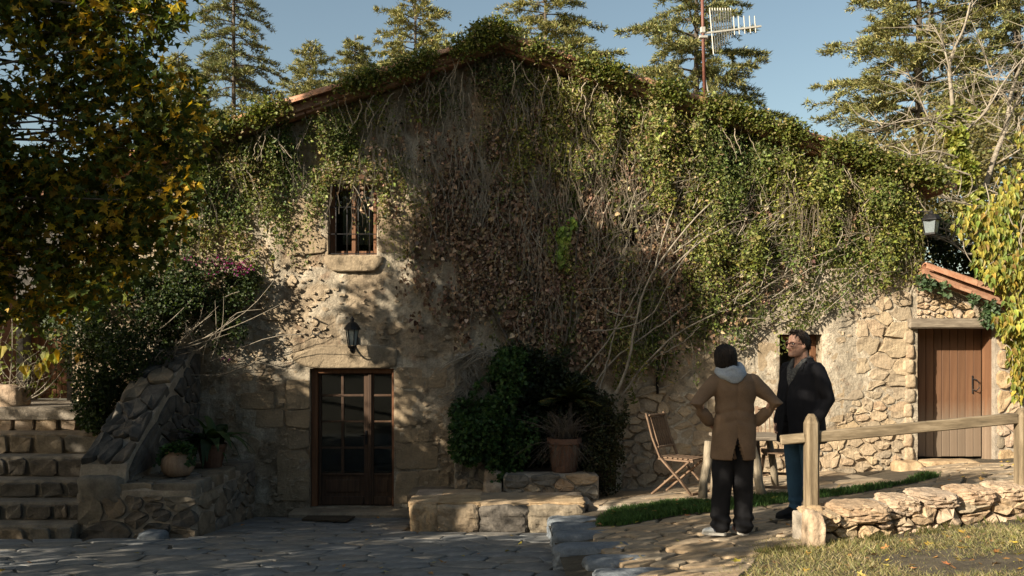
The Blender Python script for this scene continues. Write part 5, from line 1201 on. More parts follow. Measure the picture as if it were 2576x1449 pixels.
def sample(Wt, n_, rng, nscale=55., sharp=2.2, x0=440, x1=2312, y1=900, hang=42):
    out = np.zeros((0, 2))
    while len(out) < n_:
        q = np.stack([x0 + rng.random(n_ * 3) * (x1 - x0), 80 + rng.random(n_ * 3) * (y1 - 80)], 1); q = q[q[:, 1] > roof_py(q[:, 0]) + 4]
        w = table(Wt, q[:, 0], q[:, 1] + hang); f = fbm(np.stack([q[:, 0] / nscale, q[:, 1] / (nscale * 1.5), 0 * q[:, 0] + 3], 1), 3, 51)
        keep = rng.random(len(q)) < np.clip(w * np.clip((f - .5) * sharp * 2 + .62, .02, 1.15), 0, 1)
        out = np.vstack([out, q[keep]])
    return out[:n_]
def strands(P0, rng, K, step, down=1.0, sway=.35, lift=None):
    """K-point vines hanging from P0, kept just off the wall"""
    n_ = len(P0); P = np.zeros((n_, K, 3)); P[:, 0] = P0; v = np.stack([rng.normal(0, sway, n_), np.zeros(n_), -down * np.ones(n_)], 1)
    for k in range(1, K):
        v = v * .75 + .25 * np.stack([rng.normal(0, sway * 2, n_), rng.normal(0, .22, n_), -down + rng.normal(0, .25, n_)], 1)
        P[:, k] = P[:, k - 1] + norm(v) * step
        P[:, k, 1] = np.minimum(P[:, k, 1], FY - .03)
    return P
def tubes(mb, P, r, k=3, col=None):
    for i in range(len(P)): mb.tube(P[i], r[i] * np.linspace(1, .55, P.shape[1]), k, None if col is None else col[i], cap=False)
rng = np.random.default_rng(101)
ivy = thing('climbing_ivy', 'green climbing ivy curtain hanging over most of the house gable', 'ivy', (.8, FY - .05, .3))
q = np.vstack([sample(np.clip(WG * 1.25, 0, 1), 4700, rng, 42, 2.7), sample(np.where(GX[None] > 1380, np.clip(WG * 1.3, 0, 1), 0), 1500, rng, 60, .35)])
top = np.clip(1 - (q[:, 1] - roof_py(q[:, 0])) / 130., 0, 1)             # the curtain hangs off the verge near the top
cl_ = np.clip((fbm(np.stack([q[:, 0] / 46, q[:, 1] / 90, 0 * q[:, 0]], 1), 2, 19) - .36) * 3, 0, 1)
off = .04 + (.04 + .30 * cl_ ** 1.5 * np.clip((q[:, 0] - 1100) / 300, .35, 1)) * (.3 + .7 * rng.random(len(q))) + top * .26 * rng.random(len(q))
S = strands(np.stack([fx(q[:, 0]), FY - off, fz(q[:, 1])], 1), rng, 9, .045)
dens = table(WG, q[:, 0], q[:, 1])
B = MB(); c = np.repeat(S.reshape(-1, 3), 3, 0); nL = len(c); c = c + rng.normal(0, .026, c.shape)
pxc = CX + c[:, 0] * FPX / c[:, 1]; pyc = YH - (c[:, 2] - CZ) * FPX / c[:, 1]; inw = (pxc > 822) & (pxc < 952) & (pyc > 468) & (pyc < 645)
keep = (rng.random(nL) < .85) & (pxc < 2322) & ~(inw & (rng.random(nL) < .86)) & ~((pxc > 1560) & (pxc < 1672) & (pyc > 530) & (pyc < 630) & (rng.random(nL) < .85)); c = c[keep]; nL = len(c)
d = np.stack([rng.normal(0, .8, nL), -.2 + rng.normal(0, .4, nL), -.45 + rng.normal(0, .6, nL)], 1); nn = np.stack([rng.normal(-.1, .75, nL), -.7 + rng.normal(0, .5, nL), .35 + rng.normal(0, .65, nL)], 1)
pyl = YH - (c[:, 2] - CZ) * FPX / c[:, 1]; pxl = CX + c[:, 0] * FPX / c[:, 1]
hue = fbm(np.stack([c[:, 0] * 1.3, c[:, 2] * 1.1, 0 * c[:, 0]], 1), 3, 71)
colr = pick(rng, nL, [(.145, .175, .036), (.19, .215, .055), (.09, .12, .028), (.26, .27, .10), (.05, .07, .02)], [3, 2.6, 2.2, 1.4, 1.2], .28)
colr = colr * (1 + (hue - .5)[:, None] * np.array([1.4, .9, .5])); dk = np.clip((pxl - 960) / 120, 0, 1) * np.clip((1340 - pxl) / 90, 0, 1); colr = np.where((rng.random(nL) < .5 * dk)[:, None], pick(rng, nL, [(.16, .13, .08), (.11, .10, .05)], var=.3), colr)
mix = rng.random(nL) < .07 + .20 * np.clip((1900 - pxl) / 300, 0, 1) * (hue > .47); colr[mix] = pick(rng, mix.sum(), [(.30, .26, .10), (.26, .18, .10), (.36, .28, .17), (.20, .15, .09)])
sz = np.clip(.031 * np.exp(.38 * rng.normal(0, 1, nL)), .016, .075); kd = rng.random(nL) < .55
for kk, shp in ((kd, KITE), (~kd, LANCE)): leaves(B, c[kk], d[kk], nn[kk], sz[kk] * (1 if shp is KITE else 1.35), np.clip(colr[kk], .01, .6), shp)
o = obj('leaves', B, M['leaf'], ivy)
o['kind'] = 'stuff'
# loose fringe over the roof edge
B = MB(); px = np.concatenate([440 + rng.random(2600) * 820, 1200 + rng.random(3900) * 780, 1900 + rng.random(1500) * 425]); fr = fbm(np.stack([px / 70, 0 * px, 0 * px], 1), 3, 61); keep = rng.random(len(px)) < np.clip((fr - .37) * 6, .05, .85); px = px[keep]; n_ = len(px)
x = fx(px); z = roof_z(x) + .06 + rng.random(n_) ** 1.2 * .17; y = FY - .50 + np.where(rng.random(n_) < .65, rng.normal(0, .035, n_), rng.random(n_) * .5); P0 = np.stack([x, y, z], 1)
pk = np.abs(px - 1262) < 60; P0[pk, 2] += rng.random(pk.sum()) * .16
S2 = strands(P0, rng, 5, .05, .35, .9); c = np.repeat(S2.reshape(-1, 3), 3, 0) + rng.normal(0, .03, (n_ * 15, 3)); nL = len(c)
keep = rng.random(nL) < .62; c = c[keep]; nL = len(c)
leaves(B, c, rdir(rng, nL) + [0, -.3, .1], rdir(rng, nL) * .7 + [0, -.4, .9], np.clip(.034 * np.exp(.34 * rng.normal(0, 1, nL)), .016, .075), pick(rng, nL, [(.13, .155, .03), (.18, .195, .045), (.08, .105, .025), (.28, .23, .10)], [3, 3, 2, 1.2]))
o = obj('leaves', B, M['leaf'], ivy); o['kind'] = 'stuff'
# bare runners and hanging stems among the leaves
T = MB(); q2 = sample(np.maximum(WG * .8, WB * .6) + np.where((GX[None] > 850) & (GX[None] < 1400) & (GY[:, None] < 560), .5, 0), 1700, rng, 80, 1.2)
SS = strands(np.stack([fx(q2[:, 0]), FY - .05 - rng.random(1700) * .22, fz(q2[:, 1])], 1), rng, 9, .07, 1.0, .42); tubes(T, SS, .0035 + .004 * rng.random(1700) ** 2, 3)
px = np.concatenate([1280 + rng.random(80) * 980, 520 + rng.random(40) * 700]); P0 = np.stack([fx(px), FY - .42 + rng.random(120) * .2, roof_z(fx(px)) + .12 - .35 * rng.random(120)], 1); SS = strands(P0, rng, 10, .055, .9, .6); tubes(T, SS, .004 + .006 * rng.random(120), 4)
o = obj('runners', T, M['stem'], ivy); o['kind'] = 'stuff'

# ---- dead creeper in the middle
dead = thing('withered_creeper', 'withered brown creeper leaves clinging to the middle of the house front', 'creeper', (.5, FY - .05, .4))
rng = np.random.default_rng(102); q = sample(WB, 2900, rng, 55, 3.0, x0=900, x1=2250, hang=14)
S = strands(np.stack([fx(q[:, 0]), FY - .04 - rng.random(len(q)) * .12, fz(q[:, 1])], 1), rng, 5, .06, 1, .3); c = np.repeat(S.reshape(-1, 3), 2, 0); nL = len(c); c = c + rng.normal(0, .02, c.shape); pxc = CX + c[:, 0] * FPX / c[:, 1]; pyc = YH - (c[:, 2] - CZ) * FPX / c[:, 1]; c = c[~((pxc > 1560) & (pxc < 1668) & (pyc > 530) & (pyc < 632) & (rng.random(nL) < .85))]; nL = len(c)
B = MB(); leaves(B, c, np.stack([rng.normal(0, .6, nL), -.25 + rng.normal(0, .35, nL), -.8 + rng.normal(0, .35, nL)], 1), np.stack([rng.normal(-.1, .6, nL), -.8 + rng.normal(0, .4, nL), .4 + rng.normal(0, .5, nL)], 1), np.clip(.045 * np.exp(.3 * rng.normal(0, 1, nL)), .02, .08), pick(rng, nL, BROWN + [(.10, .06, .04)], [3, 2, 2, 1.2, 1.6], .3), HEART)
o = obj('leaves', B, M['dry'], dead); o['kind'] = 'stuff'
cg, ug = blob_points(rng, 170, [(at(1418, 590, 12.0), np.array([.10, .05, .14]), 1), (at(1412, 640, 12.0), np.array([.07, .05, .18]), 1.2), (at(1440, 560, 12.0), np.array([.07, .05, .08]), .5)]); B = MB(); leaves(B, cg, np.stack([rng.normal(0, .4, 170), rng.normal(-.2, .3, 170), -1 + 0 * cg[:, 0]], 1), np.stack([rng.normal(0, .4, 170), -1 + 0 * cg[:, 0], .4 + rng.normal(0, .3, 170)], 1), .05 + .03 * rng.random(170), pick(rng, 170, [(.20, .30, .05), (.28, .36, .07), (.14, .22, .04)]), HEART); obj('fresh_leaves', B, M['leaf'], dead)['kind'] = 'stuff'
def wallpath(pts, off=.10, wob=.0):
    return np.array([[fx(x, FY - off), FY - off, fz(y, FY - off)] for x, y in pts])
def smooth_path(P, n_=18):
    P = np.asarray(P, float); t = np.linspace(0, len(P) - 1, n_); out = np.zeros((n_, 3))
    for k in range(3):
        # Catmull-Rom
        for a, tt in enumerate(t):
            i = min(int(tt), len(P) - 2); u = tt - i; p0 = P[max(i - 1, 0), k]; p1 = P[i, k]; p2 = P[i + 1, k]; p3 = P[min(i + 2, len(P) - 1), k]
            out[a, k] = .5 * (2 * p1 + (p2 - p0) * u + (2 * p0 - 5 * p1 + 4 * p2 - p3) * u * u + (-p0 + 3 * p1 - 3 * p2 + p3) * u ** 3)
    return out
stems = [([(1290, 880), (1255, 810), (1205, 720), (1180, 640), (1195, 590), (1240, 520), (1300, 440)], .028, .10), ([(1195, 590), (1150, 520), (1095, 470), (1020, 420)], .016, .07), ([(1180, 650), (1110, 600), (1040, 560), (960, 520)], .013, .06),
         ([(1330, 860), (1345, 760), (1330, 640), (1350, 520), (1400, 400)], .02, .14), ([(1420, 870), (1440, 760), (1450, 640), (1470, 480), (1520, 340)], .018, .16), ([(1360, 860), (1380, 700), (1420, 560)], .014, .12)]
T = MB()
for pts, r, off in stems: P_ = smooth_path(wallpath(pts, off), 20); T.tube(P_ + np.random.default_rng(len(pts)).normal(0, .006, P_.shape), np.linspace(r, r * .45, 20), 7)
obj('stem', T, M['bark'], dead, smooth=True)
# ---- woody climber fanning up to the right of the planter
fan = thing('woody_climber', 'bare woody climber fanning up the sunlit wall behind the planter', 'climber', (fx(1500, 11.6), 11.7, -.2))
fans = [([(1438, 965), (1490, 905), (1555, 820), (1600, 740), (1640, 650)], .013, .42), ([(1530, 1020), (1562, 960), (1588, 880), (1600, 800), (1640, 690), (1740, 560), (1800, 500)], .022, .38), ([(1478, 1010), (1520, 930), (1600, 860), (1690, 800), (1740, 760)], .016, .30), ([(1535, 1035), (1600, 940), (1690, 850), (1800, 790), (1890, 760), (1950, 705)], .015, .24),
        ([(1600, 800), (1550, 790), (1500, 760), (1480, 745)], .012, .36), ([(1480, 833), (1560, 825), (1640, 790), (1690, 700), (1760, 600)], .011, .46), ([(1660, 700), (1760, 610), (1840, 560), (1900, 500)], .014, .3), ([(1690, 640), (1790, 570), (1870, 540)], .011, .28), ([(1700, 820), (1800, 800), (1920, 800), (2040, 760), (2140, 700)], .011, .12),
        ([(1600, 960), (1650, 900), (1720, 860), (1760, 820)], .012, .2), ([(1560, 1010), (1700, 960), (1790, 880), (1870, 830)], .010, .06), ([(1820, 900), (1900, 830), (1980, 790), (2100, 740), (2200, 690)], .009, .09), ([(1885, 860), (1960, 800), (2060, 780)], .007, .08), ([(1640, 690), (1680, 560), (1720, 470)], .012, .3), ([(1500, 1000), (1530, 900), (1560, 760), (1580, 600)], .014, .34), ([(1660, 960), (1690, 860), (1690, 780)], .009, .10)]
T = MB()
for i, (pts, r, off) in enumerate(fans):
    P_ = smooth_path(wallpath(pts, off), 22); P_[:, 1] += np.linspace(-.10, .10, 22) * (off > .2); T.tube(P_ + np.random.default_rng(i).normal(0, .005, P_.shape), np.linspace(r, r * .4, 22), 6)
obj('branch', T, M['pale_bark'], fan, smooth=True)
T = MB(); rng = np.random.default_rng(104); W2 = np.zeros_like(WG); W2[4:8, 6:10] = [[.5, .6, .3, .1], [1, 1, .5, .2], [1, 1, .9, .5], [.9, .8, .4, .05]]
q = sample(W2, 420, rng, 90, 1.2); n_ = len(q); P0 = np.stack([fx(q[:, 0]), FY - .08 - .2 * rng.random(n_), fz(q[:, 1])], 1); an = rng.normal(.75, .45, n_); L = .25 + .5 * rng.random(n_)
for i in range(n_):
    t_ = np.linspace(0, 1, 6); P_ = P0[i] + np.stack([np.cos(an[i]) * t_ * L[i], .05 * np.sin(t_ * 5 + i), np.sin(an[i]) * t_ * L[i] - .10 * t_ ** 2], 1) + rng.normal(0, .008, (6, 3)); T.tube(P_, np.linspace(.006, .0025, 6), 3, cap=False)
obj('twigs', T, M['pale_bark'], fan)['kind'] = 'stuff'
# leafy sprigs along the lower right wall, with narrow leaves
B = MB(); T = MB(); sprigs = [((2050, 700), (1860, 830)), ((2160, 690), (1960, 790)), ((2230, 680), (2060, 780)), ((2140, 640), (1930, 700)), ((1900, 700), (1740, 860)), ((1800, 690), (1680, 840)), ((2250, 640), (2110, 700)), ((1760, 640), (1600, 760)), ((1980, 640), (1800, 760)), ((2080, 760), (1990, 830)), ((1560, 860), (1690, 800)), ((1570, 980), (1600, 890)), ((1555, 770), (1640, 720)), ((1890, 770), (1830, 860)), ((2200, 600), (2020, 690)), ((2280, 620), (2200, 700))]
for (a, b_) in sprigs:
    for rep in range(3):
        A = np.array(a) + rng.normal(0, 26, 2); E = np.array(b_) + rng.normal(0, 26, 2); off = .06 + .12 * rng.random(); P_ = smooth_path(wallpath([A, (A + E) / 2 + rng.normal(0, 14, 2), E], off), 16); T.tube(P_, np.linspace(.006, .0025, 16), 3, cap=False)
        c = np.repeat(P_, 3, 0); nL = len(c); sd = np.where(np.arange(nL) % 2 == 0, 1, -1)[:, None]; tg = norm(P_[-1] - P_[0]); pr = np.array([-tg[2], 0, tg[0]]); d = tg * .55 + pr * sd * .8 + rng.normal(0, .25, (nL, 3)) + [0, -.35, 0]
        leaves(B, c + rng.normal(0, .008, c.shape), d, rng.normal(0, .4, (nL, 3)) + [0, -1, .4], .045 + .04 * rng.random(nL), pick(rng, nL, [(.085, .105, .022), (.12, .13, .03), (.06, .08, .02)]), LANCE)
obj('sprig_leaves', B, M['leaf'], fan)['kind'] = 'stuff'; obj('sprig_stems', T, M['stem'], fan)['kind'] = 'stuff'

# ------------------------------------------------------------------ shrubs and pot plants
def shrub(root, name, blobs, n_, cols, size, rng, shape=KITE, mat='leaf', up=.3, w=None, var=.3):
    c, u = blob_points(rng, n_, blobs); f = fbm(c * 3.6, 3, 7); k_ = f > .46; c, u = c[k_], u[k_]; n_ = len(c)
    B = MB(); leaves(B, c, u + rng.normal(0, .6, (n_, 3)) + [0, -.1, -.2], u * .6 + rng.normal(0, .5, (n_, 3)) + [0, -.25, up], size * (.7 + .6 * rng.random(n_)), pick(rng, n_, cols, w, var), shape)
    o = obj(name, B, M[mat], root); o['kind'] = 'stuff'; return o
def bl(px, py, Y, rx, ry, w=1, rd=.35): return (at(px, py, Y), np.array([rx / FPX * Y, rd, ry / FPX * Y]), w)
rng = np.random.default_rng(111)
bou = thing('bougainvillea', 'dark sprawling bougainvillea with magenta flowers hanging over the stone parapet', 'shrub', (fx(300, 12), 12.0, .87))
bb = [bl(300, 760, 11.7, 170, 130, 3), bl(440, 740, 11.8, 150, 110, 3), bl(540, 720, 11.9, 110, 75, 1.3, .25), bl(600, 690, 12, 60, 45, .5, .15), bl(560, 830, 11.9, 60, 60, .5, .15), bl(250, 880, 11.55, 90, 120, 2.2), bl(245, 1000, 11.25, 60, 90, 1.4, .25), bl(310, 930, 11.3, 60, 110, 1.2, .25), bl(180, 780, 12, 80, 110, 1.2), bl(380, 870, 11.7, 80, 60, 1.2), bl(255, 1060, 11.15, 55, 35, .6, .2), bl(340, 700, 12, 230, 70, 1.5), bl(480, 810, 11.9, 90, 70, .8, .2)]
shrub(bou, 'foliage', bb, 46000, DGREEN + [(.06, .08, .022)], .042, rng)
shrub(bou, 'flowers', [bl(600, 672, 11.8, 50, 20, 2, .12), bl(520, 655, 11.8, 65, 16, 1.4, .12), bl(560, 700, 11.75, 60, 22, .9, .12), bl(565, 890, 11.8, 14, 22, .25, .05), bl(620, 665, 11.85, 18, 9, .7, .06)], 430, [(.26, .028, .16), (.34, .04, .21), (.16, .02, .10)], .034, rng, KITE, 'leaf')
T = MB()
for i in range(46):
    a = at(260 + rng.random() * 300, 830 + rng.random() * 140, 11.8); e = a + np.array([rng.normal(.2, .5), rng.normal(-.2, .15), rng.normal(.3, .4)]); m2 = (a + e) / 2 + rng.normal(0, .1, 3); T.tube(smooth_path([a, m2, e], 8), np.linspace(.009, .003, 8), 4, cap=False)
T.tube(smooth_path([(fx(310, 11.9), 12.0, .85), (fx(330, 11.8), 11.95, 1.4), (fx(400, 11.8), 11.9, 2.1)], 10), np.linspace(.035, .02, 10), 7); obj('stems', T, M['pale_bark'], bou)

bush = thing('ivy_bush', 'dark green ivy mound spilling over the stone pier right of the double door', 'ivy bush', (fx(1230, 11.5), 11.5, -.2))
bb = [bl(1285, 935, 11.45, 60, 60, 1.6), bl(1250, 1010, 11.4, 70, 70, 2), bl(1200, 1085, 11.3, 72, 60, 2), bl(1280, 1090, 11.35, 75, 90, 2), bl(1180, 1120, 11.3, 50, 50, 1, .25), bl(1270, 1160, 11.3, 50, 60, 1, .25), bl(1170, 1040, 11.42, 38, 40, .5, .15), bl(1245, 1200, 11.15, 16, 60, .35, .1)]
shrub(bush, 'foliage', bb, 17000, [(.03, .068, .02), (.045, .092, .026), (.065, .115, .032)], .055, rng)
dt = MB()                                                                # mat of dead ivy stems on the pier
for i in range(260):
    a = at(1145 + rng.random() * 85, 885 + rng.random() * 170, 11.46); an = rng.normal(1.3, .9); L = .12 + .28 * rng.random(); m2 = a + np.array([math.cos(an) * L * .5 + rng.normal(0, .03), rng.normal(-.03, .02), -math.sin(an) * L * .5]); e = m2 + np.array([math.cos(an + rng.normal(0, .6)) * L * .5, rng.normal(0, .03), -math.sin(an) * L * .5]); dt.tube(smooth_path([a, m2, e], 6), np.linspace(.007, .003, 6), 3, cap=False)
for i in range(30):
    a = at(1190 + rng.random() * 70, 876 + rng.random() * 14, 11.44); e = a + np.array([rng.normal(-.12, .15), -.03, rng.normal(-.16, .10)]); dt.tube(smooth_path([a, (a + e) / 2 + [rng.normal(0, .04), -.05, .04], e], 6), np.linspace(.009, .004, 6), 4, cap=False)
o = tag(obj('dead_ivy', dt, M['pale_bark']), 'tangled grey dead ivy stems on the face of the stone pier', 'dead ivy')
sb = thing('dark_shrub', 'dark bushy shrub at the right end of the stone planter', 'shrub', (fx(1530, 11.4), 11.4, -.2))
shrub(sb, 'foliage', [bl(1510, 1080, 11.5, 60, 80, 2), bl(1530, 1170, 11.4, 45, 75, 1.6, .28), bl(1480, 1020, 11.7, 55, 50, 1.2), bl(1540, 1040, 11.6, 45, 50, .7), bl(1500, 1150, 11.4, 40, 80, .8)], 12000, [(.032, .034, .015), (.045, .046, .02), (.03, .042, .018)], .036, rng)
obj('stems', MB().tube([(fx(1510, 11.5), 11.5, -.2), (fx(1505, 11.5), 11.52, .3), (fx(1500, 11.5), 11.6, .8)], [.02, .015, .008], 5), M['bark'], sb)
sb2 = thing('backing_shrub', 'deep green shrub against the wall between the ivy mound and the dark shrub', 'shrub', (fx(1390, 11.8), 11.8, -.1))
shrub(sb2, 'foliage', [bl(1350, 970, 11.75, 60, 90, 2), bl(1400, 1040, 11.75, 70, 90, 2), bl(1340, 1090, 11.75, 50, 90, 1.5), bl(1440, 1000, 11.8, 60, 80, 1.2), bl(1420, 930, 11.9, 50, 50, .7), bl(1300, 900, 11.8, 60, 40, .6), bl(1460, 1120, 11.8, 40, 80, 1)], 20000, [(.016, .024, .010), (.022, .032, .013), (.03, .042, .016)], .05, rng)
obj('stems', MB().tube([(fx(1390, 11.8), 11.8, -.1), (fx(1385, 11.8), 11.82, .5), (fx(1390, 11.8), 11.85, 1.1)], [.02, .015, .008], 5), M['bark'], sb2)
pm = thing('spiky_palm', 'small palm like plant with yellow tipped fronds above the terracotta pot', 'palm', (fx(1440, 11.55), 11.55, .0))
B = MB()
for i in range(34):
    a = rng.random() * 2 * math.pi; el = .25 + 1.0 * rng.random(); L = .28 + .2 * rng.random(); c0 = at(1435, 1010, 11.5); t_ = np.linspace(.1, 1, 12); dr = np.array([math.cos(a) * math.cos(el), math.sin(a) * math.cos(el) * .6 - .2, math.sin(el)]); P_ = c0 + dr * (t_ * L)[:, None] - np.array([0, 0, 1]) * (.16 * t_ ** 2)[:, None]
    c = np.repeat(P_, 2, 0); nL = 24; sd = np.where(np.arange(nL) % 2, 1, -1)[:, None]; s_ = norm(np.cross(dr, [0, 0, 1]) + 1e-6); leaves(B, c, dr * .8 + s_ * sd * .7, np.tile([0, -.4, 1.], (nL, 1)), np.full(nL, .09), pick(rng, nL, [(.03, .045, .014), (.05, .055, .016)] if i % 6 else [(.16, .13, .03), (.10, .09, .02)]), LANCE)
obj('fronds', B, M['leaf'], pm)['kind'] = 'stuff'; obj('stem', MB().tube([at(1435, 1150, 11.5), at(1435, 1010, 11.5)], .03, 8), M['bark'], pm)
# dry twigs in the terracotta pot
dm_ = MB()
for i in range(260):
    a = tc0 + [rng.normal(0, .08), rng.normal(0, .08), .40]; e = a + np.array([rng.normal(0, .22), rng.normal(-.10, .12), .12 + .28 * rng.random() - (.5 if i % 2 == 0 else 0)]); dm_.tube(smooth_path([a, (a + e) / 2 + [rng.normal(0, .03), -.04, .07], e], 6), np.linspace(.004, .002, 6), 3, cap=False)
obj('dry_plant', dm_, M['bark'], tp_)['kind'] = 'stuff'
# succulent
B = MB(); n_ = 620; u = rdir(rng, n_); u[:, 2] = np.abs(u[:, 2]); c = pc0 + [0, 0, .285] + u * np.array([.20, .17, .10]) * (.55 + .45 * rng.random((n_, 1))); leaves(B, c, u + rng.normal(0, .4, (n_, 3)), u + [0, 0, 1], .035 + .02 * rng.random(n_), pick(rng, n_, [(.035, .085, .028), (.055, .115, .035), (.028, .06, .022)]), HEART)
n_ = 90; c = pc0 + np.stack([rng.choice([-1, 1], n_) * (.16 + .04 * rng.random(n_)), rng.normal(-.05, .08, n_), .14 + .15 * rng.random(n_)], 1); leaves(B, c, rng.normal(0, .5, (n_, 3)) + [0, 0, -1], rng.normal(0, .4, (n_, 3)) + [0, -1, .3], np.full(n_, .04), pick(rng, n_, [(.035, .08, .03)]), HEART); obj('succulent', B, M['leaf'], pot)['kind'] = 'stuff'
# broad strap leaves
def strap(mb, base, dr, L, w, droop, col):
    t_ = np.linspace(0, 1, 9); P_ = base + dr * (t_ * L)[:, None] - np.array([0, 0, 1]) * (droop * t_ ** 2.2)[:, None]; s_ = norm(np.cross(dr, [0, 0, 1.])); ww = w * np.sin(np.clip(.12 + t_ * .9, 0, 1) ** .8 * math.pi) + .004; nn = norm(np.cross(s_, dr))
    V = np.concatenate([P_ + s_ * ww[:, None] + nn * (ww * .25)[:, None], P_, P_ - s_ * ww[:, None] + nn * (ww * .25)[:, None]]); j = np.arange(8)
    mb.add(V, [np.stack([j, j + 1, j + 10, j + 9], 1), np.stack([j + 9, j + 10, j + 19, j + 18], 1)], col)
for i in range(46):
    a = rng.random() * 2 * math.pi; el = .5 + .75 * rng.random(); dr = norm(np.array([math.cos(a) * math.cos(el), math.sin(a) * math.cos(el) * .7 - .12, math.sin(el)])); B = MB()
    strap(B, ac0 + [rng.normal(0, .05), rng.normal(0, .05), .28], dr, .5 + .35 * rng.random(), .05 + .025 * rng.random(), .35 + .4 * rng.random(), pick(rng, 1, [(.022, .048, .018), (.032, .065, .022), (.05, .085, .03)])[0]); obj('leaf', B, M['leaf'], ap, smooth=True)

# ------------------------------------------------------------------ maple in front on the left
rng = np.random.default_rng(121)
mp_poly = np.array([(-420, -260), (480, -260), (470, -40), (446, 62), (430, 84), (392, 100), (374, 140), (380, 185), (394, 245), (414, 240), (422, 190), (454, 165), (500, 200), (520, 260), (522, 330), (505, 400), (478, 470), (468, 560), (446, 612), (392, 655), (320, 690), (280, 740), (190, 770), (100, 792), (-60, 800), (-420, 760)], float)
maple = thing('maple_tree', 'big autumn maple with dark green and ochre leaves filling the upper left', 'tree', (-6.6, 7.9, -.35))
def maple_leaves(cl, per, spread, size, rng, cols, w):
    n_ = len(cl) * per; c = np.repeat(cl, per, 0) + rng.normal(0, 1, (n_, 3)) * spread; a = rng.random(n_) * 2 * math.pi
    d = np.stack([np.cos(a) * .8, np.sin(a) * .8, -.65 + rng.normal(0, .45, n_)], 1); nn = np.stack([rng.normal(-.15, .65, n_), -.55 + rng.normal(0, .6, n_), .7 + rng.normal(0, .45, n_)], 1)
    hue = np.repeat(rng.random(len(cl)), per); colr = pick(rng, n_, cols, w, .22); yl = rng.random(n_) < np.where(hue > .70, .6, .11); colr[yl] = pick(rng, yl.sum(), [(.40, .26, .025), (.48, .36, .03), (.30, .20, .02)])
    B = MB(); leaves(B, c, d, nn, size * (.65 + .6 * rng.random(n_)), colr, MAPLE); return B
Mc = [(.055, .082, .016), (.08, .108, .019), (.12, .14, .022), (.20, .17, .024)]; Mw = [3, 3, 1.6, .9]
q = np.stack([-420 + rng.random(20000) * 950, -260 + rng.random(20000) * 1070], 1); q = q[inside(mp_poly, q)]
f = fbm(np.stack([q[:, 0] / 60, q[:, 1] / 60, 0 * q[:, 0]], 1), 2, 33); q = q[f > .36][:3100]
cl = np.array([at(x, y, 7.55 + 1.0 * rng.random()) for x, y in q])
B = maple_leaves(cl, 11, .075, .075, rng, Mc, Mw); o = obj('crown', B, M['maple'], maple); o['kind'] = 'stuff'
# upper crown above the picture and to the left of it
up = [((-6.15, 7.9, 8.0), (1.25, .9, 1.05), 3.4), ((-5.45, 7.9, 6.1), (.85, .8, 1.25), 2.8), ((-6.9, 7.7, 5.0), (.8, .8, .7), .4)]
cu_, _ = blob_points(rng, 2000, [(np.array(a), np.array(b_), w) for a, b_, w in up]); B = maple_leaves(cu_, 9, .12, .11, rng, Mc, Mw); obj('crown', B, M['maple'], maple)['kind'] = 'stuff'
T = MB(); tb0 = np.array([-6.6, 7.9, -.4]); T.tube(smooth_path([tb0, (-6.55, 7.9, 1.2), (-6.3, 7.9, 2.6), (-6.1, 7.9, 4.6), (-5.7, 7.9, 6.8)], 20), np.linspace(.19, .05, 20), 10); obj('trunk', T, M['bark'], maple, smooth=True)
T = MB()
for e in cl[rng.choice(len(cl), 70)]:
    b0 = np.array([-6.2, 7.9, np.clip(e[2] - .6 + rng.normal(0, .3), 2.0, 6.3)]); m2 = (b0 + e) / 2 + [0, 0, .25]; T.tube(smooth_path([b0, m2, e], 10), np.linspace(.028, .004, 10), 5, cap=False)
for pts in ([(372, 170), (400, 165), (440, 150), (468, 120)], [(355, 150), (372, 120), (390, 95)], [(500, 300), (525, 240), (560, 150)]):
    T.tube(smooth_path([at(x, y, 8.0) for x, y in pts], 10), np.linspace(.006, .002, 10), 4, cap=False)
obj('branches', T, M['bark'], maple)['kind'] = 'stuff'

# ------------------------------------------------------------------ trees left of the courtyard that shade it (mostly out of the picture)
def broad_tree(root, blobs, n_cl, per, size, cols, rng, base, w=None, spread=.16, trunk_r=.2, mat='leaf', shape=KITE):
    cl_, _ = blob_points(rng, n_cl, blobs); n_ = n_cl * per; c = np.repeat(cl_, per, 0) + rng.normal(0, 1, (n_, 3)) * spread
    B = MB(); leaves(B, c, rdir(rng, n_) + [0, 0, -.3], rdir(rng, n_) * .8 + [0, 0, .8], size * (.7 + .6 * rng.random(n_)), pick(rng, n_, cols, w), shape); o = obj('crown', B, M[mat], root); o['kind'] = 'stuff'
    base = np.asarray(base, float); top = np.array([b_[0] for b_ in blobs]).mean(0); T = MB(); T.tube(smooth_path([base, base * .6 + top * .4 + [.1, 0, 0], top], 14), np.linspace(trunk_r, trunk_r * .35, 14), 10); obj('trunk', T, M['bark'], root, smooth=True)
    T = MB()
    for b_ in blobs: T.tube(smooth_path([base * .5 + top * .5, (base * .5 + top * .5 + b_[0]) / 2 + [0, 0, .2], b_[0]], 8), np.linspace(trunk_r * .4, .02, 8), 6, cap=False)
    obj('branches', T, M['bark'], root)['kind'] = 'stuff'
rng = np.random.default_rng(131)
def sh(p, t, r, w=1.0): return (np.asarray(p, float) + SUN * t, np.array([r, r, r * .9]), w * r ** 2)
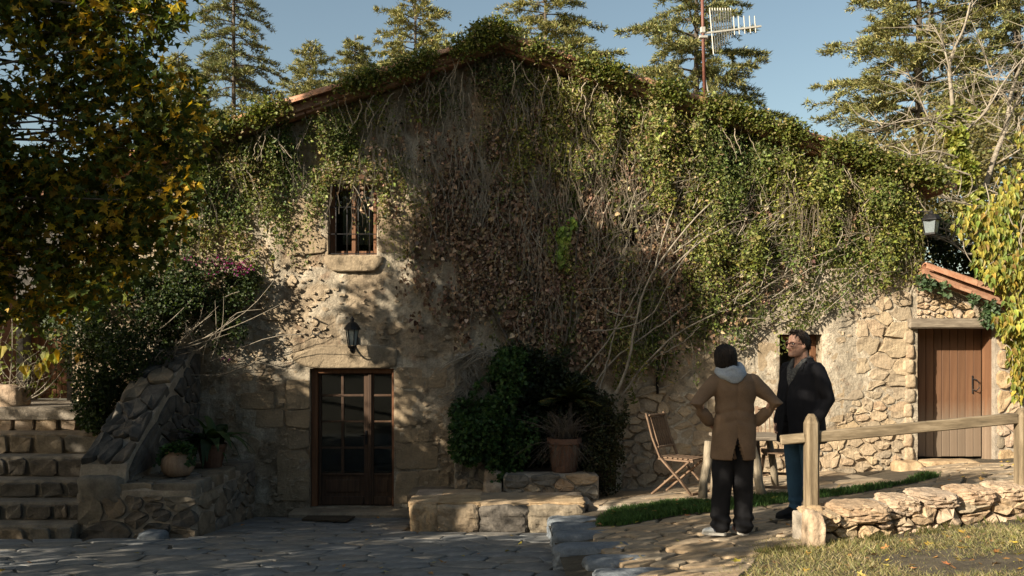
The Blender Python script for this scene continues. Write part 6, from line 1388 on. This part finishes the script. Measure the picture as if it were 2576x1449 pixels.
sh1 = [sh((fx(480), 12.2, fz(1050)), 9, .75), sh((fx(600), 12.2, fz(1120)), 9.4, .75), sh((fx(720), 12.2, fz(1090)), 9, .75), sh((fx(850), 12.2, fz(1130)), 9.3, .75), sh((fx(980), 12.2, fz(1180)), 9, .7), sh((fx(560), 12.2, fz(940)), 9.5, .35),
       sh((-3.2, 11, -.5), 8.5, .8), sh((-1.8, 11.2, -.5), 8.4, .8), sh((-4.2, 10.2, .1), 8.6, .75), sh((-5.2, 10.4, .3), 8.6, .7), sh((-3.5, 9.3, -.5), 8.2, .8), sh((-5.9, 10.4, .1), 8.4, .6), sh((-6.5, 11.0, .4), 8.6, .7), sh((-5.4, 9.8, -.3), 8.2, .6), sh((-7.6, 12.6, 1.6), 9.4, .7), sh((-6.2, 9.8, -.2), 8.2, .6), sh((-2.0, 9.6, -.5), 8.0, .8), sh((-.7, 9.0, -.5), 7.8, .55), sh((.3, 11.3, .2), 8.6, .8), sh((1.0, 11.6, .3), 8.8, .7), sh((.3, 11.6, .9), 8.8, .6)]
st1 = thing('shade_tree', 'tall leafy shade tree standing left of the stone courtyard', 'tree', (-9.2, 5.6, -.3)); broad_tree(st1, sh1, 1500, 12, .115, GREEN, rng, (-9.2, 5.6, -.4), spread=.15)
sh2 = [sh((-4.6, 7.9, 3.6), 4.6, .95), sh((-3.6, 7.9, 3.2), 4.8, .8), sh((-3.3, 8, 2.6), 4.8, .6), sh((-4.4, 8, 2.4), 4.6, .8), sh((-3.8, 7.9, 4.3), 4.9, .8), sh((-5.0, 7.9, 4.6), 4.7, .9), sh((-3.1, 8.0, 3.6), 4.8, .45)]
st2 = thing('ash_tree', 'broad green tree standing in front of the maple beyond the left edge', 'tree', (-8.4, 4.4, -.2)); broad_tree(st2, sh2, 480, 12, .115, GREEN, rng, (-8.4, 4.4, -.3), spread=.15)
sh3 = [sh((1.97, 7.7, .55), 8.6, .55), sh((1.97, 7.7, 1.2), 8.6, .5), sh((2.6, 8.2, .6), 8.6, .55), sh((2.65, 8.2, 1.25), 8.6, .5), sh((1.3, 9.2, -.1), 9.5, .7), sh((2.2, 9.6, -.1), 10.5, .5, .8), sh((3.2, 9.9, 0), 12.5, .45, .7), sh((.2, 8.2, -.4), 7.6, .8), sh((1.2, 8.1, -.1), 7.6, .5, .8), sh((-1.2, 8.0, -.4), 7.6, .8), sh((-2.8, 8.0, -.4), 7.8, .8), sh((.3, 7.0, -.2), 7.4, .8), sh((-1.4, 6.9, -.2), 7.4, .9), sh((1.5, 11.9, .0), 12, .5, .8), sh((1.6, 6.7, .1), 7.4, .35, .8)]
st3 = thing('walnut_tree', 'spreading tree leaning over the courtyard from behind the camera side', 'tree', (-5.6, 1.0, .2)); broad_tree(st3, sh3, 1150, 12, .115, GREEN, rng, (-5.6, 1.0, .1), spread=.15)

rng = np.random.default_rng(171)
n_ = 15000; a = rng.random(n_) * math.pi; R_ = 24 + 8 * rng.random(n_); c = np.stack([np.cos(a) * R_ * 1.3, -np.sin(a) * R_ + 4, 11.5 * rng.random(n_) ** .8 * (.65 + .35 * fbm(np.stack([a * 9, 0 * a, 0 * a], 1), 2, 4))], 1)
kp = (SUN[0] * c[:, 1] - SUN[1] * c[:, 0]); keepw = ~((c[:, 0] < -8) & (c[:, 1] > -16) & (c[:, 2] > 4.5)); c = c[keepw]; n_ = len(c)
B = MB(); leaves(B, c, rdir(rng, n_), rdir(rng, n_) + [0, 0, .6], .8 + .6 * rng.random(n_), pick(rng, n_, GREEN)); o = tag(obj('woodland', B, M['leaf']), kind='stuff'); o['label'] = 'green woodland ringing the courtyard behind the camera'

# ------------------------------------------------------------------ cedars behind the house
def cedar(name, label, px, top_py, Y, base_w, base_py, rng, cols, levels=26, droop=.28, dens=1.0, lean=0.0, upsweep=.25):
    """open conifer: whorls of level branches carrying flat sprays; base_w = half spread in px at base_py"""
    topv = at(px, top_py, Y); H = topv[2]; k = FPX / Y; R0 = base_w / k; zb = CZ + (YH - base_py) / k; base = np.array([topv[0] + lean, Y, -1.0])
    t = thing(name, label, 'conifer', base, 'cedars behind the house'); T = MB(); T.tube(smooth_path([base, (base + topv) / 2 + [lean * -.2, 0, 0], topv], 12), np.linspace(.13 * R0 / 2.4 + .05, .012, 12), 8); obj('trunk', T, M['bark'], t, smooth=True)
    B = MB(); T = MB(); z = zb - 1.2; C = []; D = []; N = []; Sz = []; Hh = []
    dz = (H - zb) / levels * 1.25
    while z < H - .15:
        f = np.clip((H - z) / (H - zb), 0, 1.25); L0 = R0 * f ** .85 + .12; nb = 4 + int(1.5 * rng.random())
        a0 = rng.random() * 6.28
        for b_ in range(nb):
            L = L0 * (.45 + .65 * rng.random() ** .7); a = a0 + b_ * 6.28 / nb + rng.normal(0, .3); dr = np.array([math.cos(a), math.sin(a), 0]); s_ = np.array([-dr[1], dr[0], 0]); u = np.linspace(0, 1, 9)
            P_ = np.array([topv[0] + (base[0] - topv[0]) * (H - z) / (H + 1), Y, z + dz * rng.normal(0, .4)]) + dr * (u * L)[:, None] + np.array([0, 0, 1]) * ((upsweep * (.5 + rng.random()) * u - droop * (.5 + rng.random()) * u ** 2.2) * L)[:, None] + rng.normal(0, .02 * L, (9, 3)) * u[:, None]
            T.tube(P_, np.linspace(.012 + .014 * L / 2, .004, 9), 4, cap=False)
            ns = max(6, int(L * 13 * dens))
            for q_ in range(ns):
                uu = .12 + .88 * rng.random() ** .8; p = np.array([np.interp(uu, u, P_[:, i]) for i in range(3)]); sl_ = (.10 + .34 * (1 - uu) * L) * (.5 + .7 * rng.random()); sg = rng.choice([-1, 1]); sd = norm(dr * (.75 + .3 * rng.random()) + s_ * sg * (.35 + .6 * rng.random()) + np.array([0, 0, -.15 + rng.normal(0, .12)]))
                m_ = max(3, int(sl_ / .05)); w_ = np.linspace(.05, 1, m_) * sl_; pts = p + sd * w_[:, None] - np.array([0, 0, 1]) * (.25 * w_ ** 2)[:, None]
                C.append(pts); D.append(np.tile(sd, (m_, 1))); Hh.append(np.full(m_, rng.random()))
        z += dz * (.7 + .6 * rng.random())
    C = np.concatenate(C); D = np.concatenate(D); n_ = len(C); hh = np.concatenate(Hh)
    for rep in range(5):
        c = C + rng.normal(0, .022, C.shape); d = D + rng.normal(0, .6, C.shape) + [0, 0, .3]
        colr = pick(rng, n_, cols, None, .2) * (.75 + .5 * hh)[:, None]; leaves(B, c, d, rng.normal(0, .6, C.shape) + [0, 0, 1], .08 + .06 * rng.random(n_), colr, NEEDLE)
    o = obj('crown', B, M['needle'], t); o['kind'] = 'stuff'; obj('branches', T, M['bark'], t)['kind'] = 'stuff'; return t
rng = np.random.default_rng(141)
CG = [(.21, .21, .08), (.27, .26, .10), (.16, .17, .07), (.32, .30, .12)]; CD = [(.12, .14, .065), (.17, .185, .08), (.22, .22, .09)]
cedar('cedar_tree', 'tall drooping cedar just right of the maple crown', 588, -230, 23, 150, 270, rng, CD, 30, .46, 1.2, 0, .12)
cedar('cedar_tree', 'small pointed cedar half hidden at the edge of the maple crown', 448, 128, 27, 70, 260, rng, CG, 18)
cedar('cedar_tree', 'small pale pointed cedar above the left roof slope', 782, 104, 30, 84, 240, rng, CG, 20, .1, 1.0, 0, .42)
cedar('cedar_tree', 'narrow young cedar with bent tip above the left roof slope', 893, 88, 26, 74, 215, rng, CG, 18, .22)
cedar('cedar_tree', 'wide golden cedar cut by the roof left of the ridge', 1045, -90, 24, 150, 180, rng, CG, 18, .2, 1.2)
cedar('cedar_tree', 'flat branched cedar rising behind the roof ridge', 1372, -150, 24, 175, 150, rng, CG, 18, .26, 1.2)
cedar('cedar_tree', 'large spreading cedar behind the tv aerial mast', 1752, -230, 22, 235, 235, rng, CD + CG[:2], 20, .32, 1.25)
cedar('cedar_tree', 'layered cedar with reaching left boughs right of the roof', 2312, -330, 21, 300, 330, rng, CG, 28, .12, 1.2, 0, .18)
cedar('cedar_tree', 'dense cedar filling the upper right corner', 2560, -350, 20, 300, 330, rng, CD + CG[:2], 30, .14, 1.3, 0, .16)

# ------------------------------------------------------------------ right side: olive shrubs, bare tree, yellow climber
rng = np.random.default_rng(151)
rs_ = thing('olive_thicket', 'olive green bushy tree standing behind the outbuilding roof', 'tree', (8.2, 16, -.5))
shrub(rs_, 'foliage', [bl(2330, 470, 16, 150, 120, 2, 1.2), bl(2500, 420, 16.5, 160, 170, 3, 1.3), bl(2240, 400, 17, 120, 60, 1, 1), bl(2420, 330, 18, 140, 90, 1.6, 1.2), bl(2620, 520, 15.5, 160, 200, 2.4, 1.3), bl(2380, 560, 15.5, 120, 110, 1.4, 1)], 26000, [(.15, .135, .05), (.20, .175, .065), (.11, .11, .042)], .075, rng)
obj('trunk', MB().tube(smooth_path([(8.2, 16, -1), (8.3, 16, 1.5), (8.6, 16.2, 3.6)], 10), np.linspace(.14, .04, 10), 8), M['bark'], rs_)
cy = thing('dark_evergreen', 'dark evergreen shrub filling the gap above the outbuilding tiles', 'shrub', (fx(2400, 13.6), 13.6, 0))
shrub(cy, 'foliage', [bl(2370, 620, 13.4, 70, 70, 1.5, .5), bl(2440, 640, 13.4, 70, 60, 1.5, .5), bl(2330, 590, 13.4, 45, 60, .8, .4), bl(2500, 650, 13.5, 80, 60, 1.2, .5)], 12000, DGREEN, .05, rng); obj('trunk', MB().tube([(fx(2400, 13.6), 13.6, -.2), (fx(2400, 13.6), 13.6, 2.9)], [.07, .03], 7), M['bark'], cy)
bt_ = thing('bare_tree', 'leafless pale tree with yellow ivy clad stem at the right edge', 'tree', (fx(2560, 13), 13.0, 0))
T = MB(); limbs = [([(2590, 900), (2560, 720), (2505, 600), (2465, 500), (2420, 400), (2385, 290)], .075, 13.0), ([(2400, 330), (2395, 250), (2388, 180), (2398, 130), (2425, 70), (2440, 10)], .035, 13.0), ([(2393, 190), (2380, 140), (2368, 100), (2340, 60)], .018, 13.0), ([(2470, 500), (2500, 400), (2530, 320), (2545, 230), (2576, 150), (2640, 60)], .045, 13.2), ([(2500, 400), (2545, 280), (2600, 190)], .03, 13.1), ([(2405, 360), (2440, 320), (2480, 280), (2530, 200), (2580, 140)], .022, 12.9), ([(2400, 330), (2330, 300), (2250, 310), (2200, 330)], .016, 12.8), ([(2420, 400), (2350, 380), (2290, 390), (2220, 370)], .018, 12.8), ([(2440, 440), (2360, 420), (2310, 460), (2260, 440)], .014, 12.7), ([(2410, 360), (2360, 340), (2310, 240), (2280, 170)], .018, 12.9), ([(2465, 500), (2420, 510), (2350, 490), (2280, 480)], .014, 12.7), ([(2505, 600), (2440, 640), (2380, 600), (2320, 590)], .022, 12.7), ([(2520, 640), (2440, 600), (2330, 560), (2250, 510)], .02, 12.9), ([(2530, 330), (2480, 300), (2440, 240), (2420, 180)], .014, 13.2), ([(2545, 260), (2500, 200), (2470, 120)], .012, 13.2), ([(2490, 420), (2560, 380), (2620, 330)], .02, 13.2), ([(2470, 500), (2540, 480), (2620, 450)], .018, 13)]
tips = []
for pts, r, Y in limbs: P_ = smooth_path([at(x, y, Y + rng.normal(0, .08)) for x, y in pts], 18); T.tube(P_, np.linspace(r, r * .35, 18), 7, cap=False); tips += list(P_[4:])
obj('trunk', T, M['pale_bark'], bt_, smooth=True); T = MB()
for i in range(420):
    p = np.array(tips[rng.integers(len(tips))]); a = rng.random() * 6.28; L = .25 + .6 * rng.random(); e = p + np.array([math.cos(a) * L, rng.normal(0, .2), abs(math.sin(a)) * L * .8 - .1]); T.tube(smooth_path([p, (p + e) / 2 + rng.normal(0, .06, 3), e], 7), np.linspace(.008, .002, 7), 3, cap=False)
obj('twigs', T, M['pale_bark'], bt_)['kind'] = 'stuff'
iv = [bl(2400, 300, 12.9, 34, 26, 1, .2), bl(2435, 285, 12.9, 30, 14, .6, .15), bl(2405, 350, 12.85, 20, 40, 1, .15), bl(2425, 430, 12.85, 24, 45, 1.1, .15), bl(2445, 500, 12.85, 26, 40, 1, .15), bl(2475, 560, 12.8, 30, 45, 1, .18)]
shrub(bt_, 'ivy_leaves', iv, 2600, [(.24, .26, .05), (.18, .21, .04), (.30, .30, .08)], .085, rng, HEART)
yc = thing('yellow_climber', 'yellow leaved climber cascading down the right edge by the plank door', 'climber', (fx(2560, 11.4), 11.6, .2))
yb = [bl(2540, 560, 11.7, 70, 110, 2.2, .4), bl(2500, 640, 11.6, 50, 80, 1.2, .3), bl(2560, 700, 11.5, 60, 90, 2, .35), bl(2590, 420, 12, 80, 110, 1.6, .4), bl(2550, 800, 11.5, 45, 60, 1, .25), bl(2500, 770, 11.6, 26, 40, .4, .15), bl(2560, 880, 11.6, 26, 50, .5, .15), bl(2640, 640, 11.6, 80, 220, 2, .4), bl(2440, 560, 11.8, 40, 50, .35, .2), bl(2560, 960, 11.6, 20, 50, .25, .12)]
c, u = blob_points(rng, 4600, yb); k_ = fbm(c * 3.0, 3, 17) > .49; c = c[k_]; n_ = len(c); B = MB(); leaves(B, c, np.stack([rng.normal(0, .35, n_), rng.normal(-.1, .3, n_), -1 + 0 * c[:, 0]], 1), np.stack([rng.normal(-.2, .5, n_), -.9 + 0 * c[:, 0], .35 + rng.normal(0, .3, n_)], 1), .065 + .045 * rng.random(n_), pick(rng, n_, [(.30, .27, .05), (.24, .25, .05), (.14, .18, .04), (.38, .30, .06), (.24, .17, .05)], [3, 3, 3, 1, 1]), HEART2); obj('foliage', B, M['leaf'], yc)['kind'] = 'stuff'
T = MB()
for i in range(40):
    a = np.array(c[rng.integers(n_)]); e = a + [rng.normal(.2, .3), rng.normal(.1, .1), .3 + .4 * rng.random()]; T.tube(smooth_path([a, (a + e) / 2 + rng.normal(0, .08, 3), e], 8), np.linspace(.004, .008, 8), 4, cap=False)
T.tube(smooth_path([(fx(2590, 11.6), 11.7, .1), (fx(2580, 11.6), 11.7, 1.6), (fx(2600, 11.6), 11.8, 3.4)], 12), np.linspace(.04, .02, 12), 7); obj('stems', T, M['pale_bark'], yc)
si = thing('ivy_spray', 'small blue green ivy spray under the outbuilding tiles', 'ivy', (fx(2400), FY - .12, fz(760)))
shrub(si, 'leaves', [bl(2345, 715, 12, 26, 22, 1, .08), bl(2370, 735, 12, 20, 26, 1, .08), bl(2440, 755, 12, 30, 14, .7, .08), bl(2490, 790, 11.95, 24, 34, 1, .1), bl(2318, 700, 12, 10, 30, .4, .06)], 620, [(.075, .12, .06), (.10, .15, .075), (.055, .095, .04)], .055, rng, HEART)
obj('stem', MB().tube(smooth_path([(fx(2315), FY - .06, fz(690)), (fx(2370), FY - .10, fz(725)), (fx(2440), FY - .10, fz(755)), (fx(2500), FY - .1, fz(790))], 12), .006, 4), M['stem'], si)

# yellow leaved vine and thorny twigs by the plank door on the left
vl = thing('yellow_vine', 'twiggy vine with a few large yellow leaves before the left plank door', 'vine', (fx(60, 11.6), 11.75, terr_z)); T = MB()
for i in range(34):
    a = at(-20 + rng.random() * 110, 1005, 11.75); e = at(-30 + rng.random() * 190, 800 + rng.random() * 190, 11.7 + rng.normal(0, .12)); T.tube(smooth_path([a, (a + e) / 2 + rng.normal(0, .10, 3), e], 10), np.linspace(.007, .003, 10), 4, cap=False)
for pts in ([(60, 1010), (110, 985), (160, 930), (205, 850)], [(70, 1005), (120, 960), (150, 900)], [(20, 1000), (30, 900), (30, 800), (22, 780)]): T.tube(smooth_path([at(x, y, 11.65) for x, y in pts], 12), np.linspace(.010, .005, 12), 5)
obj('stems', T, M['pale_bark'], vl)
for x, y in ((22, 785), (35, 800), (116, 900), (150, 895), (165, 880), (60, 935), (75, 945), (95, 930), (108, 925), (120, 915), (100, 940), (5, 885), (128, 905), (150, 905), (205, 900)):
    B = MB(); leaves(B, at(x, y - 14, 11.6)[None], np.array([[rng.normal(.1, .5), -.2, -1]]), np.array([[rng.normal(0, .4), -1, .4]]), np.array([.13 + .05 * rng.random()]), pick(rng, 1, [(.36, .30, .03), (.42, .28, .03), (.30, .30, .05)]), HEART); obj('leaf', B, M['leaf'], vl)
n_ = 260; c = np.array([at(-20 + rng.random() * 200, 820 + rng.random() * 180, 11.7) for _ in range(n_)]); B = MB(); leaves(B, c, rdir(rng, n_), rdir(rng, n_) + [0, -1, .5], .04 + .03 * rng.random(n_), pick(rng, n_, [(.16, .18, .05), (.10, .12, .03)]), HEART); obj('small_leaves', B, M['leaf'], vl)['kind'] = 'stuff'

# ------------------------------------------------------------------ grass and fallen leaves
rng = np.random.default_rng(161)
def grass(name, poly, zf, n_, h, cols, lean=.35, wd=.007, dryness=None):
    lo, hi = poly.min(0), poly.max(0); q = lo + rng.random((n_ * 2, 2)) * (hi - lo); q = q[inside(poly, q)][:n_]; n_ = len(q); q = q + rng.normal(0, .025, q.shape); f = fbm(np.stack([q[:, 0] * 2.2, q[:, 1] * 2.2, 0 * q[:, 0]], 1), 3, 91)
    k_ = rng.random(n_) < np.clip((f - .22) * 5, .35, 1); q = q[k_]; f = f[k_]; n_ = len(q); hh = h * (.5 + rng.random(n_)) * (.55 + .9 * f); a = rng.random(n_) * 6.28; ln = lean * (.3 + rng.random(n_)); d = np.stack([np.cos(a) * ln, np.sin(a) * ln, np.ones(n_)], 1)
    c = np.stack([q[:, 0], q[:, 1], zf(q[:, 0], q[:, 1]) - .004], 1); b2 = rng.random(n_) * 6.28; w_ = np.stack([np.cos(b2), np.sin(b2), 0 * b2], 1) * wd
    m2 = c + d * (hh * .55)[:, None]; tp2 = c + norm(d) * hh[:, None] + np.stack([np.cos(a), np.sin(a), 0 * a], 1) * (ln * hh * .6)[:, None]
    V = np.stack([c - w_, c + w_, m2 + w_ * .7, tp2, m2 - w_ * .7], 1).reshape(-1, 3); i0 = np.arange(n_)[:, None] * 5
    colr = pick(rng, n_, cols, None, .22) * (.7 + .6 * f)[:, None]
    B = MB().add(V, [(i0 + np.array([[0, 1, 2, 4]])), (i0 + np.array([[4, 2, 3]]))], np.repeat(colr, 5, 0)); o = obj(name, B, M['grass']); return tag(o, kind='stuff')
gp = np.array([hit(x, y, path_z) for x, y in [(1500, 1330), (1530, 1296), (1600, 1282), (1760, 1266), (1980, 1250), (2150, 1236), (2270, 1222), (2330, 1200), (2360, 1205), (2290, 1222), (2150, 1247), (2000, 1268), (1860, 1286), (1700, 1303), (1560, 1330)]])
o = grass('grass_strip', gp, lambda x, y: path_z(x, y) + .03, 26000, .05, [(.045, .095, .024), (.065, .12, .03), (.035, .075, .02)], .4, .006); o['label'] = 'dark green grass strip between the crazy paving and the house'
gs = MB().prism(gp, lambda u, v, h: (u, v, path_z(u, v) + h), -.04, .028); o = obj('turf_base', gs, M['earth']); tag(o, kind='structure')
lp_ = np.array([hit(x, y, lawn_z) for x, y in [(1890, 1378), (1960, 1368), (2030, 1366), (2300, 1352), (2600, 1330), (2900, 1320), (3100, 1700), (1700, 1700), (1800, 1470)]])
ls = MB().prism(lp_, lambda u, v, h: (u, v, lawn_z(u, v) + h), -.3, -.004); o = obj('lawn_base', ls, M['dry_earth']); tag(o, kind='structure')
o = grass('lawn', lp_, lawn_z, 70000, .055, [(.20, .18, .075), (.26, .225, .105), (.14, .145, .05), (.32, .27, .15)], .7, .005); o['label'] = 'dry yellow green lawn below the low stone wall'
# taller dry tufts along the foot of the low wall
B = MB(); tp3 = []
for i in range(34):
    px = 1930 + 680 * rng.random() ** 1.8; x, y = lwpt(max(px, 2000)); x += rng.normal(0, .06) - (.0 if px > 2000 else (2000 - px) / 330); y += -.05 - .12 * rng.random(); z = lawn_z(x, y)
    for k in range(26): tp3.append((x + rng.normal(0, .04), y + rng.normal(0, .03), z))
tp3 = np.array(tp3); n_ = len(tp3); a = rng.random(n_) * 6.28; d = np.stack([np.cos(a) * .5, np.sin(a) * .5, np.ones(n_)], 1); leaves(B, tp3, d, np.stack([np.sin(a), -np.cos(a), 0 * a], 1), .05 + .07 * rng.random(n_), pick(rng, n_, [(.12, .11, .035), (.17, .145, .06), (.08, .09, .028)]), (np.array([[0, 0, 0], [.04, .4, 0], [0, 1, .1], [-.04, .4, 0]]), np.array([[0, 1, 2], [0, 2, 3]])))
o = obj('grass_tufts', B, M['grass']); tag(o, kind='stuff'); o['label'] = 'taller dry grass tufts along the foot of the low stone wall'
# fallen leaves
B = MB(); q = lp_.min(0) + rng.random((900, 2)) * (lp_.max(0) - lp_.min(0)); q = q[inside(lp_, q)][:260]; c = np.stack([q[:, 0], q[:, 1], lawn_z(q[:, 0], q[:, 1]) + .03 + .02 * rng.random(len(q))], 1)
q3 = pat_poly.min(0) + rng.random((400, 2)) * (pat_poly.max(0) - pat_poly.min(0)); q3 = q3[inside(pat_poly, q3)][:60]; c3 = np.stack([q3[:, 0], q3[:, 1], patio_z(q3[:, 0], q3[:, 1]) + .035], 1)
q4 = path_poly.min(0) + rng.random((400, 2)) * (path_poly.max(0) - path_poly.min(0)); q4 = q4[inside(path_poly, q4)][:60]; c4 = np.stack([q4[:, 0], q4[:, 1], path_z(q4[:, 0], q4[:, 1]) + .04], 1)
q5 = gp.min(0) + rng.random((900, 2)) * (gp.max(0) - gp.min(0)); q5 = q5[inside(gp, q5)][:30]; c5 = np.stack([q5[:, 0], q5[:, 1], path_z(q5[:, 0], q5[:, 1]) + .07], 1)
c = np.concatenate([c, c3, c4, c5]); n_ = len(c); a = rng.random(n_) * 6.28; leaves(B, c, np.stack([np.cos(a), np.sin(a), rng.normal(0, .25, n_)], 1), rng.normal(0, .3, (n_, 3)) + [0, 0, 1], .035 + .03 * rng.random(n_), pick(rng, n_, [(.42, .30, .05), (.34, .17, .06), (.26, .16, .07), (.40, .34, .10)]), MAPLE)
o = obj('fallen_leaves', B, M['dry']); tag(o, kind='stuff'); o['label'] = 'yellow and brown fallen leaves scattered over lawn and paving'
